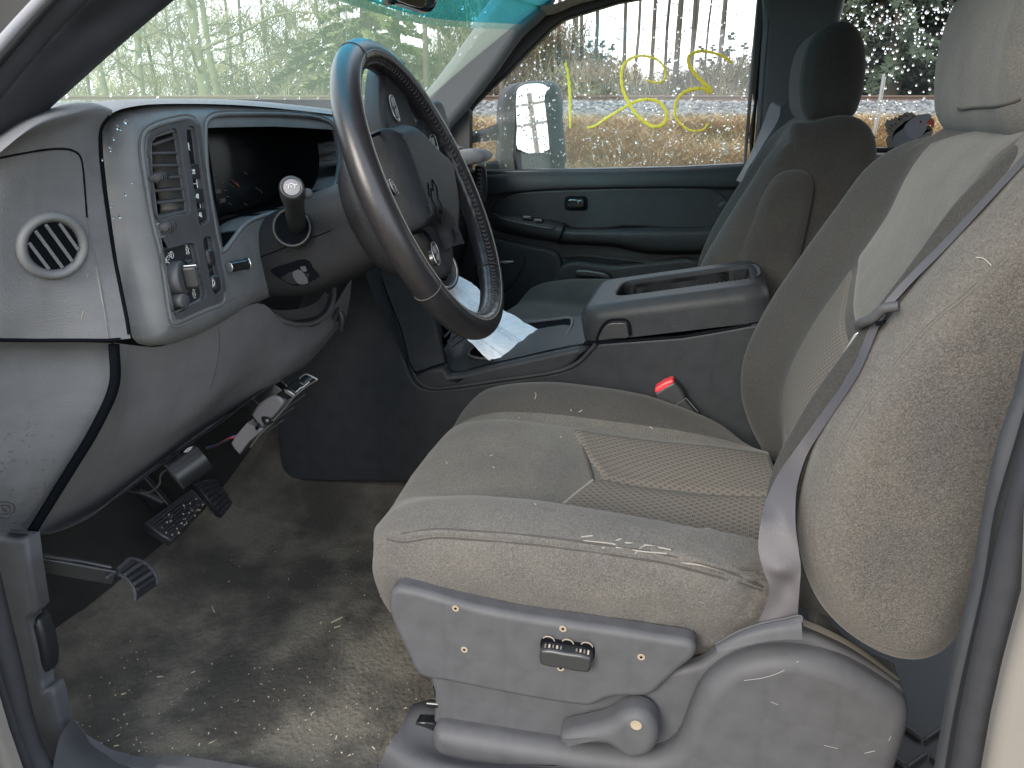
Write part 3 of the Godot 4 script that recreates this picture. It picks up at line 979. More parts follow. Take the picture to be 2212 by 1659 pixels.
func build_cab() -> void:
	# carpet
	var rows := []
	for q in [[-0.90, 0.775], [-0.85, 0.745], [-0.76, 0.722], [-0.60, 0.718], [-0.40, 0.722], [-0.15, 0.73], [0.2, 0.74], [0.7, 0.74], [1.36, 0.76]]:
		rows.append(xyz([-0.80, q[1] + 0.012, q[0], -0.765, q[1] + 0.004, q[0], -0.60, q[1], q[0], -0.42, q[1] + 0.004, q[0], -0.26, q[1] + 0.012, q[0], -0.13, q[1] + 0.05, q[0], 0.0, q[1] + 0.10, q[0], 0.14, q[1] + 0.05, q[0], 0.3, q[1], q[0], 0.60, q[1], q[0], 0.82, q[1] + 0.01, q[0]]))
	var lump := FastNoiseLite.new(); lump.seed = 12; lump.frequency = 6.0
	var floor_node := structure("carpet_floor", sheet(rows, 6, 5, func(_u, _v, p): return lump.get_noise_3d(p.x, p.y, p.z) * 0.004), M.carpet, "dirty dark grey carpet in the driver's footwell")
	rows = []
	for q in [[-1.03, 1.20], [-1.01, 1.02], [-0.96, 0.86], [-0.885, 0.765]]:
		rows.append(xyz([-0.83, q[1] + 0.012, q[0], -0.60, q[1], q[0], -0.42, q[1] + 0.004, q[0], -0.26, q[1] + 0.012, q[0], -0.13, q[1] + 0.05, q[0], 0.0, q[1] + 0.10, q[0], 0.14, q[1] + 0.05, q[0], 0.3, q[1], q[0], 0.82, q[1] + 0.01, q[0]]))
	structure("toe_board", sheet(rows, 5, 4), M.shaded_carpet, "carpeted toe board behind the pedals, darkened by colour for the dashboard shade")
	var bits := []; var cols := []
	for k in 420:
		var p := at_y(rng.randf_range(160, 930), rng.randf_range(1180, 1655), 0.727)
		if rng.randf() > 0.25 + 0.75 * clampf((p.x + 0.70 + (0.4 + p.z) * -0.3) * -4.0, 0, 1) and p.x > -0.6: continue
		var s := rng.randf_range(0.0004, 0.0013)
		bits.append(Transform3D(Basis.from_euler(Vector3(0, rng.randf() * TAU, rng.randf() * 0.4)) * Basis.from_scale(Vector3(s * (4.0 if rng.randf() < 0.12 else 1.0), s * 0.6, s)), p + Vector3(0, 0.004, 0)))
		cols.append(Color(0.42, 0.36, 0.26) * rng.randf_range(0.6, 1.2))
	var crumb := SphereMesh.new(); crumb.radial_segments = 6; crumb.rings = 3; crumb.radius = 1.0; crumb.height = 2.0
	scatter(floor_node, "crumbs", crumb, M.stone, bits, cols, "pale grit and crumbs on the carpet")
	for q in [[458, 1310, 463, 1322], [715, 1345, 740, 1333], [262, 1500, 272, 1497], [735, 1352, 722, 1356]]:
		part(floor_node, "straw", tube(PackedVector3Array([at_y(q[0], q[1], 0.733), at_y(q[2], q[3], 0.734)]), 0.0011, 5), M.crumb)

	var cab := thing("pickup_cab", "grey trimmed pickup cab shell with pillars, roof lining and windscreen", "vehicle", Vector3(0, 0.7, 0))
	# driver's hinge pillar and sill
	part(cab, "kick_panel", slab(on_x([86, 1149, 93, 1206, 107, 1299, 97, 1310, 90, 1316, 94, 1335, 100, 1359, 115, 1439, 118, 1469, 126, 1466, 137, 1466, 143, 1483, 150, 1520, 157, 1549, 187, 1586, 240, 1619, 293, 1633, 347, 1639, 360, 1630, 433, 1638, 520, 1653, 640, 1672, 640, 1760, 200, 1760, 130, 1700, 107, 1659, 93, 1626, 67, 1539, 43, 1426, 17, 1293, 0, 1223, -20, 1134, 25, 1142, 62, 1147], -0.79), Vector3(-0.020, 0, 0), 0.006), M.trim)
	part(cab, "hood_release", slab(on_x([98, 1316, 108, 1326, 120, 1360, 128, 1400, 126, 1430, 117, 1445, 108, 1420, 100, 1360], -0.785), Vector3(-0.02, 0, 0), 0.008), M.black)
	part(cab, "door_seal", tube(spline(each_x([-30, 1240, -0.862, -8, 1330, -0.862, 22, 1450, -0.862, 48, 1560, -0.862, 78, 1640, -0.862, 140, 1720, -0.862]), 5), 0.0125, 8), M.rubber)
	part(cab, "door_seal", tube(spline(each_x([-40, 1300, -0.872, -18, 1400, -0.872, 8, 1500, -0.872, 38, 1600, -0.872, 75, 1690, -0.872]), 5), 0.0075, 8), M.rubber)
	part(cab, "sill", slab(on_x([-60, 1380, -10, 1470, 20, 1573, 50, 1659, 90, 1740, 700, 1790, 700, 2000, -200, 2000], -0.895), Vector3(-0.02, 0, 0), 0.012), M.body_paint)
	part(cab, "sill_plate", sheet([each_x([157, 1552, -0.80, 187, 1588, -0.79, 240, 1620, -0.785, 293, 1634, -0.78, 347, 1640, -0.78, 433, 1637, -0.78, 520, 1654, -0.78, 640, 1668, -0.78, 900, 1700, -0.78]),
		each_x([130, 1590, -0.83, 165, 1630, -0.83, 220, 1665, -0.83, 280, 1685, -0.83, 340, 1692, -0.83, 430, 1700, -0.83, 520, 1710, -0.83, 640, 1720, -0.83, 900, 1750, -0.83]),
		each_x([110, 1680, -0.875, 150, 1720, -0.875, 210, 1745, -0.875, 270, 1760, -0.875, 340, 1770, -0.875, 430, 1780, -0.875, 520, 1785, -0.875, 640, 1790, -0.875, 900, 1810, -0.875])], 4, 4), M.trim)
	# driver's windscreen pillar, close to the camera
	part(cab, "windscreen_pillar", sheet([
		each_x([455, -60, -0.575, 432, -40, -0.585, 377, 0, -0.61, 300, 64, -0.645, 230, 125, -0.68, 160, 188, -0.715, 92, 248, -0.745, 60, 275, -0.75]),
		each_x([440, -62, -0.60, 415, -45, -0.61, 360, -2, -0.63, 285, 60, -0.665, 215, 120, -0.70, 145, 182, -0.735, 84, 262, -0.755, 50, 300, -0.76]),
		each_x([370, -70, -0.64, 340, -55, -0.65, 265, 0, -0.68, 200, 55, -0.71, 140, 110, -0.745, 75, 175, -0.78, 20, 275, -0.80, -20, 325, -0.80]),
		each_x([260, -60, -0.70, 235, -45, -0.705, 185, 0, -0.73, 130, 55, -0.75, 80, 105, -0.775, 20, 165, -0.80, -50, 250, -0.83, -90, 300, -0.83]),
		each_x([240, -55, -0.69, 220, -45, -0.69, 165, 0, -0.71, 110, 55, -0.73, 60, 105, -0.755, 0, 165, -0.78, -70, 250, -0.81, -110, 300, -0.81])], 5, 4), M.rubber)
	part(cab, "door_seal", tube(spline(each_x([210, -70, -0.77, 132, 0, -0.80, 66, 70, -0.82, 0, 145, -0.85, -60, 220, -0.87]), 5), 0.0135, 10), M.rubber)
	part(cab, "door_seal", tube(spline(each_x([170, -70, -0.80, 103, 0, -0.83, 50, 60, -0.85, 0, 118, -0.87, -60, 190, -0.89]), 5), 0.006, 8), M.black)
	part(cab, "pillar_edge", tube(spline(each_x([150, -70, -0.81, 86, 0, -0.84, 40, 50, -0.86, 0, 95, -0.88, -60, 165, -0.90]), 5), 0.0042, 8), M.grey_case)
	part(cab, "pillar_outside", slab(each_x([140, -70, -0.82, 76, 0, -0.84, 35, 45, -0.86, -5, 90, -0.88, -80, 165, -0.90, -160, 100, -0.90, -60, -90, -0.84]), Vector3(0.01, 0, 0), 0.004), M.black)
	# the driver's door stands open on its front hinges, left of the view
	var dd := thing("driver_door", "open driver's door hinged at the front pillar", "car door", Vector3(-0.93, 0.6, -0.72))
	var h0 := Vector3(-0.93, 0, -0.74); var h1 := Vector3(-1.55, 0, -1.48)
	part(dd, "door_shell", slab(PackedVector3Array([h0 + Vector3(0, 0.58, 0), h1 + Vector3(0, 0.58, 0), h1 + Vector3(0, 1.36, 0), h0 + Vector3(0, 1.36, 0)]), Vector3(-0.04, 0, 0.09), 0.02, [], 4, true), M.door_plastic)
	part(dd, "window_frame", slab(PackedVector3Array([h0 + Vector3(0, 1.36, 0), h1 + Vector3(0, 1.36, 0), h1 + Vector3(0.03, 1.80, 0), h0 + Vector3(-0.3, 1.80, -0.13)]), Vector3(-0.01, 0, 0.02), 0.004), M.veil_glass)
	# windscreen
	var glass := part(cab, "windscreen", sheet([xyz([-0.80, 1.40, -0.86, -0.4, 1.40, -0.98, 0, 1.40, -1.02, 0.4, 1.40, -0.98, 0.80, 1.40, -0.86]), xyz([-0.73, 1.61, -0.60, -0.37, 1.62, -0.72, 0, 1.62, -0.75, 0.37, 1.62, -0.72, 0.73, 1.61, -0.60]), xyz([-0.66, 1.80, -0.34, -0.33, 1.81, -0.43, 0, 1.82, -0.46, 0.33, 1.81, -0.43, 0.66, 1.80, -0.34])], 4, 4), M.windscreen_glass)
	part(glass, "blue_tint", sheet([xyz([-0.71, 1.69, -0.49, -0.35, 1.682, -0.615, 0, 1.682, -0.645, 0.35, 1.676, -0.615, 0.695, 1.69, -0.485]), xyz([-0.66, 1.80, -0.335, -0.33, 1.81, -0.425, 0, 1.82, -0.455, 0.33, 1.81, -0.425, 0.66, 1.80, -0.335])], 4, 4), M.tint_band)
	part(glass, "blue_tint", sheet([xyz([-0.712, 1.678, -0.505, -0.35, 1.670, -0.63, 0, 1.670, -0.66, 0.35, 1.664, -0.63, 0.70, 1.678, -0.50]), xyz([-0.71, 1.69, -0.49, -0.35, 1.682, -0.615, 0, 1.682, -0.645, 0.35, 1.676, -0.615, 0.695, 1.69, -0.485])], 2, 4), M.tint_soft)
	var drops := []
	for k in 340:
		var p := at_z(rng.randf_range(130, 1010), rng.randf_range(0, 215), -0.78)
		var t := (p.y - 1.40) / 0.40
		if rng.randf() > 0.35 + 0.6 * clampf((p.x + 0.3) * 1.5, 0.0, 1.0): continue
		p.z = -1.03 + t * 0.56 + 0.18 * p.x * p.x
		var s := rng.randf_range(0.0013, 0.0034)
		drops.append(Transform3D(basis_from(Vector3(0, 0.6, -0.75)) * Basis.from_scale(Vector3(s, s * 1.25, s * 0.5)), p))
	var drop := SphereMesh.new(); drop.radial_segments = 8; drop.rings = 5; drop.radius = 1.0; drop.height = 2.0
	scatter(glass, "raindrops", drop, M.water_drop, drops, [], "raindrops on the windscreen")
	# passenger side pillars and roof
	part(cab, "passenger_windscreen_pillar", slab(spline(on_x([905, 228, 950, 165, 991, 110, 1037, 47, 1064, 13, 1076, -4, 1100, -30, 1210, -30, 1179, 34, 1131, 79, 1071, 162, 1014, 234, 977, 277, 955, 306, 900, 306], 0.72), 3, true), Vector3(-0.045, 0, 0.01), 0.028, [], 5), M.pillar)
	part(cab, "roof_rail", sheet([each_x([1060, -12, 0.66, 1120, 2, 0.66, 1179, 12, 0.66, 1250, -10, 0.66, 1400, -40, 0.66, 1640, -60, 0.66, 2000, -60, 0.66]), each_x([1070, 0, 0.69, 1130, 14, 0.69, 1180, 31, 0.70, 1250, 5, 0.70, 1400, -22, 0.70, 1640, -42, 0.70, 2000, -42, 0.70]), each_x([1075, 2, 0.75, 1135, 17, 0.75, 1184, 33, 0.76, 1255, 8, 0.76, 1400, -20, 0.76, 1640, -40, 0.76, 2000, -40, 0.76])], 4, 4), M.headliner)
	part(cab, "roof_lining", slab(xyz([-0.72, 1.80, -0.36, 0.72, 1.80, -0.36, 0.80, 1.80, 0.4, 0.80, 1.80, 1.40, -0.80, 1.80, 1.40, -0.80, 1.80, 0.4]), Vector3(0, 0.04, 0), 0.01, [], 2, true), M.headliner)
	part(cab, "centre_pillar", slab(spline(on_x([1652, -30, 1646, 60, 1640, 150, 1632, 290, 1622, 420, 1660, 430, 1790, 420, 1800, 320, 1809, 160, 1814, 40, 1822, -30], 0.765), 3, true), Vector3(-0.035, 0, 0), 0.022, [], 4), M.pillar)
	part(cab, "pillar_groove", tube(spline(on_x([1666, -30, 1662, 30, 1653, 130, 1644, 250, 1638, 310], 0.735), 4), 0.004, 6), M.black)
	# rear door with its window, rear wall
	part(cab, "rear_window_seal", slab(on_x([1780, 319, 1893, 318, 2100, 315, 2300, 312, 2300, 328, 2100, 328, 1893, 329, 1780, 330], 0.80), Vector3(-0.02, 0, 0), 0.005), M.black)
	part(cab, "rear_door_sill", slab(on_x([1780, 330, 1893, 329, 2100, 328, 2300, 328, 2300, 342, 1893, 344, 1780, 345], 0.80), Vector3(-0.045, 0, 0), 0.012), M.body_paint)  # pale colour stands in for the sky reflected on the sill
	part(cab, "rear_door_panel", slab(on_x([1700, 345, 2300, 342, 2320, 900, 1700, 900], 0.80), Vector3(-0.04, 0, 0), 0.01), M.door_plastic)
	var rg := part(cab, "rear_window", slab(on_x([1812, -60, 2560, -60, 2560, 322, 1780, 322], 0.815), Vector3(-0.004, 0, 0), 0.001), M.privacy_glass)
	drops = []
	for k in 380:
		var p := at_x(rng.randf_range(1812, 2080), 240.0 * pow(rng.randf(), 1.7) + rng.randf_range(0, 40), 0.820)
		var s := rng.randf_range(0.0012, 0.0034)
		drops.append(Transform3D(Basis.from_scale(Vector3(s * 0.5, s * 1.3, s)), p))
	scatter(rg, "raindrops", drop, M.water_drop, drops, [], "raindrops on the rear side window")
	part(cab, "rear_wall", slab(xyz([-0.82, 0.7, 1.40, 0.82, 0.7, 1.40, 0.82, 1.42, 1.40, -0.82, 1.42, 1.40]), Vector3(0, 0, -0.04), 0.01), M.pillar)
	part(cab, "rear_glass", slab(xyz([-0.82, 1.42, 1.40, 0.82, 1.42, 1.40, 0.80, 1.80, 1.40, -0.80, 1.80, 1.40]), Vector3(0, 0, -0.004), 0.001), M.privacy_glass)
	part(cab, "rear_corner", slab(on_x([2560, -80, 2700, -80, 2700, 700, 2560, 700], 0.82), Vector3(-0.03, 0, 0), 0.01), M.pillar)
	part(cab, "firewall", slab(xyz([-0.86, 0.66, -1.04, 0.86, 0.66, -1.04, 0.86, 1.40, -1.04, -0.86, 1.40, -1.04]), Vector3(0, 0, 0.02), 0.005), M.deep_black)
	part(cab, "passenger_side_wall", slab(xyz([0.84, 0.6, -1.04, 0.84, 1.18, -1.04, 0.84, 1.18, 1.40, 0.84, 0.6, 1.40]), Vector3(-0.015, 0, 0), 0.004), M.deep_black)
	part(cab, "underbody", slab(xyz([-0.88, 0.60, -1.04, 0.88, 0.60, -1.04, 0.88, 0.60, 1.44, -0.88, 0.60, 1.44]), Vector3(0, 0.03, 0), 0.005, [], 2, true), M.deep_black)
	part(cab, "driver_rear_door", slab(xyz([-0.85, 0.62, 0.30, -0.85, 1.40, 0.27, -0.85, 1.40, 1.40, -0.85, 0.62, 1.40]), Vector3(0.03, 0, 0), 0.01), M.door_plastic)
	part(cab, "driver_rear_dark_pane", slab(xyz([-0.85, 1.40, 0.28, -0.80, 1.80, 0.22, -0.80, 1.80, 1.40, -0.85, 1.40, 1.40]), Vector3(0.004, 0, 0), 0.001), M.veil_glass)  # unseen pane, added near-opaque to keep out light and a reflection
	# driver's door pillar at the right edge of the opening
	part(cab, "door_pillar_trim", sheet([
		each_x([2280, 560, -0.80, 2212, 753, -0.815, 2191, 846, -0.815, 2161, 930, -0.815, 2138, 1020, -0.815, 2121, 1106, -0.815, 2098, 1246, -0.815, 2071, 1366, -0.815, 2055, 1439, -0.815, 2035, 1556, -0.815, 2010, 1700, -0.815]),
		each_x([2290, 560, -0.83, 2224, 753, -0.838, 2203, 846, -0.838, 2173, 932, -0.838, 2150, 1021, -0.838, 2133, 1107, -0.838, 2110, 1247, -0.838, 2082, 1367, -0.838, 2066, 1440, -0.838, 2046, 1557, -0.838, 2022, 1700, -0.838]),
		each_x([2320, 620, -0.85, 2254, 790, -0.85, 2235, 870, -0.85, 2208, 950, -0.85, 2180, 1040, -0.85, 2160, 1112, -0.85, 2138, 1250, -0.85, 2110, 1370, -0.85, 2094, 1441, -0.85, 2068, 1557, -0.85, 2044, 1700, -0.85])], 4, 4), M.trim)
	part(cab, "door_seal", tube(spline(on_x([2330, 640, 2262, 800, 2216, 950, 2188, 1040, 2168, 1112, 2146, 1250, 2120, 1365, 2102, 1441, 2077, 1557, 2053, 1700], -0.853), 4), 0.0062, 8), M.black)
	part(cab, "door_seal", tube(spline(on_x([2390, 640, 2320, 800, 2262, 950, 2230, 1060, 2206, 1150, 2176, 1273, 2146, 1400, 2118, 1530, 2088, 1700], -0.868), 4), 0.0135, 8), M.rubber)
	part(cab, "door_seal", tube(spline(on_x([2420, 640, 2350, 800, 2290, 950, 2254, 1060, 2228, 1150, 2198, 1273, 2168, 1400, 2140, 1530, 2108, 1700], -0.874), 4), 0.008, 8), M.rubber)
	part(cab, "door_pillar", slab(on_x([2212, 1100, 2206, 1273, 2166, 1423, 2140, 1539, 2112, 1700, 2112, 1900, 2500, 1900, 2500, 900, 2300, 900], -0.90), Vector3(-0.015, 0, 0), 0.01), M.body_paint)
	# ribbed rubber mat behind the seat
	var mat_ := part(cab, "rubber_mat", slab(xyz([-0.78, 0.745, 0.14, -0.30, 0.745, 0.14, -0.30, 0.745, 0.80, -0.78, 0.745, 0.80]), Vector3(0, 0.012, 0), 0.004), M.black)
	for i in 12:
		for j in 5:
			var c := Vector3(-0.74 + j * 0.05, 0.760, 0.18 + i * 0.03)
			var d := Vector3(0.013, 0, 0.013 if (i + j) % 2 else -0.013)
			part(mat_, "tread_bar", bar(c - d, c + d, 0.006, 0.004, 0.0015), M.black_knob)

	# mirrors
	var mr := thing("rear_view_mirror", "dark rear view mirror at the top of the windscreen", "mirror", at_x(880, -30, -0.02))
	part(mr, "housing", slab(spline(on_x([822, -60, 823, -10, 828, 9, 838, 14, 846, 11, 880, 20, 908, 29, 920, 27, 929, 15, 932, -5, 935, -60], -0.02), 3, true), Vector3(-0.022, 0, 0.02), 0.006), M.gloss_black)
	part(mr, "mirror_face", slab(on_x([838, -55, 844, -4, 880, 10, 908, 18, 918, 12, 922, -5, 924, -55], -0.044), Vector3(-0.0015, 0, 0.0015), 0.0005), M.mirror_glass)
	build_wing_mirror()
	var an := thing("antenna", "thin black antenna mast seen through the windscreen", "antenna", Vector3(0.72, 1.2, -1.9))
	part(an, "mast", tube(PackedVector3Array([at_z(749, 130, -1.9), at_z(746, -60, -1.9)]), 0.0035, 6), M.black)
	part(an, "foot", tube(PackedVector3Array([at_z(753, 330, -1.9), at_z(749, 130, -1.9)]), 0.0045, 6), M.black)

func build_wing_mirror() -> void:
	var x := 1.02
	var wm := thing("towing_mirror", "large grey towing mirror with rain spotted glass outside the passenger window", "mirror", at_x(1137, 360, x))
	part(wm, "housing", slab(spline(on_x([1073, 290, 1074, 230, 1082, 200, 1100, 184, 1130, 177, 1165, 176, 1188, 182, 1198, 200, 1201, 260, 1203, 366, 1160, 369, 1100, 370, 1073, 366], x), 3, true), Vector3(-0.11, 0, 0.05), 0.035, [], 5), M.rubber)
	var n := Vector3(-0.46, 0.10, 0.88).normalized()
	var o := at_x(1158, 260, x - 0.172)
	var main_glass := spline(on_plane([1117, 322, 1116, 280, 1114, 215, 1117, 195, 1130, 184, 1150, 181, 1176, 184, 1186, 196, 1190, 250, 1194, 317], o, n), 3, true)
	part(wm, "mirror_rim", slab(spline(on_plane([1113, 366, 1112, 280, 1110, 213, 1113, 192, 1128, 180, 1150, 177, 1178, 180, 1190, 194, 1194, 250, 1199, 364], o - n * 0.012, n), 3, true), n * 0.008, 0.003), M.black)
	var mg := part(wm, "mirror_glass", slab(main_glass, n * 0.002, 0.0005), M.mirror_glass)
	part(wm, "convex_glass", slab(on_plane([1118, 327, 1150, 326, 1195, 322, 1197, 362, 1121, 364], o, (n + Vector3(0, -0.22, 0)).normalized()), n * 0.002, 0.0005), M.mirror_glass)
	var drops := []
	for k in 70:
		var p := at_plane(rng.randf_range(1118, 1192), rng.randf_range(188, 360), o + n * 0.003, n)
		var s := rng.randf_range(0.0012, 0.0030)
		drops.append(Transform3D(basis_from(n) * Basis.from_scale(Vector3(s, s, s * 0.5)), p))
	var drop := SphereMesh.new(); drop.radial_segments = 8; drop.rings = 5; drop.radius = 1.0; drop.height = 2.0
	scatter(mg, "raindrops", drop, M.gloss_black, drops, [], "raindrops on the mirror")
	part(wm, "upper_arm", sheet([each_x([1015, 285, 0.86, 1045, 278, 0.93, 1072, 268, 1.0, 1090, 262, 1.02]), each_x([1015, 296, 0.84, 1045, 290, 0.91, 1075, 283, 0.98, 1092, 285, 1.0]), each_x([1015, 310, 0.86, 1045, 306, 0.93, 1078, 302, 1.0, 1096, 302, 1.02])], 4, 4), M.rubber)
	part(wm, "lower_arm", sheet([each_x([1030, 352, 0.86, 1060, 348, 0.95, 1090, 345, 1.02]), each_x([1030, 358, 0.84, 1060, 356, 0.93, 1090, 356, 1.0]), each_x([1030, 370, 0.86, 1060, 370, 0.95, 1090, 370, 1.02])], 4, 4), M.rubber)


func build_passenger_door() -> void:
	var x := 0.775
	var d := thing("passenger_door", "closed dark grey passenger door with raised rain wet window", "car door", Vector3(x, 0.75, -0.3))
	var inner := [1021, 366, 1021, 300, 1021, 241, 1028, 230, 1064, 193, 1104, 157, 1140, 120, 1171, 90, 1196, 65, 1221, 47, 1245, 38, 1271, 30, 1304, 20, 1337, 10, 1404, -2, 1500, -14, 1580, -20, 1637, -24, 1634, 0, 1626, 90, 1617, 200, 1610, 290, 1604.5, 351, 1474, 358, 1300, 362, 1150, 364]
	var outer := [985, 385, 985, 330, 975, 277, 1014, 229, 1040, 198, 1071, 156, 1100, 118, 1131, 73, 1155, 50, 1179, 28, 1205, 12, 1240, 0, 1271, -8, 1304, -14, 1337, -20, 1404, -30, 1500, -40, 1580, -46, 1662, -50, 1655, 0, 1645, 110, 1635, 220, 1626, 330, 1622, 372, 1474, 376, 1300, 380, 1150, 384]
	part(d, "window_frame", slab(on_x(outer, x + 0.005), Vector3(-0.03, 0, 0), 0.008, [on_x(inner, x + 0.005)]), M.black)
	part(d, "mirror_sail", slab(on_x([968, 330, 972, 275, 1014, 234, 1019, 240, 1019, 318, 1019, 335], x - 0.03), Vector3(-0.012, 0, 0), 0.005), M.black_knob)
	var win := part(d, "window_pane", slab(on_x([1000, 375, 1000, 235, 1090, 150, 1200, 45, 1300, 0, 1400, -20, 1645, -40, 1625, 372], x + 0.012), Vector3(-0.004, 0, 0), 0.001), M.window_glass)
	# chalk numerals on the glass
	var px := x + 0.005
	for s in [
		[1221, 135, 1226, 155, 1229, 180, 1231, 205, 1231, 230, 1232, 255, 1232, 277],
		[1268, 276, 1285, 272, 1310, 255, 1335, 240, 1358, 226, 1380, 217, 1405, 215, 1425, 222, 1438, 240, 1437, 262, 1425, 272, 1410, 273, 1390, 262, 1372, 244, 1357, 220, 1346, 195, 1342, 165, 1346, 142, 1360, 128, 1380, 121, 1405, 123, 1425, 133, 1437, 150, 1436, 170, 1425, 178, 1410, 177, 1399, 173],
		[1582, 136, 1570, 126, 1550, 117, 1525, 111, 1505, 112, 1489, 121, 1488, 138, 1500, 158, 1518, 178, 1535, 195, 1534, 200, 1520, 192, 1500, 192, 1480, 198, 1466, 210, 1458, 230, 1460, 252, 1473, 270, 1490, 281, 1508, 283, 1522, 277, 1530, 266]]:
		var P := spline(on_x(s, px), 6)
		var rr := PackedFloat32Array()
		for k in P.size(): rr.append(0.0046 * (0.55 + 0.45 * sin(PI * clampf(float(k) / P.size() * 1.2, 0.05, 1.0))) * (1.0 + 0.22 * sin(k * 1.7)))
		part(win, "chalk_numeral", tube(P, rr, 6, false, 0.3, Vector3(0, 0, 1)), M.yellow)
	var pr := [[1551, 311, 6], [1549, 315, 8], [1556, 319, 10], [1554, 323, 12], [1555, 327, 10], [1556, 331, 12], [1556, 334, 6]]
	for q in pr:
		part(win, "etched_mark", slab(on_x([q[0] + 8, q[1], q[0] + 8 + q[2], q[1], q[0] + 8 + q[2], q[1] + 1.6, q[0] + 8, q[1] + 1.6], px), Vector3(-0.0004, 0, 0), 0.0001), M.print)
	var drops := []
	for k in 1150:
		var a := rng.randf_range(1024, 1626)
		var b := rng.randf_range(2, 358)
		if rng.randf() > 0.30 + 0.7 * smoothstep(150, 330, b) and rng.randf() > 0.45: continue
		if not Geometry2D.is_point_in_polygon(Vector2(a, b), PackedVector2Array([Vector2(1021, 363), Vector2(1021, 243), Vector2(1104, 160), Vector2(1221, 52), Vector2(1400, 0), Vector2(1634, 0), Vector2(1604, 352)])): continue
		var s := rng.randf_range(0.0010, 0.0032)
		drops.append(Transform3D(Basis.from_scale(Vector3(s * 0.5, s * rng.randf_range(0.9, 1.7), s)), at_x(a, b, x + 0.0135)))
	var drop := SphereMesh.new(); drop.radial_segments = 8; drop.rings = 5; drop.radius = 1.0; drop.height = 2.0
	scatter(win, "raindrops", drop, M.water_drop, drops, [], "raindrops on the passenger window")
	# the trim panel
	part(d, "sill_trim", sheet([on_x([1010, 376, 1150, 367, 1300, 364, 1474, 359.5, 1606, 352.5, 1660, 350], x - 0.006), on_x([1010, 381, 1150, 372, 1300, 369, 1474, 364, 1606, 357, 1660, 355], x - 0.028), on_x([1010, 392, 1150, 383, 1300, 379, 1474, 374, 1606, 369, 1660, 366], x - 0.040), on_x([1010, 425, 1150, 409, 1300, 404, 1474, 402, 1606, 402, 1660, 402], x - 0.046), on_x([1010, 432, 1150, 414, 1300, 408, 1474, 406, 1606, 408, 1660, 408], x - 0.038)], 5, 6), M.door_plastic)
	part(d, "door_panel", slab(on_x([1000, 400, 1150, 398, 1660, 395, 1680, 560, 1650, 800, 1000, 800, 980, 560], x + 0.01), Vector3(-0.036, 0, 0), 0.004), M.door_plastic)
	part(d, "upper_insert", slab(spline(on_x([1064, 455, 1081, 431, 1111, 417, 1159, 411, 1328, 405, 1524, 405, 1548, 412, 1565, 425, 1580, 450, 1580, 487, 1341, 489, 1324.5, 493, 1236.5, 493, 1220, 484, 1140, 470], x - 0.026), 4, true), Vector3(-0.014, 0, 0), 0.008, [], 4), M.door_plastic)
	part(d, "armrest", sheet([
		each_x([1216, 487, x - 0.03, 1236, 493, x - 0.03, 1324, 493, x - 0.03, 1429, 490, x - 0.03, 1536, 488, x - 0.03, 1600, 486, x - 0.03]),
		each_x([1216, 490, x - 0.06, 1236, 495, x - 0.062, 1324, 497, x - 0.064, 1429, 496, x - 0.064, 1536, 493, x - 0.064, 1600, 491, x - 0.064]),
		each_x([1213, 500, x - 0.072, 1236, 503, x - 0.074, 1324, 505, x - 0.076, 1429, 505, x - 0.076, 1536, 503, x - 0.076, 1600, 501, x - 0.076]),
		each_x([1208, 514, x - 0.068, 1236, 518, x - 0.07, 1324, 523, x - 0.07, 1420, 535, x - 0.07, 1536, 538, x - 0.07, 1600, 536, x - 0.07]),
		each_x([1203, 523, x - 0.05, 1236, 525, x - 0.05, 1324, 530, x - 0.05, 1400, 544, x - 0.05, 1536, 545, x - 0.05, 1600, 545, x - 0.05]),
		each_x([1203, 527, x - 0.02, 1236, 529, x - 0.02, 1324, 534, x - 0.02, 1400, 549, x - 0.02, 1536, 550, x - 0.02, 1600, 550, x - 0.02])], 4, 5), M.door_plastic)
	var pod := part(d, "switch_pod", sheet([
		each_x([1060, 459, x - 0.026, 1091, 460, x - 0.028, 1150, 468, x - 0.03, 1190, 476, x - 0.03, 1220, 483, x - 0.03]),
		each_x([1062, 461, x - 0.045, 1091, 464, x - 0.055, 1150, 473, x - 0.06, 1190, 482, x - 0.062, 1219, 489, x - 0.064]),
		each_x([1062, 468, x - 0.06, 1091, 474, x - 0.07, 1150, 485, x - 0.074, 1190, 493, x - 0.075, 1216, 497, x - 0.076]),
		each_x([1064, 480, x - 0.055, 1091, 490, x - 0.065, 1150, 504, x - 0.07, 1190, 512, x - 0.07, 1209, 516, x - 0.07]),
		each_x([1067, 498, x - 0.024, 1100, 506, x - 0.03, 1150, 516, x - 0.03, 1190, 521, x - 0.03, 1204, 524, x - 0.03])], 4, 5), M.door_plastic)
	part(pod, "pod_edge", tube(spline(each_x([1066, 460, x - 0.062, 1080, 470, x - 0.068, 1110, 479, x - 0.076, 1150, 487, x - 0.078, 1194, 493, x - 0.079, 1200, 487, x - 0.070]), 5), 0.0018, 6), M.black_knob)
	part(pod, "pod_gap", tube(each_x([1221, 483, x - 0.064, 1216, 497, x - 0.079, 1209, 515, x - 0.074, 1203, 525, x - 0.05]), 0.0028, 6), M.deep_black)
	for q in [[1139, 470], [1163, 476]]:
		var c := at_x(q[0], q[1], x - 0.066)
		part(pod, "window_switch", rbox(Vector3(0.016, 0.010, 0.026), 0.003, Transform3D(Basis(Vector3(0, 0, 1), -0.15), c)), M.black_knob)
	var hr := part(d, "handle_recess", slab(spline(on_x([1221, 428, 1226, 424, 1245, 423.5, 1264, 424, 1269, 428, 1269, 451, 1264, 455, 1245, 455, 1226, 454.5, 1221, 451], x - 0.038), 3, true), Vector3(-0.004, 0, 0), 0.002), M.deep_black)
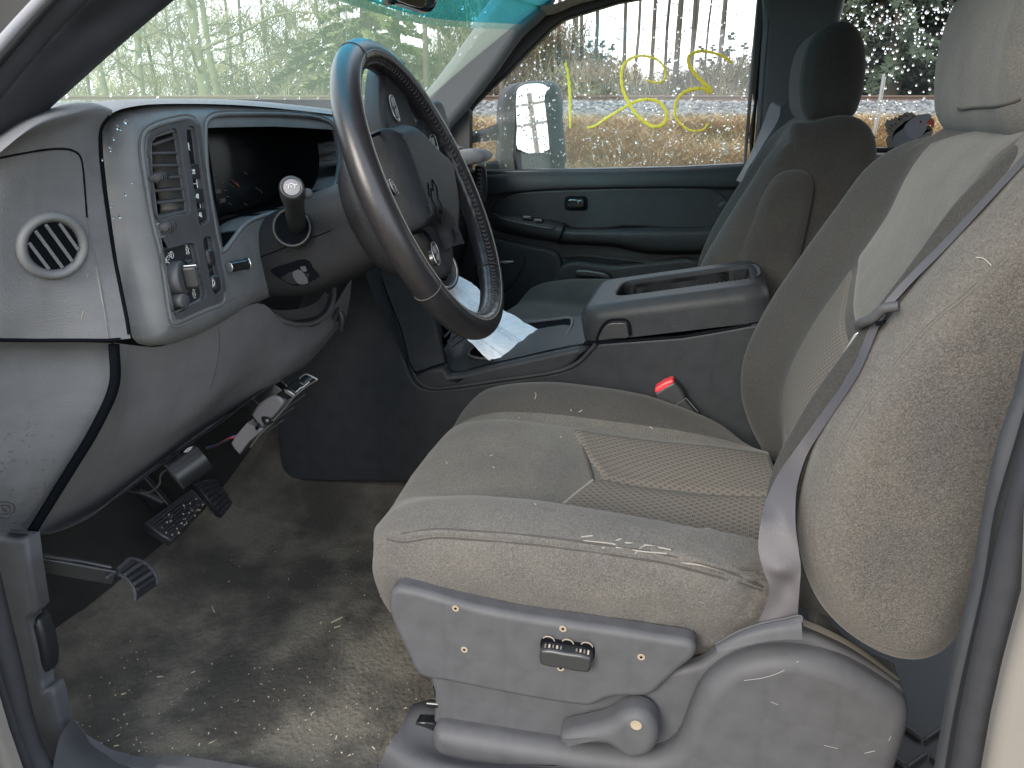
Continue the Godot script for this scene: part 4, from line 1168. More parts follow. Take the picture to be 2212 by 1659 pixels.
	part(hr, "door_handle", slab(spline(on_x([1228, 430, 1250, 429, 1262, 431, 1262, 447, 1250, 449, 1228, 448], x - 0.043), 3, true), Vector3(-0.012, 0, 0), 0.005), M.gloss_black)
	part(hr, "lock_knob", slab(on_x([1248, 434, 1252, 434, 1252, 445, 1248, 445], x - 0.055), Vector3(-0.006, 0, 0), 0.002), M.black_knob)
	part(d, "lower_panel", slab(spline(on_x([1060, 512, 1100, 518, 1150, 528, 1200, 540, 1215, 560, 1214, 620, 1190, 700, 1050, 720, 1030, 600], x - 0.026), 3, true), Vector3(-0.022, 0, 0), 0.012), M.door_plastic)
	part(d, "speaker_grille", slab(spline(on_x([1066, 524, 1100, 530, 1122, 540, 1134, 556, 1132, 574, 1120, 596, 1090, 630, 1060, 630], x - 0.048), 3, true), Vector3(-0.006, 0, 0), 0.004), M.door_plastic)
	part(d, "bright_strip", slab(on_x([1081, 564, 1092, 563, 1109, 563.5, 1110, 566, 1092, 569, 1080, 567], x - 0.054), Vector3(-0.004, 0, 0), 0.002), M.silver)
	part(d, "pocket_rim", tube(spline(each_x([1218, 556, x - 0.03, 1260, 552, x - 0.05, 1320, 558, x - 0.05, 1400, 566, x - 0.05, 1540, 566, x - 0.05]), 4), 0.004, 6), M.door_plastic)
	part(d, "door_pocket", slab(spline(on_x([1220, 566, 1330, 570, 1540, 568, 1540, 760, 1180, 760, 1190, 640], x - 0.03), 3, true), Vector3(-0.03, 0, 0), 0.012), M.door_plastic)
	part(d, "pull_grip", slab(spline(on_x([1243, 584, 1252, 579, 1280, 581, 1308, 586, 1320, 593, 1322, 612, 1312, 606, 1296, 598, 1246, 594], x - 0.062), 3, true), Vector3(-0.02, 0, 0), 0.007), M.black)


# ---- where a sight line or any ray meets a mesh, for seams, stitches, scratches and marks laid on a surface ----

func hit(mesh: Mesh, o: Vector3, d: Vector3) -> Variant:
	var best: Variant = null
	var far := 1e9
	var arr := mesh.surface_get_arrays(0)
	var v: PackedVector3Array = arr[Mesh.ARRAY_VERTEX]
	var idx: PackedInt32Array = arr[Mesh.ARRAY_INDEX]
	for i in range(0, idx.size(), 3):
		var p: Variant = Geometry3D.ray_intersects_triangle(o, d, v[idx[i]], v[idx[i + 1]], v[idx[i + 2]])
		if p != null and o.distance_squared_to(p) < far:
			far = o.distance_squared_to(p)
			best = p
	return best

func onto(mesh: Mesh, list: Array, lift := 0.001) -> PackedVector3Array:
	var out := PackedVector3Array()
	for i in range(0, list.size(), 2):
		var d := sight(list[i], list[i + 1]).normalized()
		var p: Variant = hit(mesh, EYE, d)
		if p != null: out.append(p - d * lift)
	return out

func seam(p: Node, called: String, mesh: Mesh, list: Array, r: float, mat: Material, lift := 0.0, label := "") -> void:
	var P := onto(mesh, list, lift)
	if P.size() > 1: part(p, called, tube(spline(P, 4), r, 6), mat, Transform3D.IDENTITY, label)

const PANEL_O := Vector3(-0.70, 1.466, -0.588)
var PANEL_N := Vector3(0, 0.075, 1).normalized()

var panel_shift := 0.0

func pan(list: Array, back := 0.0) -> PackedVector3Array:
	return on_plane(list, PANEL_O - PANEL_N * (back - panel_shift), PANEL_N)

func pan1(a: float, b: float, back := 0.0) -> Vector3:
	return at_plane(a, b, PANEL_O - PANEL_N * (back - panel_shift), PANEL_N)

func build_dashboard() -> void:
	var d := thing("dashboard", "charcoal plastic dashboard with vents, light switches and dark gauge cluster", "dashboard", Vector3(-0.3, 0.95, -0.75))
	# padded top
	var lip := each_z([196, 275, -0.600, 222, 262, -0.600, 246, 242, -0.598, 300, 228, -0.596, 400, 224, -0.596, 533, 228, -0.596, 667, 241, -0.596, 760, 253, -0.596, 850, 266, -0.60, 930, 288, -0.61])
	var sil := each_z([120, 262, -0.640, 180, 238, -0.634, 233, 223, -0.630, 300, 215, -0.625, 400, 213, -0.622, 533, 217, -0.622, 667, 230, -0.622, 750, 241, -0.622, 850, 257, -0.625, 930, 279, -0.63])
	var mid := PackedVector3Array(); var deep := PackedVector3Array(); var base := PackedVector3Array()
	for q in sil:
		mid.append(q + Vector3(0, -0.006, -0.09))
		deep.append(q + Vector3(0, -0.035, -0.22))
		base.append(q + Vector3(0, -0.085, -0.36))
	part(d, "top_pad", sheet([lip, sil, mid, deep, base], 4, 4), M.dash)
	# end panel by the door, with its round demister vent
	var crest := each_x([0, 330, -0.84, 40, 296, -0.83, 92, 262, -0.80, 160, 241, -0.757, 213, 229, -0.717, 243, 238, -0.697])
	var over := PackedVector3Array()
	for q in crest: over.append(q + Vector3(0.01, -0.004 - (1.49 - q.y) * 0.8, -0.06))
	var end_mesh := sheet([
		over,
		each_x([0, 330, -0.84, 40, 296, -0.83, 92, 262, -0.80, 160, 241, -0.757, 213, 229, -0.717, 243, 238, -0.697]),
		each_x([-70, 380, -0.84, -20, 350, -0.825, 60, 312, -0.80, 130, 290, -0.766, 180, 280, -0.737, 217, 285, -0.710]),
		each_x([-90, 470, -0.84, -20, 450, -0.825, 50, 420, -0.798, 120, 400, -0.767, 175, 390, -0.740, 219, 370, -0.714]),
		each_x([-90, 570, -0.84, -20, 560, -0.825, 50, 550, -0.798, 125, 545, -0.769, 190, 540, -0.743, 246, 545, -0.719]),
		each_x([-90, 670, -0.84, -20, 660, -0.825, 50, 655, -0.801, 130, 655, -0.773, 210, 655, -0.746, 270, 650, -0.723]),
		each_x([-90, 735, -0.84, -20, 735, -0.825, 50, 736, -0.801, 135, 737, -0.776, 225, 737, -0.750, 282, 731, -0.729])], 5, 5)
	var end_panel := part(d, "end_panel", end_mesh, M.dash)
	seam(end_panel, "fuse_cover_gap", end_mesh, [0, 341, 40, 333, 80, 326, 113, 322, 143, 322, 163, 328, 173, 338, 179, 363, 184, 420, 188, 470], 0.0011, M.deep_black)
	seam(end_panel, "edge_crease", end_mesh, [188, 470, 196, 520, 207, 563, 220, 636, 230, 700, 234, 732], 0.0008, M.bezel)
	seam(d, "bezel_gap", end_mesh, [236, 250, 222, 268, 216, 285, 216, 305, 218, 340, 220, 368, 228, 430, 238, 500, 247, 553, 257, 605, 266, 650, 274, 690, 279, 722], 0.0022, M.deep_black)
	seam(d, "panel_gap", end_mesh, [-10, 734, 60, 735, 117, 735, 180, 735, 233, 735, 260, 733], 0.0022, M.deep_black)
	for q in [[[207, 575], [209, 586], [214, 612], [219, 640], [223, 660]], [[176, 690], [178, 680], [181, 672]], [[187, 600], [191, 590]], [[228, 680], [232, 705]]]:
		var l := []
		for e in q: l.append_array(e)
		seam(end_panel, "scuff", end_mesh, l, 0.0005, M.stitch, 0.0)
	var beads := []
	for q in [[262, 280], [273, 264], [270, 262], [255, 276], [247, 300], [238, 318], [240, 325], [222, 345], [240, 445], [245, 470], [260, 468], [272, 420], [286, 395]]:
		var p := pan1(q[0], q[1], -0.001)
		var s := rng.randf_range(0.0012, 0.0024)
		beads.append(Transform3D(basis_from(PANEL_N) * Basis.from_scale(Vector3(s * 1.3, s, s * 0.5)), p))
	var drop := SphereMesh.new(); drop.radial_segments = 10; drop.rings = 6; drop.radius = 1.0; drop.height = 2.0
	# round vent
	var vc: Vector3 = hit(end_mesh, EYE, sight(112, 530).normalized())
	var v0: Vector3 = hit(end_mesh, EYE, sight(60, 530).normalized())
	var v1: Vector3 = hit(end_mesh, EYE, sight(160, 530).normalized())
	var v2: Vector3 = hit(end_mesh, EYE, sight(112, 590).normalized())
	var v3: Vector3 = hit(end_mesh, EYE, sight(112, 470).normalized())
	var vn := (v1 - v0).cross(v3 - v2).normalized()
	if vn.dot(EYE - vc) < 0.0: vn = -vn
	vc += vn * 0.002
	var vb := basis_from(vn)
	var vx := Transform3D(Basis(vb.x, vb.z, -vb.y), vc)
	var rv := part(d, "demister_vent", lathe([Vector2(0.034, -0.004), Vector2(0.0335, 0.003), Vector2(0.0315, 0.006), Vector2(0.029, 0.007), Vector2(0.0265, 0.0062), Vector2(0.0240, 0.003), Vector2(0.0235, -0.012), Vector2(0.0, -0.014)], 40, vx), M.bezel)
	part(rv, "vent_well", lathe([Vector2(0.0232, 0.0015), Vector2(0.0, 0.0012)], 32, vx), M.deep_black)
	for k in 4:
		var off := (k - 1.5) * 0.0112
		var along := (vb.x * 0.45 - vb.y * 0.9).normalized()
		var across := vn.cross(along)
		var half := sqrt(maxf(0.0233 * 0.0233 - off * off, 0.00001))
		var c := vc + vn * 0.003 + across * off
		part(rv, "slat", bar(c - along * half, c + along * half, 0.0035, 0.0022, 0.001, across), M.bezel)
	# bezel with openings for the switch panel and the gauges
	var h1 := spline(pan([306, 330, 307, 300, 314, 284, 328, 275, 345, 268, 372, 261, 399, 256, 413, 259, 422, 268, 427, 300, 432, 350, 444, 433, 457, 495, 467, 560, 477, 625, 484, 644, 480, 655, 450, 668, 410, 685, 384, 696, 373, 697, 367, 686, 355, 610, 345, 545, 330, 485, 317, 410]), 3, true)
	var h2 := spline(pan([443, 300, 444, 267, 451, 256, 467, 249, 533, 246, 633, 248, 687, 255, 717, 272, 730, 310, 733, 360, 722, 400, 690, 430, 640, 448, 567, 467, 530, 484, 505, 515, 489, 536, 478, 543, 470, 520, 463, 483, 448, 383]), 3, true)
	var bez := part(d, "bezel", slab(pan([218, 300, 222, 266, 246, 242, 300, 228, 350, 225, 400, 224, 470, 226, 533, 228, 600, 234, 667, 241, 720, 248, 760, 254, 850, 268, 930, 290, 940, 340, 930, 420, 900, 500, 850, 540, 800, 560, 740, 575, 640, 600, 557, 646, 500, 673, 440, 706, 400, 726, 350, 744, 318, 747, 298, 742, 286, 730, 277, 700, 268, 655, 249, 553, 238, 500, 229, 433, 220, 365], 0.036), PANEL_N * 0.038, 0.030, [shifted(h1, PANEL_N * -0.036), shifted(h2, PANEL_N * -0.036)], 6, false, 0.005), M.bezel)
	scatter(bez, "raindrops", drop, M.water_drop, beads, [], "rain drops on the dashboard edge")
	for q in [h1, h2]:
		part(bez, "opening_edge", tube(q, 0.0032, 8, true), M.bezel)
	var r0 := PackedVector3Array(); var r1 := PackedVector3Array()
	for p in h2:
		r0.append(p - PANEL_N * 0.005)
		r1.append(p - PANEL_N * 0.10)
	part(bez, "cluster_hood", sheet([r0, r1], 2, 1, null, true), M.deep_black)
	# gauges behind a smoked lens
	var lens := part(d, "gauge_cluster", slab(pan([425, 215, 800, 215, 800, 600, 440, 600], 0.10), PANEL_N * 0.003, 0.001), M.smoked_lens)
	for t in [["160", 456, 393], ["180", 471, 413], ["200", 481, 433]]:
		lettering(lens, "numerals", t[0], pan1(t[1], t[2], 0.0955), Vector3.RIGHT, Vector3.UP, 0.0062, M.faint_print)
	for q in [[464, 384, 470, 381], [478, 397, 482, 395], [484, 411, 490, 411], [489, 424, 495, 425], [494, 439, 501, 442], [510, 394, 516, 400], [527, 372, 534, 376], [553, 404, 558, 410], [560, 410, 566, 416], [528, 440, 534, 443], [546, 448, 550, 456], [498, 400, 506, 404], [595, 424, 600, 420], [619, 470, 625, 466]]:
		part(lens, "dial_tick", tube(PackedVector3Array([pan1(q[0], q[1], 0.0960), pan1(q[2], q[3], 0.0960)]), 0.0005, 5), M.faint_print)
	for q in [[500, 388, 516, 403], [581, 431, 591, 436], [533, 450, 545, 461]]:
		part(lens, "dial_needle", tube(PackedVector3Array([pan1(q[0], q[1], 0.0945), pan1(q[2], q[3], 0.0945)]), PackedFloat32Array([0.0004, 0.0011]), 6), M.needle)
	part(d, "cluster_ledge", sheet([pan([462, 480, 480, 468, 520, 462, 600, 452, 690, 430], 0.06), pan([464, 500, 482, 500, 520, 478, 600, 462, 690, 440], 0.03)], 3, 3), M.black)
	build_switches(d)
	# lower panels
	var knee := sheet([
		each_x([246, 740, -0.722, 250, 830, -0.728, 212, 925, -0.742, 146, 1034, -0.753, 76, 1146, -0.765, 70, 1150, -0.80]),
		each_x([290, 746, -0.695, 292, 840, -0.682, 262, 950, -0.690, 200, 1048, -0.70, 126, 1143, -0.715, 112, 1150, -0.76]),
		each_x([348, 748, -0.662, 378, 830, -0.628, 345, 930, -0.628, 285, 1015, -0.635, 202, 1110, -0.66, 180, 1122, -0.72]),
		each_x([440, 712, -0.602, 472, 790, -0.565, 450, 870, -0.562, 400, 930, -0.565, 290, 1042, -0.60, 275, 1060, -0.66]),
		each_x([556, 655, -0.505, 575, 720, -0.472, 555, 790, -0.470, 515, 845, -0.475, 404, 957, -0.50, 390, 975, -0.57]),
		each_x([612, 690, -0.43, 645, 735, -0.385, 640, 775, -0.385, 610, 815, -0.39, 502, 888, -0.42, 490, 905, -0.50]),
		each_x([690, 700, -0.33, 705, 722, -0.305, 690, 750, -0.305, 660, 790, -0.31, 570, 832, -0.35, 560, 850, -0.43]),
		each_x([760, 600, -0.25, 755, 650, -0.235, 745, 690, -0.235, 720, 720, -0.24, 650, 770, -0.27, 640, 790, -0.33])], 5, 5)
	part(d, "knee_panel", knee, M.dash)
	seam(d, "crease", knee, [470, 708, 474, 725, 473, 760, 466, 800, 455, 840], 0.0007, M.trim, 0.0)
	part(d, "side_panel", sheet([
		each_x([-60, 739, -0.84, 0, 739, -0.815, 80, 739, -0.785, 160, 739, -0.755, 240, 741, -0.724]),
		each_x([-60, 760, -0.83, 0, 760, -0.803, 80, 760, -0.772, 160, 760, -0.745, 240, 762, -0.722]),
		each_x([-60, 850, -0.83, 0, 850, -0.805, 80, 850, -0.778, 160, 846, -0.752, 241, 832, -0.730]),
		each_x([-80, 950, -0.84, -10, 950, -0.815, 60, 945, -0.79, 140, 938, -0.765, 200, 925, -0.745]),
		each_x([-100, 1060, -0.85, -30, 1060, -0.83, 20, 1056, -0.805, 85, 1046, -0.778, 134, 1036, -0.757]),
		each_x([-120, 1125, -0.86, -50, 1130, -0.845, -20, 1136, -0.82, 25, 1143, -0.79, 62, 1147, -0.768]),
		each_x([-120, 1130, -0.89, -50, 1136, -0.88, -20, 1142, -0.85, 25, 1150, -0.82, 62, 1154, -0.80])], 5, 5), M.dash)
	part(d, "panel_gap", tube(spline(each_x([246, 744, -0.735, 247, 830, -0.741, 206, 925, -0.755, 140, 1034, -0.767, 69, 1148, -0.78]), 5), 0.0055, 8), M.deep_black)
	var side_part: MeshInstance3D = d.get_node("side_panel")
	for q in [[-4, 1084, 18, 1085, 29, 1090, 31, 1101, 24, 1110, 16, 1119, -4, 1117], [1, 1092, 16, 1092, 21, 1096, 21, 1106, 16, 1110, 1, 1110], [4, 1097, 15, 1105], [15, 1097, 4, 1105]]:
		seam(side_part, "moulded_mark", side_part.mesh, q, 0.0008, M.trim)
	var rain := []
	var side_mesh: Mesh = d.get_node("side_panel").mesh
	for k in 110:
		var a := rng.randf_range(2, 118)
		var b := 860 + 280 * sqrt(rng.randf())
		if a > 180 - (b - 850) * 0.40: continue
		var p: Variant = hit(side_mesh, EYE, sight(a, b).normalized())
		if p == null: continue
		var s := rng.randf_range(0.0007, 0.0016)
		rain.append(Transform3D(basis_from(Vector3(-0.6, 0.1, 0.8)) * Basis.from_scale(Vector3(s, s * 1.4, s * 0.6)), p))
	scatter(d.get_node("side_panel"), "raindrops", drop, M.water_drop, rain, [], "fine raindrops on the lower side panel")
	# centre and passenger side
	part(d, "passenger_top", sheet([
		xyz([-0.14, 1.455, -0.62, 0.10, 1.425, -0.63, 0.35, 1.40, -0.645, 0.60, 1.392, -0.65, 0.74, 1.385, -0.665]),
		xyz([-0.14, 1.475, -0.66, 0.10, 1.442, -0.67, 0.35, 1.415, -0.68, 0.60, 1.405, -0.69, 0.76, 1.398, -0.70]),
		xyz([-0.14, 1.470, -0.80, 0.10, 1.450, -0.80, 0.35, 1.435, -0.80, 0.60, 1.425, -0.80, 0.78, 1.415, -0.80]),
		xyz([-0.14, 1.40, -1.0, 0.10, 1.40, -1.0, 0.35, 1.40, -1.0, 0.60, 1.40, -0.98, 0.80, 1.40, -0.92])], 5, 5), M.dash)
	part(d, "passenger_face", sheet([
		xyz([-0.14, 1.455, -0.62, 0.10, 1.425, -0.63, 0.35, 1.40, -0.645, 0.60, 1.392, -0.65, 0.74, 1.385, -0.665]),
		xyz([-0.14, 1.43, -0.62, 0.10, 1.40, -0.635, 0.35, 1.375, -0.66, 0.60, 1.362, -0.665, 0.755, 1.355, -0.675]),
		xyz([-0.14, 1.36, -0.60, 0.10, 1.35, -0.63, 0.35, 1.33, -0.68, 0.60, 1.32, -0.69, 0.76, 1.31, -0.70]),
		xyz([-0.14, 1.26, -0.575, 0.10, 1.25, -0.61, 0.35, 1.24, -0.67, 0.60, 1.235, -0.685, 0.765, 1.23, -0.70])], 5, 5), M.dash)
	part(d, "glove_box", sheet([
		xyz([0.02, 1.222, -0.61, 0.35, 1.214, -0.655, 0.60, 1.210, -0.67, 0.765, 1.205, -0.69]),
		xyz([0.02, 1.212, -0.595, 0.35, 1.206, -0.640, 0.60, 1.200, -0.655, 0.765, 1.195, -0.675]),
		xyz([0.02, 1.10, -0.60, 0.35, 1.09, -0.645, 0.60, 1.09, -0.66, 0.765, 1.08, -0.68]),
		xyz([0.02, 0.98, -0.68, 0.35, 0.97, -0.73, 0.60, 0.97, -0.74, 0.765, 0.96, -0.76])], 5, 5), M.door_plastic)
	part(d, "trim_line", tube(spline(xyz([0.0, 1.224, -0.600, 0.35, 1.226, -0.655, 0.60, 1.222, -0.670, 0.765, 1.216, -0.688]), 5), 0.0045, 8), M.trim)
	part(d, "dash_end_cap", ball(at_x(1016, 338, 0.62), Vector3(0.13, 0.020, 0.050)), M.dash)
	var pv := part(d, "passenger_vent", slab(on_x([1026, 358, 1041, 362, 1044, 400, 1042, 440, 1028, 436], 0.64), Vector3(-0.02, 0, 0.02), 0.006), M.black)
	for k in 8:
		part(pv, "vent_blade", bar(at_x(1030, 366 + k * 9, 0.618), at_x(1041, 368 + k * 9, 0.618), 0.006, 0.003, 0.0012), M.trim)
	part(d, "centre_stack", sheet([
		xyz([-0.20, 1.44, -0.60, -0.08, 1.44, -0.60, 0.06, 1.43, -0.61, 0.12, 1.42, -0.63]),
		xyz([-0.20, 1.30, -0.575, -0.08, 1.30, -0.57, 0.06, 1.30, -0.58, 0.12, 1.30, -0.61]),
		xyz([-0.18, 1.20, -0.56, -0.08, 1.18, -0.545, 0.06, 1.18, -0.55, 0.12, 1.18, -0.59]),
		xyz([-0.14, 1.06, -0.52, -0.08, 1.05, -0.51, 0.06, 1.05, -0.51, 0.10, 1.05, -0.55])], 4, 4), M.console)
	var oc := at_x(957, 582, -0.045)
	var on := Vector3(-0.35, 0.35, 0.87).normalized()
	var ob := basis_from(on)
	var ox := Transform3D(Basis(ob.x, ob.z, -ob.y), oc)
	var ps := part(d, "power_socket", lathe([Vector2(0.040, -0.02), Vector2(0.040, 0.002), Vector2(0.0385, 0.004), Vector2(0.036, 0.004), Vector2(0.033, 0.0), Vector2(0.029, -0.01), Vector2(0.0, -0.012)], 36, ox), M.trim)
	part(ps, "socket_cap", ball(oc - on * 0.004, Vector3(0.012, 0.022, 0.010), ob, 14), M.gloss_black)
	part(ps, "socket_ring", tube(circle(oc + on * 0.003, ob.x, ob.y, 0.0345, 36), 0.0016, 6, true), M.silver)

func circle(c: Vector3, a: Vector3, b: Vector3, r: float, n := 32, from := 0.0, to := TAU) -> PackedVector3Array:
	var P := PackedVector3Array()
	for k in n: P.append(c + (a * cos(from + (to - from) * k / n) + b * sin(from + (to - from) * k / n)) * r)
	return P

func build_switches(d: Node3D) -> void:
	panel_shift = 0.0075
	# inset panel, 11 mm behind the bezel: vent, four-wheel-drive buttons, lamp switches
	var vent := spline(pan([315, 322, 319, 302, 331, 291, 351, 283, 367, 279, 375, 290, 384, 349, 394, 410, 399, 458, 365, 466, 331, 473, 321, 410, 315, 345], 0.009), 3, true)
	var strip := spline(pan([393, 284, 396, 276, 406, 274, 412, 280, 420, 335, 429, 395, 440, 476, 431, 484, 422, 488, 413, 433, 400, 350], 0.009), 3, true)
	var lamp := spline(pan([340, 549, 343, 542, 374, 533, 404, 526, 411, 531, 422, 585, 434, 634, 431, 645, 404, 660, 374, 676, 364, 669, 352, 605], 0.009), 3, true)
	var strip2 := spline(pan([429, 524, 431, 515, 443, 512, 448, 516, 456, 560, 469, 622, 462, 632, 454, 636, 446, 612, 436, 560], 0.009), 3, true)
	var insert := part(d, "switch_panel", slab(pan([298, 330, 300, 296, 310, 276, 340, 262, 399, 248, 422, 254, 432, 270, 440, 350, 452, 433, 465, 495, 476, 560, 487, 625, 492, 650, 470, 668, 384, 704, 366, 704, 358, 686, 345, 610, 336, 545, 322, 485, 309, 410], 0.016), PANEL_N * 0.007, 0.001, [vent, strip, lamp, strip2], 3), M.trim)
	for q in [vent, strip, lamp, strip2]: part(insert, "slot_edge", tube(q, 0.0016, 6, true), M.trim)
	part(insert, "backing", slab(pan([305, 270, 440, 250, 500, 660, 370, 705], 0.045), PANEL_N * 0.001, 0.0003), M.deep_black)
	var wall := PackedVector3Array(); var wall2 := PackedVector3Array()
	for p in vent:
		wall.append(p - PANEL_N * 0.002); wall2.append(p - PANEL_N * 0.036)
	part(insert, "vent_throat", sheet([wall, wall2], 1, 1, null, true), M.black)
	# vent slats
	for q in [[314, 313, 372, 294], [313, 331, 372.5, 330], [315, 358, 381, 356], [318, 385, 381, 381], [321, 412, 386, 407], [326, 438, 391, 431]]:
		var a := pan1(q[0], q[1], 0.017); var b := pan1(q[2], q[3], 0.017)
		part(insert, "vent_slat", bar(a, b, 0.0032, 0.020, 0.0014), M.trim)
	var kc := pan1(343, 383, 0.004)
	var knob := part(insert, "vent_knob", ball(kc, Vector3(0.0160, 0.0052, 0.0050)), M.trim)
	for k in 4: part(knob, "knob_rib", tube(circle(kc + Vector3(-0.006 + k * 0.004, 0, 0), Vector3.UP, Vector3.BACK, [0.0052, 0.0062, 0.0062, 0.0052][k], 14), 0.0006, 5, true), M.trim)
	part(insert, "vent_ledge", bar(pan1(331, 473, 0.010), pan1(399, 458, 0.010), 0.006, 0.012, 0.002), M.trim)
	var th := part(insert, "thumbwheel_plate", slab(pan([333, 481, 399, 466, 404, 485, 400, 494, 340, 512], 0.012), PANEL_N * 0.0050, 0.001), M.panel)
	var wc := pan1(362, 489, 0.004)
	part(th, "thumbwheel", ball(wc, Vector3(0.0145, 0.0058, 0.0050)), M.trim)
	for k in 5: part(th, "wheel_rib", tube(circle(wc + Vector3(-0.0064 + k * 0.0032, 0, 0), Vector3.UP, Vector3.BACK, [0.0050, 0.0064, 0.0068, 0.0064, 0.0050][k], 14), 0.0006, 5, true), M.trim)
	part(th, "vent_symbol", lines_on([[-0.004, 0.005, 0.003, 0.005, -0.001, -0.005], [0.0005, -0.002, 0.004, -0.003]], pan1(345, 493, 0.0062), Vector3.RIGHT, Vector3.UP, 0.0004), M.print)
	part(th, "vent_symbol", lines_on([[-0.002, 0.004, 0.002, 0.004], [-0.002, 0.0015, 0.002, 0.0015], [-0.002, -0.001, 0.002, -0.001], [-0.002, -0.0035, 0.002, -0.0035]], pan1(382, 481, 0.0062), Vector3.RIGHT, Vector3.UP, 0.0004), M.print)
	# four-wheel-drive strip
	var st := part(insert, "drive_selector", slab(pan([389, 270, 414, 268, 446, 482, 420, 493], 0.0131), PANEL_N * 0.004, 0.001), M.gloss_black)
	lettering(st, "caption", "4", pan1(406.5, 312, 0.0088), Vector3.RIGHT, Vector3.UP, 0.0040, M.print)
	lettering(st, "caption", "4X", pan1(405, 320, 0.0088), Vector3.RIGHT, Vector3.UP, 0.0055, M.print)
	lettering(st, "caption", "N", pan1(412, 397, 0.0088), Vector3.RIGHT, Vector3.UP, 0.0042, M.print)
	part(st, "caption_line", tube(pan([414.5, 397.5, 425, 396.5], 0.0088), 0.0005, 5), M.print)
	part(st, "caption_line", tube(pan([424, 384, 427, 406], 0.0088), 0.0005, 5), M.print)
	part(st, "caption_line", tube(pan([431, 434, 433.5, 449], 0.0088), 0.0005, 5), M.print)
	for q in [[[400.5, 355, 421, 354, 425.5, 386, 406, 388.5], "2", 417, 371], [[408, 410, 428, 408, 432.5, 438, 412.5, 441], "4", 425, 424], [[414.5, 452, 434, 450, 438, 475, 420, 481], "4", 431.5, 464]]:
		var b := part(st, "drive_button", slab(pan(q[0], 0.012), PANEL_N * 0.007, 0.002), M.black_knob)
		lettering(b, "caption", q[1], pan1(q[2], q[3], 0.0045), Vector3.RIGHT, Vector3.UP, 0.0050, M.print)
		part(b, "arrow", lines_on([[0, -0.0028, 0, 0.0028], [-0.001, 0.0015, 0, 0.0028, 0.001, 0.0015]] if q[2] < 430 else [[0, 0.0028, 0, -0.0028], [-0.001, -0.0015, 0, -0.0028, 0.001, -0.0015]], pan1(q[2] + 3.4, q[3], 0.0045), Vector3.RIGHT, Vector3.UP, 0.00035), M.print)
		part(b, "lamp_dot", ball(pan1(q[0][0] + 9, q[0][1] + 6, 0.005), Vector3.ONE * 0.0006, Basis(), 8), M.print)
	# lamp panel
	var lp := part(insert, "lamp_panel", slab(pan([334, 540, 408, 520, 440, 640, 364, 686], 0.0125), PANEL_N * 0.003, 0.0006), M.panel)
	var c := pan1(380, 601, 0.0095)
	var pb := basis_from(PANEL_N)
	# the knob is set towards the driver
	var kb := basis_from(Vector3(0.32, 0.07, 0.94))
	c += kb.z * 0.004
	var kx := Transform3D(Basis(kb.x, kb.z, -kb.y), c)
	var k1 := part(lp, "lamp_knob", lathe([Vector2(0.0192, -0.008), Vector2(0.0192, 0.003), Vector2(0.0184, 0.0048), Vector2(0.0172, 0.0052), Vector2(0.0, 0.0056)], 36, kx), M.trim)
	var gx := Basis(PANEL_N, deg_to_rad(0.0)) * pb
	part(k1, "grip", rbox(Vector3(0.0105, 0.026, 0.018), 0.004, Transform3D(kb, c + kb.z * 0.013)), M.black_knob)
	for k in 9:
		var y := -0.0112 + k * 0.0027
		part(k1, "grip_rib", bar(c + kb.z * 0.0220 + kb.y * y - kb.x * 0.005, c + kb.z * 0.0220 + kb.y * y + kb.x * 0.005, 0.0014, 0.0012, 0.0005), M.trim)
	part(k1, "pointer", tube(PackedVector3Array([c + kb.z * 0.008 + kb.y * 0.0132 - kb.x * 0.002, c + kb.z * 0.0218 + kb.y * 0.0132 - kb.x * 0.002]), 0.0007, 6), M.print)
	var c2 := pan1(377, 650, 0.0095)
	part(lp, "fog_knob", lathe([Vector2(0.0078, 0.0), Vector2(0.0080, 0.012), Vector2(0.0074, 0.0145), Vector2(0.0, 0.0150)], 24, Transform3D(Basis(pb.x, pb.z, -pb.y), c2)), M.trim)
	var P0 := pan1(399, 561, 0.008); var P1 := pan1(420, 599, 0.008)
	var dm := part(lp, "dimmer_wheel", tube(spline(PackedVector3Array([P0, (P0 + P1) / 2 + PANEL_N * 0.004, P1]), 6), 0.0034, 8), M.black_knob)
	for k in 7: part(dm, "wheel_tooth", rbox(Vector3(0.0062, 0.0018, 0.005), 0.0006, Transform3D(pb, P0.lerp(P1, (k + 0.5) / 7.0) + PANEL_N * (0.0035 + 0.004 * sin(PI * (k + 0.5) / 7.0)))), M.trim)
	var up := pb.y; var ri := pb.x
	lettering(lp, "caption", "AUTO", pan1(356.5, 581.5, 0.0092), ri, up, 0.0034, M.print)
	part(lp, "off_symbol", tube(circle(pan1(361, 611, 0.0092), ri, up, 0.0046, 24), 0.00045, 5, true), M.print)
	part(lp, "parking_lamp_symbol", lines_on([[-0.0015, 0.003, -0.0006, 0.001, -0.0006, -0.001, -0.0015, -0.003], [0.0015, 0.003, 0.0006, 0.001, 0.0006, -0.001, 0.0015, -0.003], [-0.0025, 0.0025, -0.004, 0.004], [-0.0028, 0, -0.005, 0], [-0.0025, -0.0025, -0.004, -0.004], [0.0025, 0.0025, 0.004, 0.004], [0.0028, 0, 0.005, 0], [0.0025, -0.0025, 0.004, -0.004]], pan1(359, 562, 0.0092), ri, up, 0.0004), M.print)
	part(lp, "headlamp_symbol", lines_on([[0.0, 0.004, 0.0, -0.004, 0.0025, -0.003, 0.0038, 0, 0.0025, 0.003, 0.0, 0.004], [-0.001, 0.003, -0.0045, 0.002], [-0.001, 0.001, -0.0045, 0.0], [-0.001, -0.001, -0.0045, -0.002]], pan1(370, 551, 0.0092), ri, up, 0.0004), M.print)
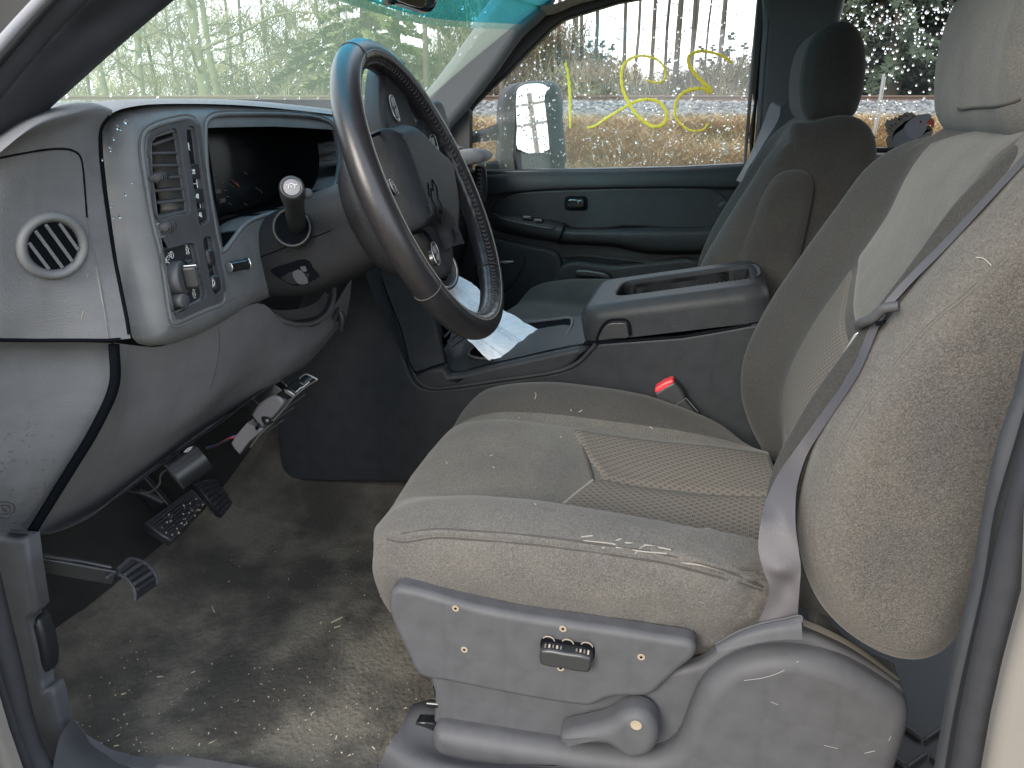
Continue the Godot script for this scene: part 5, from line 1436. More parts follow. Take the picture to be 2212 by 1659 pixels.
	part(lp, "dimmer_symbol", lines_on([[-0.0014, 0.0045, 0.0014, 0.0045, 0.0014, 0.0062, -0.0014, 0.0062, -0.0014, 0.0045], [0, 0.0035, 0.0016, 0.002, 0.0016, -0.002, 0, -0.0035, -0.0016, -0.002, -0.0016, 0.002, 0, 0.0035], [-0.0032, 0, -0.002, 0], [0.002, 0, 0.0032, 0], [0, -0.004, 0, -0.006], [0.0018, -0.003, 0.003, -0.005], [-0.0018, -0.003, -0.003, -0.005]], pan1(404.5, 539, 0.0092), ri, up, 0.0004), M.print)
	part(lp, "fog_symbol", lines_on([[0, 0.003, 0, -0.003], [-0.003, 0.0016, 0.003, -0.0016], [-0.003, -0.0016, 0.003, 0.0016], [-0.0012, 0.0045, 0.0012, 0.0045]], pan1(390.5, 650, 0.0092), ri, up, 0.0004), M.print)
	part(lp, "interior_lamp_symbol", lines_on([[-0.002, 0.0025, 0.002, 0.0025, 0.002, -0.0025, -0.002, -0.0025, -0.002, 0.0025], [0, 0.004, 0, 0.006], [0.002, 0.0035, 0.003, 0.005], [-0.002, -0.0045, 0.002, -0.0045], [-0.002, 0.0, 0.002, 0.0]], pan1(419, 635, 0.0092), ri, up, 0.0004), M.print)
	var ds := part(insert, "button_strip", slab(pan([424, 508, 452, 506, 476, 628, 450, 642], 0.0135), PANEL_N * 0.003, 0.0006), M.panel)
	for q in [[447, 556, 0.0078, 0.0105], [458.5, 611, 0.0078, 0.0105]]:
		var b := part(ds, "round_button", rbox(Vector3(q[2] * 2, q[3] * 2, 0.016), 0.006, Transform3D(pb, pan1(q[0], q[1], 0.008))), M.black_knob)
		if q[1] > 600: part(b, "trailer_symbol", lines_on([[-0.001, 0.0035, 0.0015, 0.0030, 0.0025, 0, 0.0015, -0.0030, -0.001, -0.0035, -0.0015, 0, -0.001, 0.0035], [-0.003, -0.002, -0.001, -0.001], [-0.003, -0.004, -0.001, -0.003]], pan1(461, 611, -0.0005), ri, up, 0.0004), M.print)
	part(ds, "warning_symbol", lines_on([[-0.0014, -0.003, 0.0014, -0.003], [-0.0012, -0.0018, 0.0012, -0.0018], [-0.0012, -0.0006, -0.0022, 0.0015, -0.0012, 0.0035, 0.0012, 0.0035, 0.0022, 0.0015, 0.0012, -0.0006, -0.0012, -0.0006]], pan1(436, 524, 0.010), ri, up, 0.0004), M.print)
	part(ds, "divider", bar(pan1(441, 589, 0.010), pan1(461, 579, 0.010), 0.002, 0.002, 0.0008), M.trim)
	part(insert, "pale_edge", bar(pan1(374, 677, 0.006), pan1(432, 647, 0.006), 0.0022, 0.003, 0.001), M.bezel)  # ledge edge in the paler bezel colour
	part(insert, "pale_edge", bar(pan1(341, 514, 0.006), pan1(405, 495, 0.006), 0.0022, 0.003, 0.001), M.bezel)
	panel_shift = 0.0
	part(insert, "pale_edge", bar(pan1(423, 491, 0.006), pan1(446, 485, 0.006), 0.0022, 0.003, 0.001), M.bezel)


# ---- steering column, steering wheel, pedals ----

const WC := Vector3(-0.4, 1.387, -0.365)
var WN := Vector3(0.067, 0.405, 0.912).normalized()
var WU := Vector3.UP.cross(Vector3(0.067, 0.405, 0.912)).normalized()
var WV := Vector3(0.067, 0.405, 0.912).normalized().cross(Vector3.UP.cross(Vector3(0.067, 0.405, 0.912)).normalized())

func wl(a: float, b: float, c: float) -> Vector3:
	return WC + WU * a + WV * b + WN * c

func wp(list: Array, c := 0.0) -> PackedVector3Array:
	return on_plane(list, WC + WN * c, WN)

func build_column_and_wheel() -> void:
	var col := thing("steering_column", "black plastic steering column shroud with stalk on its left side", "steering column", wl(0, -0.06, -0.18))
	var rows := []
	for q in [[-0.045, 0.050, 0.045, 0.045], [-0.072, 0.074, 0.056, 0.056], [-0.10, 0.084, 0.060, 0.061], [-0.15, 0.086, 0.064, 0.063], [-0.20, 0.085, 0.064, 0.061], [-0.24, 0.080, 0.058, 0.050], [-0.27, 0.070, 0.046, 0.036], [-0.288, 0.050, 0.030, 0.022], [-0.293, 0.02, 0.012, 0.01]]:
		var r := PackedVector3Array()
		for k in 20:
			var g := TAU * k / 20.0
			var cx := signf(cos(g)) * pow(absf(cos(g)), 0.55)
			var sy := signf(sin(g)) * pow(absf(sin(g)), 0.60)
			r.append(wl(0.01 + cx * q[1], sy * (q[2] if sy > 0 else q[3]), q[0]))
		rows.append(r)
	var shroud := sheet(rows, 4, 3, null, true)
	var sh := part(col, "shroud", shroud, M.airbag_cover)
	seam(sh, "parting_line", shroud, [534, 566, 560, 556, 600, 541, 640, 525, 690, 508, 716, 497], 0.0009, M.deep_black)
	var slot := onto(shroud, [584, 585, 596, 577, 625, 568, 655, 560, 668, 564, 676, 578, 690, 596, 684, 602, 660, 612, 640, 618, 610, 606], 0.0)
	if slot.size() > 6:
		part(sh, "tilt_slot_shade", slab(spline(slot, 3, true), (EYE - slot[0]).normalized() * 0.0012, 0.0006), M.deep_black)  # flat black plate, the slot's inner shade put into its colour
		part(sh, "slot_plate", slab(spline(onto(shroud, [630, 590, 636, 584, 650, 582, 668, 610, 655, 616, 640, 612], 0.001), 3, true), (EYE - slot[0]).normalized() * 0.002, 0.0015), M.black)
		part(sh, "slot_plate", slab(onto(shroud, [648, 576, 660, 574, 664, 586, 652, 589], 0.001), (EYE - slot[0]).normalized() * 0.001, 0.0005), M.black)
	# stalk
	var b0 := wl(-0.072, 0.030, -0.160)
	var tip := at_x(630, 404, -0.612)
	var ax := (tip - b0).normalized()
	var sb := basis_from(ax)
	var to_axis := Basis(sb.x, sb.z, -sb.y)
	part(col, "stalk_boot", lathe([Vector2(0.0255, -0.006), Vector2(0.0258, 0.004), Vector2(0.0235, 0.0065), Vector2(0.021, 0.004), Vector2(0.020, -0.004)], 28, Transform3D(basis_axis(Vector3(-0.93, 0.25, 0.25)), b0 - Vector3(0.012, 0, 0))), M.black_knob)
	part(col, "boot_well", lathe([Vector2(0.021, 0.002), Vector2(0.0, 0.001)], 24, Transform3D(basis_axis(Vector3(-0.93, 0.25, 0.25)), b0 - Vector3(0.012, 0, 0))), M.deep_black)
	var len_ := b0.distance_to(tip)
	var stalk := part(col, "stalk", lathe([Vector2(0.0120, -0.01), Vector2(0.0120, len_ - 0.055), Vector2(0.0112, len_ - 0.040), Vector2(0.0136, len_ - 0.036), Vector2(0.0142, len_ - 0.022), Vector2(0.0140, len_ - 0.004), Vector2(0.0128, len_), Vector2(0.0105, len_ + 0.0008), Vector2(0.0098, len_ - 0.0015), Vector2(0.0, len_ - 0.0016)], 32, Transform3D(to_axis, b0)), M.black_knob)
	var face := b0 + ax * (len_ - 0.0009)
	part(stalk, "cruise_button", lathe([Vector2(0.0092, -0.001), Vector2(0.0090, 0.0006), Vector2(0.0, 0.0012)], 28, Transform3D(to_axis, face)), M.grey_case)
	var fr := sb.x; var fu := sb.y
	part(stalk, "gauge_symbol", join([tube(circle(face + ax * 0.0016, fr, fu, 0.0036, 18, -0.7, PI + 0.7), 0.00035, 5), lines_on([[0, 0, -0.0014, 0.0016], [0.003, 0.0016, 0.0058, 0.0026], [-0.0054, 0.0026, -0.0046, 0.0022]], face + ax * 0.0016, fr, fu, 0.0004)]), M.print)
	part(stalk, "side_button", ball(b0 + ax * (len_ - 0.018) + sb.x * 0.0165 + sb.y * -0.002, Vector3(0.006, 0.0055, 0.008), sb), M.trim)
	# tilt lever
	var t0 := at_x(534, 570, -0.548); var t1 := at_x(497, 577, -0.570)
	var tl := part(col, "tilt_lever", tube(PackedVector3Array([t0, t0.lerp(t1, 0.3), t1]), 0.0066, 16), M.gloss_black)
	part(tl, "lever_ring", tube(circle(t0, Vector3.UP, (t1 - t0).cross(Vector3.UP).normalized(), 0.0078, 20), 0.0010, 6, true), M.chrome)
	part(tl, "lever_cap", lathe([Vector2(0.0062, 0), Vector2(0.0060, 0.0015), Vector2(0, 0.002)], 18, Transform3D(basis_axis(t1 - t0), t1)), M.silver)
	# lower collar where the column leaves the knee panel
	var lc := part(col, "lower_collar", sheet([each_x([560, 650, -0.46, 590, 668, -0.45, 640, 668, -0.42, 680, 655, -0.39, 702, 630, -0.36]), each_x([566, 662, -0.44, 596, 681, -0.435, 644, 680, -0.405, 686, 665, -0.375, 706, 634, -0.345]), each_x([585, 672, -0.42, 605, 689, -0.42, 650, 690, -0.39, 692, 676, -0.36, 712, 636, -0.33])], 4, 5), M.trim)
	part(lc, "collar_edge", tube(spline(each_x([580, 668, -0.44, 612, 692, -0.43, 650, 701, -0.40, 685, 695, -0.37, 708, 677, -0.345, 720, 650, -0.325, 722, 622, -0.315]), 5), 0.0035, 8), M.trim)
	part(col, "hanging_clip", tube(spline(each_x([724, 690, -0.30, 733, 672, -0.30, 740, 690, -0.30, 738, 712, -0.30]), 4), 0.006, 8), M.black)

	# wheel
	var w := thing("steering_wheel", "black leather steering wheel with worn stitched rim", "steering wheel", WC)
	var tr := 0.0180
	# the rim in three leather pieces: smooth, worn pale at the upper left, puckered along the inner seam on the right
	var n := 200
	var ring := circle(WC, WU, WV, 0.19, n)
	var v := PackedVector3Array(); var nn := PackedVector3Array(); var uv := PackedVector2Array(); var idx := PackedInt32Array()
	var sides := 28
	for i in n:
		var g := TAU * i / n
		var out := (ring[i] - WC).normalized()
		for k in sides:
			var s := TAU * k / sides
			var dir := out * cos(s) + WN * sin(s)
			var r := tr
			var inner := maxf(0.0, cos(s - PI + 0.5))          # towards the middle of the wheel, front side
			r -= 0.0022 * pow(maxf(0.0, cos(s - PI + 0.62)), 60.0)  # sewn groove
			r += 0.0006 * pow(inner, 6.0) * sin(g * 150.0)
			v.append(ring[i] + dir * r); nn.append(dir); uv.append(Vector2(float(k) / sides, g))
	for i in n:
		for k in sides:
			var a := i * sides + k; var b := i * sides + (k + 1) % sides
			var c := ((i + 1) % n) * sides + k; var e := ((i + 1) % n) * sides + (k + 1) % sides
			idx.append_array(PackedInt32Array([a, b, e, a, e, c]))
	var nrm := PackedVector3Array(); nrm.resize(v.size())
	for i in n:
		for k in sides:
			var dv := v[((i + 1) % n) * sides + k] - v[((i - 1 + n) % n) * sides + k]
			var du := v[i * sides + (k + 1) % sides] - v[i * sides + (k - 1 + sides) % sides]
			var q := dv.cross(du).normalized()
			nrm[i * sides + k] = q if q.dot(nn[i * sides + k]) > 0 else -q
	var rim := part(w, "rim", make(v, nrm, uv, idx), M.leather)
	var ridge := PackedVector3Array()
	for i in 160:
		var g := TAU * i / 160.0
		var out := WU * cos(g) + WV * sin(g)
		ridge.append(WC + out * 0.19 + (out * cos(1.75) + WN * sin(1.75)) * (tr - 0.0004))
	part(rim, "leather_edge_highlight", tube(ridge, 0.0011, 6, true), M.stitch)  # pale colour paints the light caught along the rim's leather ridge
	var st := []
	for i in range(0, 150):
		var g := TAU * (i - 45) / 150.0
		if g > deg_to_rad(150) and g < deg_to_rad(200): continue
		var out := WU * cos(g) + WV * sin(g)
		var along := -WU * sin(g) + WV * cos(g)
		var s := PI - 0.62
		var dir := out * cos(s) + WN * sin(s)
		var side := -out * sin(s) + WN * cos(s)
		var c := WC + out * 0.19 + dir * (tr - 0.0006)
		for e in [-1.0, 1.0]:
			st.append([capsule_bit(c, c + side * 0.0036 * e + along * 0.0032 + dir * 0.0004, 0.0012), Transform3D.IDENTITY])
	var stitches := part(rim, "stitching", join(st), M.thread)
	stitches.set_meta("kind", "stuff")
	for g in [deg_to_rad(212), deg_to_rad(312), deg_to_rad(108), deg_to_rad(20)]:
		var out := WU * cos(g) + WV * sin(g)
		part(rim, "leather_joint", tube(circle(WC + out * 0.19, out, WN, tr + 0.0002, 28), 0.0009, 6, true), M.seam)
	# hub, four spokes, airbag cover
	part(w, "hub_back", lathe([Vector2(0.055, -0.095), Vector2(0.082, -0.088), Vector2(0.096, -0.070), Vector2(0.096, -0.058), Vector2(0.080, -0.042), Vector2(0.06, -0.034), Vector2(0.0, -0.03)], 36, Transform3D(basis_axis(WN), WC)), M.airbag_cover)
	var s1 := part(w, "spoke", slab(spline(wp([793, 158, 802, 144, 822, 138, 841, 150, 845, 160, 841, 182, 844, 212, 850, 243, 868, 292, 850, 300, 800, 300, 795, 290, 788, 238], -0.030), 3, true), WN * 0.028, 0.008), M.airbag_cover)
	var s2 := part(w, "spoke", slab(spline(wp([870, 296, 882, 262, 893, 238, 902, 233, 922, 232, 934, 256, 945, 318, 944, 350, 938, 358, 904, 336], -0.030), 3, true), WN * 0.028, 0.010), M.airbag_cover)
	var s3 := part(w, "spoke", slab(spline(wp([798, 300, 830, 360, 862, 420, 880, 470, 876, 500, 860, 480, 820, 400, 800, 340], -0.030), 3, true), WN * 0.020, 0.008), M.airbag_cover)
	var s4 := part(w, "spoke", slab(spline(wp([870, 492, 900, 500, 930, 520, 946, 552, 944, 600, 938, 606, 915, 572, 888, 528], -0.030), 3, true), WN * 0.026, 0.008), M.airbag_cover)
	var pad_o := spline(wp([797, 294, 812, 288, 838, 281, 852, 284, 866, 294, 884, 313, 902, 331, 922, 346, 939, 355, 945, 380, 951, 420, 956, 460, 957, 500, 954, 530, 949, 546, 942, 552, 935, 532, 924, 508, 913, 498, 898, 500, 880, 506, 866, 478, 852, 440, 838, 402, 820, 350], -0.018), 3, true)
	var pad := part(w, "airbag_cover", slab(pad_o, WN * 0.036, 0.024, [], 7), M.airbag_cover)
	part(pad, "cover_groove", tube(spline(wp([797, 296, 838, 284, 866, 297, 902, 335, 939, 358], -0.004), 5), 0.0022, 6), M.deep_black)
	part(pad, "cover_groove", tube(spline(wp([880, 508, 898, 502, 913, 499, 924, 509, 936, 533, 944, 554], -0.002), 5), 0.0024, 6), M.deep_black)
	var ea: Vector3 = at_plane(939, 399, WC + WN * 0.0186, WN)
	var eb: Vector3 = at_plane(947, 470, WC + WN * 0.0186, WN)
	var er := (ea - eb).normalized()
	var eu := WN.cross(er).normalized()
	var ec := (ea + eb) / 2.0
	var bow := [[-0.034, 0.006, -0.012, 0.006, -0.010, 0.013, 0.011, 0.013, 0.013, 0.006, 0.035, 0.006, 0.031, -0.006, 0.009, -0.006, 0.007, -0.013, -0.013, -0.013, -0.011, -0.006, -0.037, -0.006, -0.034, 0.006]]
	part(pad, "emblem_outline", lines_on(bow, ec, er, eu, 0.0006), M.deep_black)
	lettering(pad, "caption", "AIR BAG", at_plane(926, 410, WC + WN * 0.0182, WN), er, eu, 0.0045, M.deep_black)
	for q in [[s1, [833, 211, 840, 212, 847, 230, 853, 250, 855, 266, 848, 262, 840, 246, 834, 226]], [s2, [921, 300, 926, 294, 932, 298, 938, 318, 941, 345, 936, 350, 929, 334, 923, 316]], [s3, [832, 392, 838, 396, 847, 412, 852, 422, 846, 422, 837, 408]], [s4, [923, 530, 930, 528, 936, 540, 941, 560, 940, 576, 934, 572, 926, 552]]]:
		var o := spline(wp(q[1], -0.006), 3, true)
		var c := Vector3.ZERO
		for p in o: c += p
		c /= o.size()
		var pod := part(q[0], "button_pod", slab(o, WN * 0.006, 0.002), M.gloss_black)
		part(pod, "pod_rim", tube(shifted(o, WN * 0.006), 0.0007, 5, true), M.silver)
		for e in [0.33, -0.33]:
			var P := PackedVector3Array()
			var tall := (o[0] - c).normalized()
			for p in o: P.append(c + (p - c) * 0.36 + (o[o.size() / 2] - o[0]) * e * 0.62 + WN * 0.006)
			part(pod, "button", slab(P, WN * 0.002, 0.001), M.grey_case)

func shifted(P: PackedVector3Array, by: Vector3) -> PackedVector3Array:
	var out := PackedVector3Array()
	for p in P: out.append(p + by)
	return out

func basis_axis(n: Vector3) -> Basis:                        # local y along n
	var b := basis_from(n.normalized(), Vector3.UP if absf(n.normalized().y) < 0.95 else Vector3.RIGHT)
	return Basis(b.x, b.z, -b.y)

func capsule_bit(a: Vector3, b: Vector3, r: float) -> ArrayMesh:
	return tube(PackedVector3Array([a, (a + b) / 2.0 + (EYE - a).normalized() * r * 0.4, b]), PackedFloat32Array([r * 0.6, r, r * 0.6]), 5)

func pedal_pad(p: Node, called: String, quad: PackedVector3Array, ribs: int, thick: float, mat: Material) -> MeshInstance3D:
	# quad: left top, right top, right bottom, left bottom
	var n := (quad[1] - quad[0]).cross(quad[3] - quad[0]).normalized()
	if n.dot(EYE - quad[0]) < 0: n = -n
	var o := part(p, called, slab(shifted(quad, -n * thick), n * thick, thick * 0.35), mat)
	for k in ribs:
		var t := (k + 0.7) / (ribs + 0.4)
		var a := quad[0].lerp(quad[3], t).lerp(quad[1].lerp(quad[2], t), 0.06)
		var b := quad[0].lerp(quad[3], t).lerp(quad[1].lerp(quad[2], t), 0.94)
		part(o, "rib", bar(a, b, quad[0].distance_to(quad[3]) / ribs * 0.55, 0.004, 0.0015, (quad[3] - quad[0]).normalized()), M.rubber)
	return o

func build_pedals() -> void:
	var b := thing("brake_pedal", "wide dusty ribbed brake pedal under the dashboard", "pedal", at_x(380, 1110, -0.40))
	var q := each_x([311, 1129, -0.475, 415, 1054, -0.345, 448, 1088, -0.345, 371, 1168, -0.475])
	var pad := pedal_pad(b, "pad", q, 8, 0.014, M.black_knob)
	part(b, "arm", bar(at_x(385, 1110, -0.40) + Vector3(0, 0, -0.02), at_x(330, 1000, -0.42) + Vector3(0, 0.05, -0.10), 0.03, 0.012, 0.003), M.black)
	var grit := []; var gc := []
	for k in 46:
		var p := q[0].lerp(q[1], rng.randf()).lerp(q[3].lerp(q[2], rng.randf()), pow(rng.randf(), 0.6))
		grit.append(Transform3D(Basis.from_scale(Vector3.ONE * rng.randf_range(0.0008, 0.0022)), p + (EYE - p).normalized() * 0.003))
		gc.append(Color(0.34, 0.30, 0.22) * rng.randf_range(0.5, 1.1))
	var crumb := SphereMesh.new(); crumb.radial_segments = 6; crumb.rings = 3; crumb.radius = 1.0; crumb.height = 2.0
	scatter(pad, "grit", crumb, M.stone, grit, gc, "dry mud on the brake pedal")
	var a := thing("accelerator_pedal", "narrow worn ribbed accelerator pedal right of the brake pedal", "pedal", at_x(465, 1070, -0.26))
	pedal_pad(a, "pad", each_x([424, 1042, -0.30, 466, 1030, -0.235, 504, 1088, -0.235, 480, 1117, -0.28]), 7, 0.010, M.black_knob)
	part(a, "arm", bar(at_x(450, 1050, -0.26) + Vector3(0, 0, -0.02), at_x(440, 960, -0.26) + Vector3(0, 0.03, -0.10), 0.015, 0.01, 0.003), M.black)
	var k := thing("parking_brake_pedal", "small curved ribbed parking brake pedal low on the left", "pedal", at_x(290, 1250, -0.68))
	# a pad bent over like a saddle: across it runs from the left edge to the right, along it follows the bend
	var lft := each_x([232, 1247, -0.715, 242, 1240, -0.705, 262, 1243, -0.69, 280, 1258, -0.682, 291, 1277, -0.682, 292, 1299, -0.69])
	var rgt := each_x([272, 1211, -0.665, 283, 1207, -0.655, 306, 1213, -0.64, 326, 1228, -0.632, 337, 1246, -0.632, 340, 1264, -0.64])
	var mid := PackedVector3Array()
	for i in lft.size(): mid.append((lft[i] + rgt[i]) / 2.0)
	var kp := part(k, "pad", sheet([lft, mid, rgt], 4, 5), M.black_knob)
	part(kp, "pad_edge", tube(spline(lft, 4), 0.0025, 6), M.trim)
	part(kp, "pad_edge", tube(spline(rgt, 4), 0.0025, 6), M.trim)
	var ls := spline(lft, 8); var rs := spline(rgt, 8)
	for t in 6:
		var i := 7 + t * 5
		var lift := (EYE - ls[i]).normalized() * 0.0015
		part(kp, "rib", bar(ls[i].lerp(rs[i], 0.08) + lift, ls[i].lerp(rs[i], 0.92) + lift, 0.0052, 0.004, 0.0015, (ls[i + 1] - ls[i]).normalized()), M.rubber if t % 2 else M.trim)
	part(k, "arm", bar(at_x(262, 1240, -0.70) + Vector3(0, -0.006, -0.01), at_x(92, 1218, -0.76) + Vector3(0, 0, -0.03), 0.022, 0.010, 0.003), M.black)
	part(k, "rod", tube(each_x([240, 1226, -0.70, 170, 1212, -0.72, 96, 1201, -0.75]), 0.0035, 6), M.black_knob)


# ---- centre console ----

func build_console() -> void:
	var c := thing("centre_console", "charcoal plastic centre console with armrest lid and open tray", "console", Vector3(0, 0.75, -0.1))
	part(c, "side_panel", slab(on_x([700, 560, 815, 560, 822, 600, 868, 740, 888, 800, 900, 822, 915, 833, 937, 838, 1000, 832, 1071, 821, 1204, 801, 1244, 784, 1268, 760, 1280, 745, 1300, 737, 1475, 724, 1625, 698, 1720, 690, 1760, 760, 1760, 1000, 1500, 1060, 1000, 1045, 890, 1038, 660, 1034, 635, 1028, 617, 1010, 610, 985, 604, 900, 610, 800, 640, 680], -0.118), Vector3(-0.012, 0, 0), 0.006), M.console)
	part(c, "flank_panel", slab(on_x([800, 560, 822, 588, 868, 708, 897, 803, 967, 781, 950, 715, 930, 655, 905, 600, 880, 555], -0.122), Vector3(-0.012, 0, 0), 0.004), M.console)
	part(c, "flank_edge", tube(spline(on_x([815, 575, 826, 600, 852, 670, 872, 735, 890, 795, 902, 820, 917, 833, 937, 838.5, 1000, 833, 1071, 822, 1204, 802, 1246, 785, 1272, 760, 1288, 743], -0.131), 4), 0.0042, 8), M.console)
	part(c, "panel_gap", tube(spline(on_x([820, 590, 866, 712, 896, 804, 930, 794, 967, 782], -0.136), 3), 0.0014, 6), M.deep_black)
	part(c, "tray_rail", slab(spline(on_x([898, 806, 912, 828, 937, 834, 1000, 828, 1071, 818, 1204, 798, 1238, 782, 1260, 760, 1272, 750, 1278, 741, 1204, 752, 1120, 771, 1050, 786, 978, 800, 967, 783], -0.108), 2, true), Vector3(-0.026, 0, 0), 0.010), M.console)
	part(c, "tray_top", sheet([
		each_x([950, 760, -0.11, 978, 800, -0.118, 1050, 786, -0.118, 1120, 771, -0.118, 1204, 752, -0.118, 1285, 738, -0.118]),
		each_x([965, 745, -0.07, 990, 775, -0.085, 1060, 764, -0.085, 1120, 754, -0.085, 1195, 741, -0.085, 1285, 730, -0.09]),
		each_x([975, 720, 0.0, 1005, 742, 0.0, 1062, 733, 0.0, 1120, 725, 0.0, 1185, 716, 0.0, 1270, 706, 0.0]),
		each_x([985, 695, 0.085, 1020, 716, 0.085, 1065, 709, 0.085, 1125, 702, 0.085, 1185, 695, 0.085, 1262, 688, 0.085]),
		each_x([990, 690, 0.118, 1030, 709, 0.118, 1070, 703, 0.118, 1128, 696, 0.118, 1188, 690, 0.118, 1262, 682, 0.118]),
		each_x([990, 720, 0.13, 1030, 740, 0.13, 1070, 733, 0.13, 1128, 726, 0.13, 1188, 720, 0.13, 1262, 712, 0.13])], 4, 4), M.console)
	var ty := at_x(1180, 720, 0.0).y
	var well := spline(each_x([1128, 703, 0.075, 1160, 699, 0.075, 1200, 694, 0.075, 1230, 691, 0.075, 1236, 697, 0.06, 1226, 726, -0.03, 1214, 744, -0.07, 1190, 750, -0.075, 1140, 758, -0.075, 1110, 762, -0.075, 1112, 740, 0.0]), 3, true)
	part(c, "cup_well_shade", slab(shifted(well, Vector3(0, 0.002, 0)), Vector3(0, 0.0015, 0), 0.0005), M.deep_black)  # flat black plate on the tray, painting the shade inside the well
	part(c, "well_rim", tube(shifted(well, Vector3(0, 0.004, 0)), 0.0035, 6, true), M.trim)
	var front := spline(each_x([1012, 768, -0.085, 1030, 776, -0.098, 1058, 776, -0.10, 1075, 766, -0.085, 1060, 750, -0.05, 1030, 750, -0.05]), 3, true)
	part(c, "front_well_shade", slab(shifted(front, Vector3(0, 0.002, 0)), Vector3(0, 0.0015, 0), 0.0005), M.deep_black)  # another black plate in place of the well's inner shade
	part(c, "well_rim", tube(shifted(front, Vector3(0, 0.003, 0)), 0.0025, 6, true), M.trim)
	for k in 3:
		part(c, "tray_rib", tube(each_x([961 + k * 7, 727 + k * 11, -0.10, 988 + k * 12, 700 + k * 12, -0.02]), 0.0024, 6), M.trim)
	# lid
	var near := each_x([1266, 738, -0.122, 1300, 735.5, -0.126, 1380, 730, -0.128, 1475, 722.5, -0.128, 1560, 710, -0.128, 1618, 698, -0.126, 1640, 688, -0.115])
	var foot := PackedVector3Array()
	var run := near[5] - near[1]
	var corner := 0.042
	var z0 := -0.15; var z1 := 1.15                        # ends of the lid along its run
	var ru := corner / run.length()
	for k in 4:
		var sx := -1.0 if k == 0 or k == 3 else 1.0
		var end := z1 if k < 2 else z0
		for i in 7:
			var g := PI / 2 * i / 6.0
			var a := sin(g) if k % 2 == 0 else cos(g)
			var cs := cos(g) if k % 2 == 0 else sin(g)
			var along := end + (ru * (a - 1.0) if k < 2 else -ru * (a - 1.0))
			var p := near[1] + run * along
			foot.append(Vector3(sx * (0.128 - corner + corner * cs), p.y, p.z))
	var slope := (near[5] - near[1]).normalized()
	var lup := slope.cross(Vector3(-1, 0, 0)).normalized()
	if lup.y < 0: lup = -lup
	var a0 := near[1]
	var rec := PackedVector3Array()
	for q in [[0.026, -0.040], [0.034, -0.052], [0.050, -0.057], [0.14, -0.057], [0.22, -0.057], [0.250, -0.054], [0.262, -0.042], [0.266, 0.0], [0.262, 0.048], [0.250, 0.060], [0.22, 0.064], [0.14, 0.064], [0.050, 0.064], [0.034, 0.060], [0.026, 0.048], [0.023, 0.0]]:
		rec.append(Vector3(q[1], a0.y, a0.z) + slope * Vector3(0, slope.y, slope.z).length() * q[0])
	rec = spline(rec, 3, true)
	var lid := part(c, "armrest_lid", slab(foot, lup * 0.060, 0.026, [rec], 6, false, 0.008), M.console)
	part(lid, "recess_floor", slab(shifted(rec, lup * 0.030), lup * 0.002, 0.0005), M.black)
	var rin := PackedVector3Array(); var rdn := PackedVector3Array()
	for p in rec:
		rin.append(p + lup * 0.058); rdn.append(p + lup * 0.030)
	part(lid, "recess_wall", sheet([rin, rdn], 2, 1, null, true), M.console)
	for k in 26:
		part(lid, "lattice_bar", bar(rec[0].lerp(rec[24], 0.06 + k * 0.034) + lup * 0.033 + Vector3(0.05, 0, 0), rec[0].lerp(rec[24], 0.06 + k * 0.034 + 0.02) + lup * 0.033 + Vector3(-0.004, 0, 0), 0.003, 0.003, 0.001, lup), M.panel)
	var lt := part(lid, "lid_latch", slab(spline(on_x([1292, 734, 1296, 722, 1305, 706, 1316, 698, 1335, 696, 1352, 697, 1356, 704, 1358, 718, 1359, 728, 1325, 731], -0.130), 3, true), Vector3(-0.004, 0, 0), 0.002), M.black_knob)
	part(lt, "latch_edge", tube(spline(on_x([1288, 737, 1294, 718, 1304, 701, 1316, 692, 1336, 690, 1352, 691, 1358, 698, 1362, 724], -0.133), 3), 0.0018, 6), M.deep_black)
	part(c, "lid_gap", tube(spline(on_x([1262, 742, 1290, 741, 1380, 735, 1475, 727, 1560, 714, 1622, 700], -0.127), 3), 0.0028, 6), M.deep_black)
	part(c, "console_back", slab(xyz([-0.12, 0.75, 0.13, 0.12, 0.75, 0.13, 0.12, 1.14, 0.12, -0.12, 1.14, 0.12]), Vector3(0, 0, 0.02), 0.005), M.console)
	part(c, "far_side", slab(xyz([0.12, 0.78, -0.50, 0.12, 1.02, -0.48, 0.12, 1.10, -0.17, 0.12, 1.15, 0.13, 0.12, 0.76, 0.13]), Vector3(0.012, 0, 0), 0.004), M.console)


# ---- seats ----

func seat_point(p: Vector3, driver: bool) -> Vector3:
	return p if driver else Vector3(-p.x, p.y, p.z - 0.10)

func seat_rows(list: Array, driver: bool) -> Array:
	var rows := []
	for r in list:
		var P := xyz(r)
		for i in P.size(): P[i] = seat_point(P[i], driver)
		rows.append(P)
	return rows

func cast_grid(mesh: Mesh, corners: Array, dir: Vector3, nu: int, nv: int, lift: float, wave: Variant = null) -> ArrayMesh:
	# a patch laid on a mesh: corners are [a, b] edge splines, dir the way the patch is dropped
	var A: PackedVector3Array = corners[0]
	var B: PackedVector3Array = corners[1]
	var rows := []
	for i in nu + 1:
		var r := PackedVector3Array()
		for j in nv + 1:
			var u := float(i) / nu; var v := float(j) / nv
			var a := A[int(round(u * (A.size() - 1)))]; var b := B[int(round(u * (B.size() - 1)))]
			var p := a.lerp(b, v)
			var q: Variant = hit(mesh, p - dir * 0.3, dir)
			if q != null: p = q
			var l := lift * (1.0 if i > 0 and i < nu and j > 0 and j < nv else -0.6)
			if wave != null: l += float(wave.call(u, v))
			r.append(p - dir * l)
		rows.append(r)
	return sheet(rows, 1, 1)

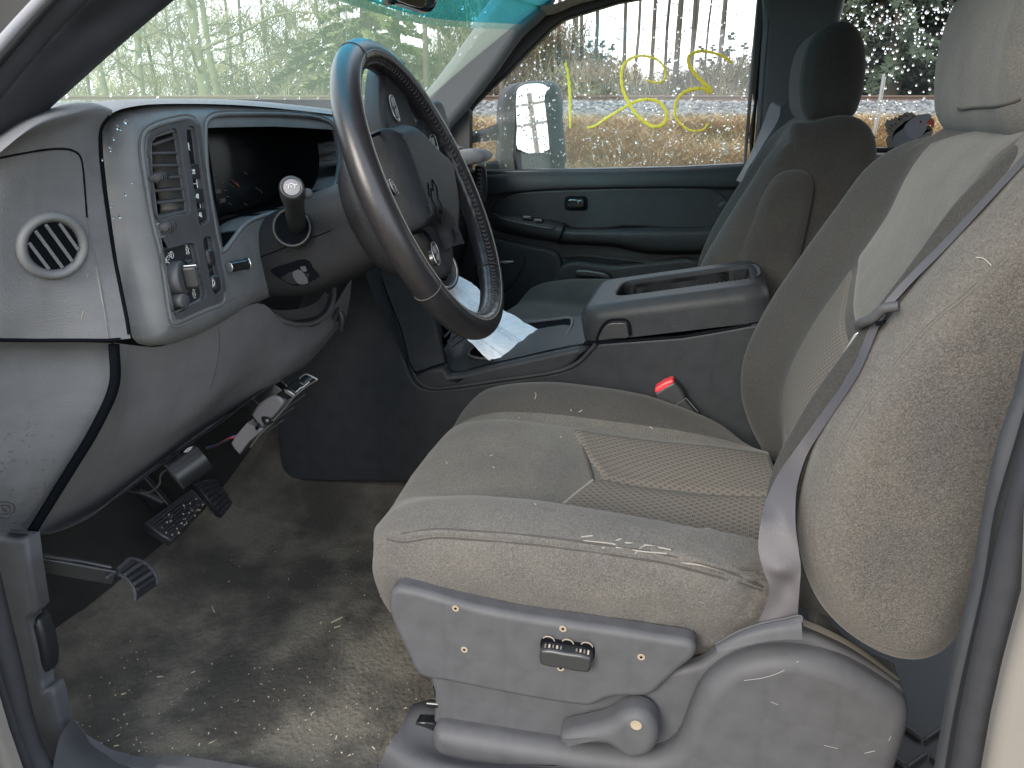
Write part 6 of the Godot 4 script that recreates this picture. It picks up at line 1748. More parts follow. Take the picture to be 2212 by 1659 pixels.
func build_seat(driver: bool) -> Node3D:
	var t: Node3D
	if driver: t = thing("bucket_seat", "worn grey brown velour driver's seat with patterned insert and power switch", "car seat", Vector3(-0.415, 0.75, -0.05))  # one of the truck's two bucket seats
	else: t = thing("bucket_seat", "grey velour passenger seat beyond the console, its cloth darkened for shade", "car seat", Vector3(0.415, 0.75, -0.15))
	var cloth_mat: Material = M.velour if driver else M.shaded_velour
	var rough := FastNoiseLite.new(); rough.seed = 6; rough.frequency = 9.0
	var fine := FastNoiseLite.new(); fine.seed = 16; fine.frequency = 30.0
	var wrinkle := func(_u: float, _v: float, p: Vector3) -> float:
		var d := rough.get_noise_3d(p.x, p.y, p.z) * 0.0018
		if driver and p.x < -0.60:
			# pulled cloth towards the rear of the near bolster
			var k := smoothstep(-0.16, 0.05, p.z)
			d += k * 0.0026 * sin(fine.get_noise_2d(p.y * 3.2 + p.z * 0.5, p.x * 0.4) * 10.0)
		return d
	var cushion := sheet(seat_rows([
		[-0.650, 0.90, -0.345, -0.652, 0.90, -0.325, -0.655, 0.90, -0.28, -0.655, 0.90, -0.22, -0.655, 0.90, -0.11, -0.655, 0.90, 0.0, -0.65, 0.915, 0.06, -0.645, 0.93, 0.10],
		[-0.660, 0.930, -0.352, -0.664, 0.932, -0.335, -0.668, 0.938, -0.28, -0.670, 0.944, -0.22, -0.670, 0.946, -0.11, -0.670, 0.946, 0.0, -0.665, 0.945, 0.06, -0.655, 0.957, 0.102],
		[-0.664, 0.965, -0.358, -0.672, 0.975, -0.340, -0.680, 0.985, -0.28, -0.683, 0.995, -0.22, -0.684, 1.0, -0.11, -0.682, 0.998, 0.0, -0.676, 0.99, 0.06, -0.660, 0.992, 0.108],
		[-0.660, 1.000, -0.356, -0.668, 1.022, -0.336, -0.674, 1.037, -0.28, -0.675, 1.043, -0.219, -0.675, 1.047, -0.113, -0.674, 1.045, -0.013, -0.670, 1.034, 0.06, -0.655, 1.018, 0.104],
		[-0.652, 1.003, -0.360, -0.658, 1.026, -0.338, -0.662, 1.042, -0.28, -0.663, 1.049, -0.219, -0.663, 1.052, -0.113, -0.662, 1.050, -0.013, -0.660, 1.040, 0.06, -0.648, 1.022, 0.108],
		[-0.620, 1.000, -0.372, -0.620, 1.026, -0.348, -0.618, 1.046, -0.29, -0.615, 1.058, -0.20, -0.613, 1.056, -0.10, -0.612, 1.050, 0.0, -0.612, 1.044, 0.07, -0.612, 1.030, 0.13],
		[-0.575, 0.985, -0.382, -0.572, 1.012, -0.355, -0.570, 1.028, -0.295, -0.568, 1.036, -0.20, -0.566, 1.030, -0.10, -0.566, 1.020, 0.0, -0.566, 1.012, 0.07, -0.566, 1.005, 0.13],
		[-0.545, 0.980, -0.386, -0.543, 1.004, -0.362, -0.542, 1.014, -0.300, -0.540, 1.012, -0.20, -0.538, 1.000, -0.10, -0.537, 0.990, 0.0, -0.536, 0.987, 0.07, -0.535, 0.988, 0.13],
		[-0.42, 0.985, -0.392, -0.42, 1.010, -0.370, -0.42, 1.024, -0.310, -0.42, 1.020, -0.20, -0.42, 1.000, -0.10, -0.42, 0.996, 0.0, -0.42, 1.000, 0.07, -0.42, 1.006, 0.13],
		[-0.31, 0.985, -0.388, -0.31, 1.010, -0.366, -0.31, 1.025, -0.310, -0.31, 1.026, -0.24, -0.31, 1.018, -0.14, -0.31, 1.015, 0.0, -0.31, 1.015, 0.06, -0.31, 1.012, 0.12],
		[-0.285, 0.975, -0.390, -0.285, 1.000, -0.366, -0.285, 1.018, -0.310, -0.284, 1.022, -0.24, -0.282, 1.016, -0.14, -0.280, 1.012, 0.0, -0.280, 1.010, 0.06, -0.280, 1.006, 0.12],
		[-0.245, 0.970, -0.398, -0.245, 1.002, -0.376, -0.243, 1.032, -0.325, -0.240, 1.044, -0.25, -0.238, 1.046, -0.17, -0.236, 1.034, -0.04, -0.236, 1.012, 0.05, -0.236, 0.985, 0.12],
		[-0.20, 0.960, -0.400, -0.20, 1.000, -0.382, -0.20, 1.034, -0.345, -0.20, 1.054, -0.264, -0.20, 1.057, -0.184, -0.20, 1.043, -0.053, -0.20, 1.006, 0.05, -0.20, 0.962, 0.116],
		[-0.165, 0.950, -0.398, -0.163, 0.985, -0.380, -0.162, 1.015, -0.345, -0.160, 1.036, -0.264, -0.160, 1.038, -0.184, -0.160, 1.024, -0.053, -0.160, 0.99, 0.05, -0.162, 0.95, 0.11],
		[-0.155, 0.90, -0.390, -0.152, 0.91, -0.375, -0.150, 0.92, -0.345, -0.148, 0.92, -0.264, -0.148, 0.92, -0.184, -0.148, 0.92, -0.053, -0.150, 0.90, 0.05, -0.152, 0.90, 0.11]], driver), 5, 7, wrinkle)
	var cc := 7 * 7 + 1
	var cu := part(t, "cushion_centre", rows_of(cushion, cc, 32, 52), M.mid_velour if driver else M.shaded_velour)
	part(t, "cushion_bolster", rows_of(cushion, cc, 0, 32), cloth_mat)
	part(t, "cushion_bolster", rows_of(cushion, cc, 52, 70), M.far_shaded_velour)
	# cushion front lower roll and frame so that nothing shows through below
	part(t, "cushion_base", rbox(Vector3(0.48, 0.12, 0.44), 0.03, Transform3D(Basis(), seat_point(Vector3(-0.405, 0.905, -0.12), driver))), M.black)
	if driver:
		var lobes := func(u: float, v: float) -> float: return 0.0045 * sin(PI * clampf(u * 1.2, 0, 1)) * (absf(sin(PI * (v * 2.0))) - 0.35) - 0.0035 * exp(-pow((v - 0.47) / 0.035, 2.0))
		var A := spline(xyz([-0.53, 1.2, -0.165, -0.45, 1.2, -0.135, -0.42, 1.2, -0.118, -0.37, 1.2, -0.150, -0.296, 1.2, -0.185]), 6)
		var B := spline(xyz([-0.53, 1.2, 0.125, -0.45, 1.2, 0.125, -0.42, 1.2, 0.125, -0.37, 1.2, 0.12, -0.296, 1.2, 0.115]), 6)
		# rows run front to rear, so swap the roles of the two edges
		var rows := []
		for i in 25:
			var r := PackedVector3Array()
			for j in 25:
				var p := A[j].lerp(B[j], i / 24.0)
				var q: Variant = hit(cushion, Vector3(p.x, 1.3, p.z), Vector3.DOWN)
				var y: float = q.y if q != null else 1.0
				var edge := 1.0 if i > 0 and j > 0 and j < 24 else -0.8
				r.append(Vector3(p.x, y + 0.0035 * edge + float(lobes.call(i / 24.0, j / 24.0)) * (1.0 if edge > 0 else 0.0), p.z))
			rows.append(r)
		part(cu, "patterned_insert", sheet(rows, 2, 2), M.insert)
		seam(cu, "insert_seam", cushion, [1243, 932, 1262, 975, 1281, 1036], 0.0022, M.seam, 0.001)
		seam(cu, "insert_seam", cushion, [1281, 1038, 1252, 1060, 1218, 1088], 0.0022, M.stitch, 0.001)
		for dy in [0, 11, 19]:
			seam(cu, "stitch_line", cushion, [836, 1149 + dy * 0.8, 870, 1152 + dy, 937, 1143 + dy, 1037, 1148 + dy, 1137, 1156 + dy, 1237, 1168 + dy, 1337, 1182 + dy, 1437, 1198 + dy, 1530, 1222 + dy, 1600, 1246 + dy * 0.8, 1648, 1268 + dy * 0.4], 0.0011, M.seam if dy != 11 else M.velour, 0.0 if dy != 11 else 0.0006)
		for q in [[1255, 1160, 1280, 1157], [1300, 1185, 1338, 1165, 1342, 1164], [1260, 1168, 1300, 1172, 1330, 1176], [1372, 1196, 1390, 1180, 1398, 1177], [1330, 1182, 1380, 1190, 1440, 1196], [1350, 1172, 1400, 1178, 1450, 1188], [1460, 1215, 1520, 1222, 1570, 1236]]:
			seam(cu, "crease", cushion, q, 0.0011, M.stitch, 0.0)
		for q in [[1156, 848, 1158, 853, 1155, 862], [1233, 884, 1234, 888], [1250, 890, 1258, 886], [1404, 922, 1410, 926], [1120, 903, 1123, 901], [1058, 985, 1064, 982], [1064, 1008, 1068, 1010], [964, 998, 966, 1001], [1210, 942, 1213, 945], [1155, 1088, 1158, 1090]]:
			seam(cu, "lint", cushion, q, 0.0006, M.lint, 0.001)
	# backrest
	var back_rows := []
	for q in [[0.97, 0.120, 0.6, 0.0], [1.01, 0.098, 0.9, 0.0], [1.06, 0.080, 1.0, 0.0], [1.12, 0.078, 1.0, 0.0], [1.20, 0.102, 1.0, 0.0], [1.28, 0.140, 1.0, 0.004], [1.36, 0.182, 0.85, 0.012], [1.42, 0.215, 0.55, 0.018, 0.002], [1.455, 0.250, 0.25, 0.024, 0.010], [1.478, 0.288, 0.05, 0.030, 0.020], [1.488, 0.325, 0.0, 0.035, 0.026], [1.470, 0.350, 0.0, 0.04, 0.026]]:
		var dp: float = q[4] if q.size() > 4 else 0.0
		var y: float = q[0]; var z: float = q[1]; var r: float = q[2]; var s: float = q[3]
		var rear := 1.0 if driver or y < 1.37 else 0.35
		back_rows.append([-0.160 - s, y - dp * 1.1, z + 0.12 * rear, -0.152 - s, y - dp * 1.05, z + 0.085 * rear, -0.153 - s, y + 0.001 - dp, z + 0.035 * rear, -0.168 - s, y + 0.002 - dp, z + 0.006, -0.192 - s, y + 0.002 - dp * 0.9, z - 0.002, -0.225 - s, y - dp * 0.75, z + 0.018 * r, -0.262 - s * 0.6, y, z + 0.052 * r, -0.34, y, z + 0.052 * r, -0.42, y, z + 0.048 * r, -0.50, y, z + 0.052 * r, -0.545, y, z + 0.052 * r, -0.58, y, z + 0.03 * r, -0.61 + s * 0.5, y, z + 0.012, -0.63 + s * 0.5, y, z + 0.05, -0.63 + s * 0.5, y, z + 0.12 * rear])
	var back := sheet(seat_rows(back_rows, driver), 5, 4)
	var bk := part(t, "backrest", back, M.shaded_velour)
	part(t, "backrest_rear", slab(PackedVector3Array([seat_point(Vector3(-0.64, 0.95, 0.20), driver), seat_point(Vector3(-0.17, 0.95, 0.20), driver), seat_point(Vector3(-0.24, 1.34, 0.30), driver), seat_point(Vector3(-0.58, 1.34, 0.30), driver)]), Vector3(0, 0, 0.03), 0.01), M.shaded_velour)
	if driver:
		var rows := []
		for i in 26:
			var u := i / 25.0
			var r := PackedVector3Array()
			for j in 15:
				var v := j / 14.0
				var top := 1.235 + 0.06 * pow(1.0 - v, 1.4)
				var x := lerpf(-0.268, -0.555, v)
				var y := lerpf(1.0, top, u)
				var q: Variant = hit(back, Vector3(x, y, -0.4), Vector3.BACK)
				var z: float = q.z if q != null else 0.2
				var edge := 1.0 if i < 25 and j > 0 and j < 14 else -0.8
				r.append(Vector3(x, y, z - 0.0025 * edge + 0.004 * exp(-pow((y - 1.075 - 0.03 * v) / 0.008, 2.0))))
			rows.append(r)
		part(bk, "patterned_insert", sheet(rows, 2, 2), M.insert)
		rows = []
		for i in 16:
			var u := i / 15.0
			var r := PackedVector3Array()
			for j in 15:
				var v := j / 14.0
				var low := 1.240 + 0.06 * pow(1.0 - v, 1.4)
				var x := lerpf(lerpf(-0.268, -0.30, u), -0.560, v)
				var y := lerpf(low, 1.482 - 0.032 * pow(1.0 - v, 2.0), u)
				var q: Variant = hit(back, Vector3(x, y, -0.4), Vector3.BACK)
				if q == null: y = rows[i - 1][j].y + 0.001
				var z: float = q.z if q != null else rows[i - 1][j].z + 0.002
				var edge := 1.0 if i > 0 and j > 0 and j < 14 else -0.8
				r.append(Vector3(x, y, z - 0.003 * edge))
			rows.append(r)
		part(bk, "upper_panel", sheet(rows, 2, 2), M.smooth_cloth)
		# the deep bolster by the door
		var ol := PackedVector3Array()
		for q in [[2340, 205, -0.62], [2212, 345, -0.62], [2120, 450, -0.62], [2050, 520, -0.62], [1960, 640, -0.62], [1900, 715, -0.62], [1840, 795, -0.62], [1778, 905, -0.62], [1738, 1015, -0.62], [1723, 1100, -0.625], [1727, 1190, -0.635], [1758, 1285, -0.65], [1800, 1350, -0.66], [1865, 1400, -0.66], [1930, 1427, -0.66], [1990, 1431, -0.66], [2040, 1414, -0.66], [2085, 1370, -0.66], [2170, 1200, -0.66], [2260, 1000, -0.66], [2400, 720, -0.66], [2500, 420, -0.66], [2460, 250, -0.64]]:
			var p := at_x(q[0], q[1], q[2])
			ol.append(Vector3(-0.572, p.y, p.z))
		var bol := slab(spline(ol, 5, true), Vector3(-0.110, 0, 0), 0.042, [], 8)
		var bo := part(t, "side_bolster", bol, M.velour)
		for off in [0, 9]:
			seam(bo, "stitch_line", bol, [2168 + off, 556 + off * 0.4, 2080 + off, 636 + off * 0.4, 2008 + off, 697, 1935 + off, 780, 1870 + off, 868, 1818 + off, 955, 1775 + off, 1050, 1752 + off, 1130, 1752 + off, 1200, 1772 + off, 1270, 1805 + off * 0.7, 1325 - off * 0.4, 1850 + off * 0.5, 1374 - off * 0.7, 1905, 1402 - off, 1960, 1414 - off, 2010, 1408 - off], 0.0007, M.smooth_cloth, 0.0)
		seam(bo, "loose_thread", bol, [2108, 556, 2124, 558, 2142, 574], 0.0004, M.lint, 0.001)
		part(t, "hinge_cover", slab(spline(on_x([1742, 1293, 1754, 1284, 1766, 1300, 1800, 1352, 1880, 1410, 1930, 1432, 1890, 1428, 1840, 1400, 1780, 1362, 1750, 1330], -0.60), 3, true), Vector3(-0.05, 0, 0), 0.01), M.shaded_velour)
	else:
		var ol := PackedVector3Array()
		for q in [[1540, 700], [1560, 620], [1590, 553], [1622, 480], [1652, 412], [1681, 375], [1708, 367], [1741, 371], [1756, 392], [1753, 433], [1742, 490], [1728, 553], [1715, 640], [1700, 720], [1620, 800], [1550, 790]]:
			ol.append(at_x(q[0], q[1], 0.170))
		var bol := slab(spline(ol, 4, true), Vector3(-0.030, 0, 0), 0.022, [], 6)
		var bo := part(t, "side_bolster", bol, M.shaded_velour)
		seam(bo, "stitch_line", bol, [1606, 540, 1636, 470, 1664, 410, 1690, 382, 1716, 376], 0.0010, M.seam)
		seam(bo, "stitch_line", bol, [1600, 540, 1630, 470, 1658, 410, 1684, 380, 1710, 373], 0.0010, M.seam)
		var flank := PackedVector3Array()
		for q in [[1712, 268], [1758, 262], [1788, 253], [1821, 249], [1851, 254], [1876, 272], [1889, 298], [1893, 330], [1880, 420], [1860, 560], [1840, 700], [1780, 820], [1620, 820], [1600, 700], [1625, 560], [1655, 440], [1690, 340], [1702, 300]]:
			flank.append(at_x(q[0], q[1], 0.190))
		part(t, "backrest_side", slab(spline(flank, 4, true), Vector3(-0.022, 0, 0), 0.020, [], 6), M.shaded_velour)
	# headrest: the same shape on both seats
	var hl := PackedVector3Array()
	for q in [[1751, 263], [1735, 240], [1731, 213], [1731, 170], [1738, 128], [1750, 90], [1775, 60], [1806, 44], [1838, 43], [1861, 60], [1874, 92], [1878, 133], [1874, 180], [1866, 215], [1850, 250], [1820, 260], [1785, 264]]:
		var p := at_x(q[0], q[1], 0.255)
		if driver: hl.append(Vector3(-0.282, p.y, p.z + 0.105))
		else: hl.append(Vector3(0.528, p.y, p.z))
	hl = spline(hl, 3, true)
	var hs := slab(hl, Vector3(-0.270, 0, 0), 0.035, [], 6, true)
	var hr := part(t, "headrest", hs, M.smooth_cloth if driver else M.shaded_velour)
	if driver:
		seam(hr, "headrest_seam", hs, [2070, 234, 2080, 236, 2100, 233, 2130, 231, 2160, 228, 2190, 220, 2205, 214], 0.0016, M.seam, 0.0)
	else:
		seam(hr, "headrest_seam", hs, [1753, 258, 1741, 240, 1737, 213, 1738, 170, 1744, 128, 1757, 90, 1780, 66], 0.0012, M.seam, 0.0)
	for s in [-0.06, 0.06]:
		var hx: float = (-0.417 if driver else 0.393) + s
		var z0: float = 0.30 if driver else 0.20
		part(t, "headrest_post", tube(xyz([hx, 1.42, z0, hx, 1.50, z0 + 0.01]), 0.006, 8), M.steel)
	return t

func build_seats() -> void:
	var s := build_seat(true)
	# plastic trim along the driver's seat
	var x := -0.676
	var plate_o := spline(on_x([852, 1285, 856, 1258, 866, 1249, 880, 1247, 937, 1260, 1037, 1288, 1137, 1307, 1237, 1322, 1337, 1336, 1437, 1352, 1475, 1357, 1497, 1364, 1506, 1380, 1499, 1398, 1472, 1420, 1431, 1458, 1414, 1474, 1394, 1480, 1337, 1481, 1311, 1488, 1288, 1499, 1271, 1501, 1204, 1493, 1071, 1469, 971, 1449, 937, 1444, 914, 1433, 894, 1396, 871, 1346, 857, 1312], x), 2, true)
	var plate_m := slab(plate_o, Vector3(-0.022, 0, 0), 0.009, [], 4)
	var plate := part(s, "side_plate", plate_m, M.trim)
	var to_x := basis_axis(Vector3.LEFT)
	for q in [[984, 1314], [1003, 1403], [1216, 1358], [1211, 1443], [1385, 1419]]:
		var c := at_x(q[0], q[1], x - 0.0222)
		var sc := part(plate, "screw", lathe([Vector2(0.0042, 0.0003), Vector2(0.0036, 0.0007), Vector2(0.0030, 0.0), Vector2(0.0, 0.0002)], 16, Transform3D(to_x, c)), M.dust)
		part(sc, "socket", lathe([Vector2(0.0017, 0.0009), Vector2(0, 0.0009)], 6, Transform3D(to_x, c)), M.deep_black)
	part(plate, "switch_recess", slab(spline(on_x([1168, 1384, 1172, 1377, 1180, 1377, 1230, 1384, 1278, 1392, 1285, 1398, 1285, 1412, 1281, 1426, 1276, 1430, 1172, 1410, 1168, 1400], x - 0.0216), 2, true), Vector3(-0.0012, 0, 0), 0.0006), M.deep_black)
	var sw := part(plate, "power_switch", slab(spline(on_x([1171, 1396, 1176, 1386, 1228, 1393, 1279, 1402, 1282, 1410, 1279, 1430, 1274, 1436, 1222, 1428, 1176, 1420, 1171, 1412], x - 0.022), 2, true), Vector3(-0.016, 0.001, 0), 0.004), M.black_knob)
	for k in 12:
		if k > 4 and k < 8: continue
		var a := at_x(1179 + k * 8.4, 1390 + k * 1.3, x - 0.030)
		part(sw, "grip_rib", bar(a, a + Vector3(-0.006, -0.007, 0), 0.0012, 0.0022, 0.0005, Vector3.UP), M.dust if k % 2 else M.trim)
	for k in 3:
		var c := at_x(1185 + k * 41, 1386 + k * 6.5, x - 0.028)
		part(sw, "thumb_scallop", tube(circle(c, Vector3(0, 0, 1), Vector3(0, 1, 0), 0.007, 10, 0.3, PI - 0.3), 0.0007, 5), M.dust)
	# lower base, ledge and hump over the belt anchor
	var base_o := spline(on_x([937, 1440, 946, 1480, 944, 1540, 948, 1590, 951, 1616, 960, 1624, 1104, 1638, 1337, 1662, 1337, 1760, 1900, 1760, 1918, 1659, 1935, 1606, 1953, 1545, 1956, 1509, 1948, 1480, 1938, 1464, 1891, 1430, 1825, 1390, 1775, 1366, 1731, 1350, 1690, 1350, 1640, 1357, 1591, 1371, 1548, 1392, 1515, 1415, 1480, 1425, 1400, 1440, 1204, 1440, 1071, 1430, 971, 1420], -0.668), 2, true)
	var base := part(s, "base_cover", slab(base_o, Vector3(-0.016, 0, 0), 0.008, [], 4), M.trim)
	var ledge_o := spline(on_x([944, 1560, 951, 1616, 960, 1624, 1104, 1638, 1337, 1662, 1337, 1760, 1900, 1760, 1918, 1659, 1935, 1606, 1953, 1545, 1955, 1510, 1944, 1488, 1895, 1452, 1830, 1414, 1770, 1392, 1700, 1382, 1640, 1386, 1590, 1400, 1550, 1422, 1520, 1450, 1498, 1490, 1480, 1540, 1462, 1576, 1430, 1598, 1390, 1604, 1300, 1596, 1204, 1582, 1071, 1562, 985, 1548, 955, 1545], -0.680), 2, true)
	var ledge_m := slab(ledge_o, Vector3(-0.030, 0, 0), 0.020, [], 6)
	var ledge := part(base, "ledge", ledge_m, M.trim)
	for q in [[1607, 1470, 1650, 1464, 1690, 1450, 1725, 1428], [1868, 1627, 1890, 1622], [1920, 1600, 1925, 1590], [1780, 1610, 1810, 1617], [1665, 1516, 1680, 1522]]:
		seam(ledge, "scratch", ledge_m, q, 0.0004, M.grey_case, 0.0)
	var hood := part(base, "belt_hood", sheet([each_x([1546, 1392, -0.70, 1590, 1366, -0.70, 1640, 1348, -0.70, 1690, 1337, -0.70, 1731, 1331, -0.70]), each_x([1546, 1396, -0.706, 1590, 1378, -0.708, 1640, 1364, -0.709, 1690, 1356, -0.709, 1732, 1354, -0.708]), each_x([1550, 1410, -0.712, 1592, 1400, -0.713, 1640, 1388, -0.713, 1690, 1382, -0.713, 1733, 1382, -0.712])], 4, 4), M.trim)
	part(hood, "hood_edge", tube(spline(each_x([1546, 1392, -0.701, 1590, 1366, -0.701, 1640, 1348, -0.701, 1690, 1337, -0.701, 1731, 1331, -0.701, 1733, 1345, -0.703]), 4), 0.0012, 6), M.trim)
	part(base, "dust_patch", sheet([each_x([1736, 1338, -0.66, 1780, 1356, -0.66, 1840, 1388, -0.66, 1900, 1430, -0.66, 1945, 1468, -0.66]), each_x([1735, 1352, -0.689, 1776, 1369, -0.689, 1828, 1394, -0.689, 1890, 1434, -0.689, 1938, 1470, -0.689])], 4, 4), M.dust)
	# recline lever
	var lv := part(s, "recline_lever", slab(spline(on_x([1217, 1568, 1218, 1556, 1226, 1551, 1271, 1540, 1310, 1530, 1328, 1521, 1345, 1509, 1375, 1502, 1402, 1510, 1420, 1530, 1426, 1555, 1420, 1580, 1402, 1598, 1375, 1604, 1350, 1598, 1332, 1584, 1318, 1575, 1271, 1575, 1232, 1578, 1221, 1576], -0.690), 3, true), Vector3(-0.030, 0, 0), 0.014, [], 5), M.trim)
	var lc := at_x(1374, 1566, -0.7200)
	var ls := part(lv, "screw", lathe([Vector2(0.0064, 0.0005), Vector2(0.0058, 0.0012), Vector2(0.0050, 0.0002), Vector2(0, 0.0004)], 20, Transform3D(to_x, lc)), M.dust)
	# front bracket and floor cover
	part(s, "rail_bracket", slab(on_x([905, 1546, 908, 1543, 948, 1546, 948, 1610, 905, 1605], -0.672), Vector3(-0.014, 0, 0), 0.002), M.gloss_black)
	part(s, "rail_rod", tube(on_x([924, 1519, 948, 1521], -0.68), 0.0045, 8), M.gloss_black)
	part(s, "rail_rod", tube(on_x([940, 1482, 944, 1505], -0.67), 0.003, 8), M.gloss_black)
	part(s, "riser_cover", sheet([
		each_x([893, 1520, -0.62, 930, 1512, -0.60, 1000, 1520, -0.58, 1200, 1540, -0.58, 1400, 1560, -0.58]),
		each_x([880, 1540, -0.665, 915, 1530, -0.66, 1000, 1545, -0.66, 1200, 1575, -0.66, 1400, 1600, -0.66]),
		each_x([862, 1578, -0.70, 905, 1592, -0.70, 980, 1626, -0.70, 1150, 1646, -0.70, 1400, 1670, -0.70]),
		each_x([836, 1615, -0.725, 880, 1640, -0.735, 980, 1662, -0.74, 1150, 1680, -0.74, 1400, 1700, -0.74]),
		each_x([812, 1668, -0.73, 860, 1710, -0.75, 980, 1740, -0.76, 1150, 1760, -0.76, 1400, 1780, -0.76])], 5, 5), M.trim)
	build_seat(false)


# ---- belts, buckle, note, brake controller, sticker ----

func build_small_things() -> void:
	# driver's belt
	var b := thing("driver_seat_belt", "grey driver's seat belt running down the seat into its plastic cover", "seat belt", at_x(1690, 1200, -0.68))
	var L := each_x([2330, 205, -0.53, 2212, 332, -0.545, 2050, 506, -0.55, 1898, 670, -0.552, 1838, 800, -0.56, 1764, 906, -0.572, 1714, 976, -0.585, 1681, 1023, -0.605, 1655, 1080, -0.64, 1643, 1130, -0.672, 1638, 1183, -0.686, 1648, 1229, -0.694, 1661, 1266, -0.697, 1656, 1300, -0.697, 1634, 1352, -0.694])
	var Rr := each_x([2345, 225, -0.59, 2212, 356, -0.60, 2060, 520, -0.605, 1918, 672, -0.607, 1856, 806, -0.612, 1785, 915, -0.622, 1742, 985, -0.636, 1722, 1050, -0.652, 1718, 1100, -0.668, 1719, 1140, -0.680, 1726, 1193, -0.686, 1730, 1223, -0.692, 1728, 1260, -0.696, 1725, 1300, -0.697, 1722, 1352, -0.694])
	# above the lap the strap lies on the seat itself
	var seat := get_node("bucket_seat")
	for side_ in 2:
		var P := L if side_ == 0 else Rr
		for i in 9:
			var d: Vector3 = (P[i] - EYE).normalized()
			var near := EYE.distance_to(P[i]) if i > 5 else 99.0
			for m in ["backrest", "side_bolster", "backrest/upper_panel", "backrest/patterned_insert"]:
				var q: Variant = hit((seat.get_node(m) as MeshInstance3D).mesh, EYE, d)
				if q != null: near = minf(near, EYE.distance_to(q) - 0.006)
			if near < 50.0: P[i] = EYE + d * near
		if side_ == 0: L = P
		else: Rr = P
	var C := PackedVector3Array()
	for i in L.size():
		C.append((L[i] + Rr[i]) / 2.0 + (Vector3(-0.006, 0, -0.004) * sin(i * 1.9) if i > 8 else Vector3.ZERO))
	part(b, "webbing", sheet([L, C, Rr], 5, 6), M.webbing)
	var gd := part(b, "belt_guide", tube(spline(each_x([1942, 661, -0.645, 1912, 666, -0.64, 1898, 676, -0.635, 1886, 687, -0.63, 1868, 695, -0.62, 1857, 701, -0.61, 1856, 709, -0.605]), 4), PackedFloat32Array([0.0045, 0.0048, 0.005, 0.005, 0.005, 0.005, 0.005, 0.005, 0.005, 0.005, 0.005, 0.005, 0.005, 0.005, 0.005, 0.005, 0.005, 0.005, 0.005, 0.005, 0.005, 0.005, 0.005, 0.005, 0.0045]), 8), M.trim)
	part(gd, "guide_loop", slab(on_x([1890, 696, 1915, 690, 1912, 697, 1893, 703], -0.632), Vector3(-0.004, 0, 0), 0.002), M.deep_black)
	part(b, "plastic_tag", slab(each_x([1815, 781, -0.59, 1822, 762, -0.59, 1846, 722, -0.59, 1856, 716, -0.59, 1855, 724, -0.59, 1832, 766, -0.59, 1824, 773, -0.59]), Vector3(-0.002, 0, -0.001), 0.0008), M.silver)
	# passenger's belt
	var pbelt := thing("passenger_seat_belt", "grey passenger seat belt hanging from the centre pillar", "seat belt", at_x(1660, 260, 0.66))
	part(pbelt, "webbing", sheet([each_x([1700, 200, 0.70, 1684, 214, 0.68, 1668, 220, 0.67, 1659, 236, 0.665, 1650, 262, 0.66, 1639, 290, 0.655, 1626, 320, 0.65, 1612, 350, 0.645, 1590, 390, 0.645]), each_x([1710, 215, 0.665, 1694, 226, 0.645, 1686, 234, 0.635, 1684, 250, 0.63, 1672, 276, 0.625, 1656, 300, 0.62, 1640, 326, 0.615, 1622, 354, 0.61, 1600, 394, 0.61])], 4, 4), M.webbing)
	part(pbelt, "latch_plate", slab(on_x([1550, 446, 1558, 438, 1567, 434, 1566, 440, 1556, 448], 0.68), Vector3(-0.006, 0, 0), 0.002), M.black_knob)
	# buckle
	var k := thing("belt_buckle", "black belt buckle with red button beside the console", "buckle", at_x(1455, 850, -0.145))
	var body := part(k, "buckle_case", slab(spline(on_x([1415, 842, 1418, 838, 1456, 816, 1460, 818, 1478, 840, 1486, 860, 1508, 888, 1500, 900, 1460, 895, 1440, 876, 1424, 862], -0.142), 2, true), Vector3(-0.022, 0, 0), 0.006), M.panel)
	part(body, "release_button", slab(spline(on_x([1416, 834, 1420, 828, 1452, 812, 1456, 815, 1457, 819, 1422, 841, 1417, 840], -0.144), 2, true), Vector3(-0.020, 0, 0), 0.004), M.red)
	part(body, "case_edge", tube(on_x([1444, 880, 1462, 874, 1482, 860, 1508, 890], -0.164), 0.0012, 6), M.trim)
	# folded note
	var note := thing("handwritten_note", "torn out white spiral notebook page with handwriting lying in the console tray", "paper", at_x(1090, 730, -0.02))
	var crumple := FastNoiseLite.new(); crumple.seed = 2; crumple.frequency = 14.0
	var pg := sheet([
		each_x([951, 616, -0.045, 968, 660, -0.075, 985, 706, -0.10, 1015, 740, -0.112, 1054, 777, -0.118]),
		each_x([963, 600, -0.015, 992, 650, -0.04, 1020, 696, -0.06, 1062, 730, -0.075, 1112, 767, -0.09]),
		each_x([977, 582, 0.02, 1034, 624, 0.04, 1078, 662, 0.045, 1164, 712, 0.03, 1186, 738, -0.01]),
		], 12, 10, func(u, v, p): return crumple.get_noise_2d(p.x * 1.2, p.z) * 0.005 + 0.0012 * absf(crumple.get_noise_2d(p.z * 4.0, p.x * 4.0)) * 4.0)
	var paper := paint("paper", Vector3(0.80, 0.82, 0.84), 0.8)
	paper.albedo_texture = note_image()
	var arr := pg.surface_get_arrays(0)
	var uvs: PackedVector2Array = arr[Mesh.ARRAY_TEX_UV]
	var hi := Vector2.ZERO
	for q in uvs: hi = hi.max(q)
	paper.uv1_scale = Vector3(1.0 / hi.x, 1.0 / hi.y, 1)
	paper.backlight_enabled = true
	paper.backlight = grey(0.3)
	var sheet_ := part(note, "page", pg, paper)
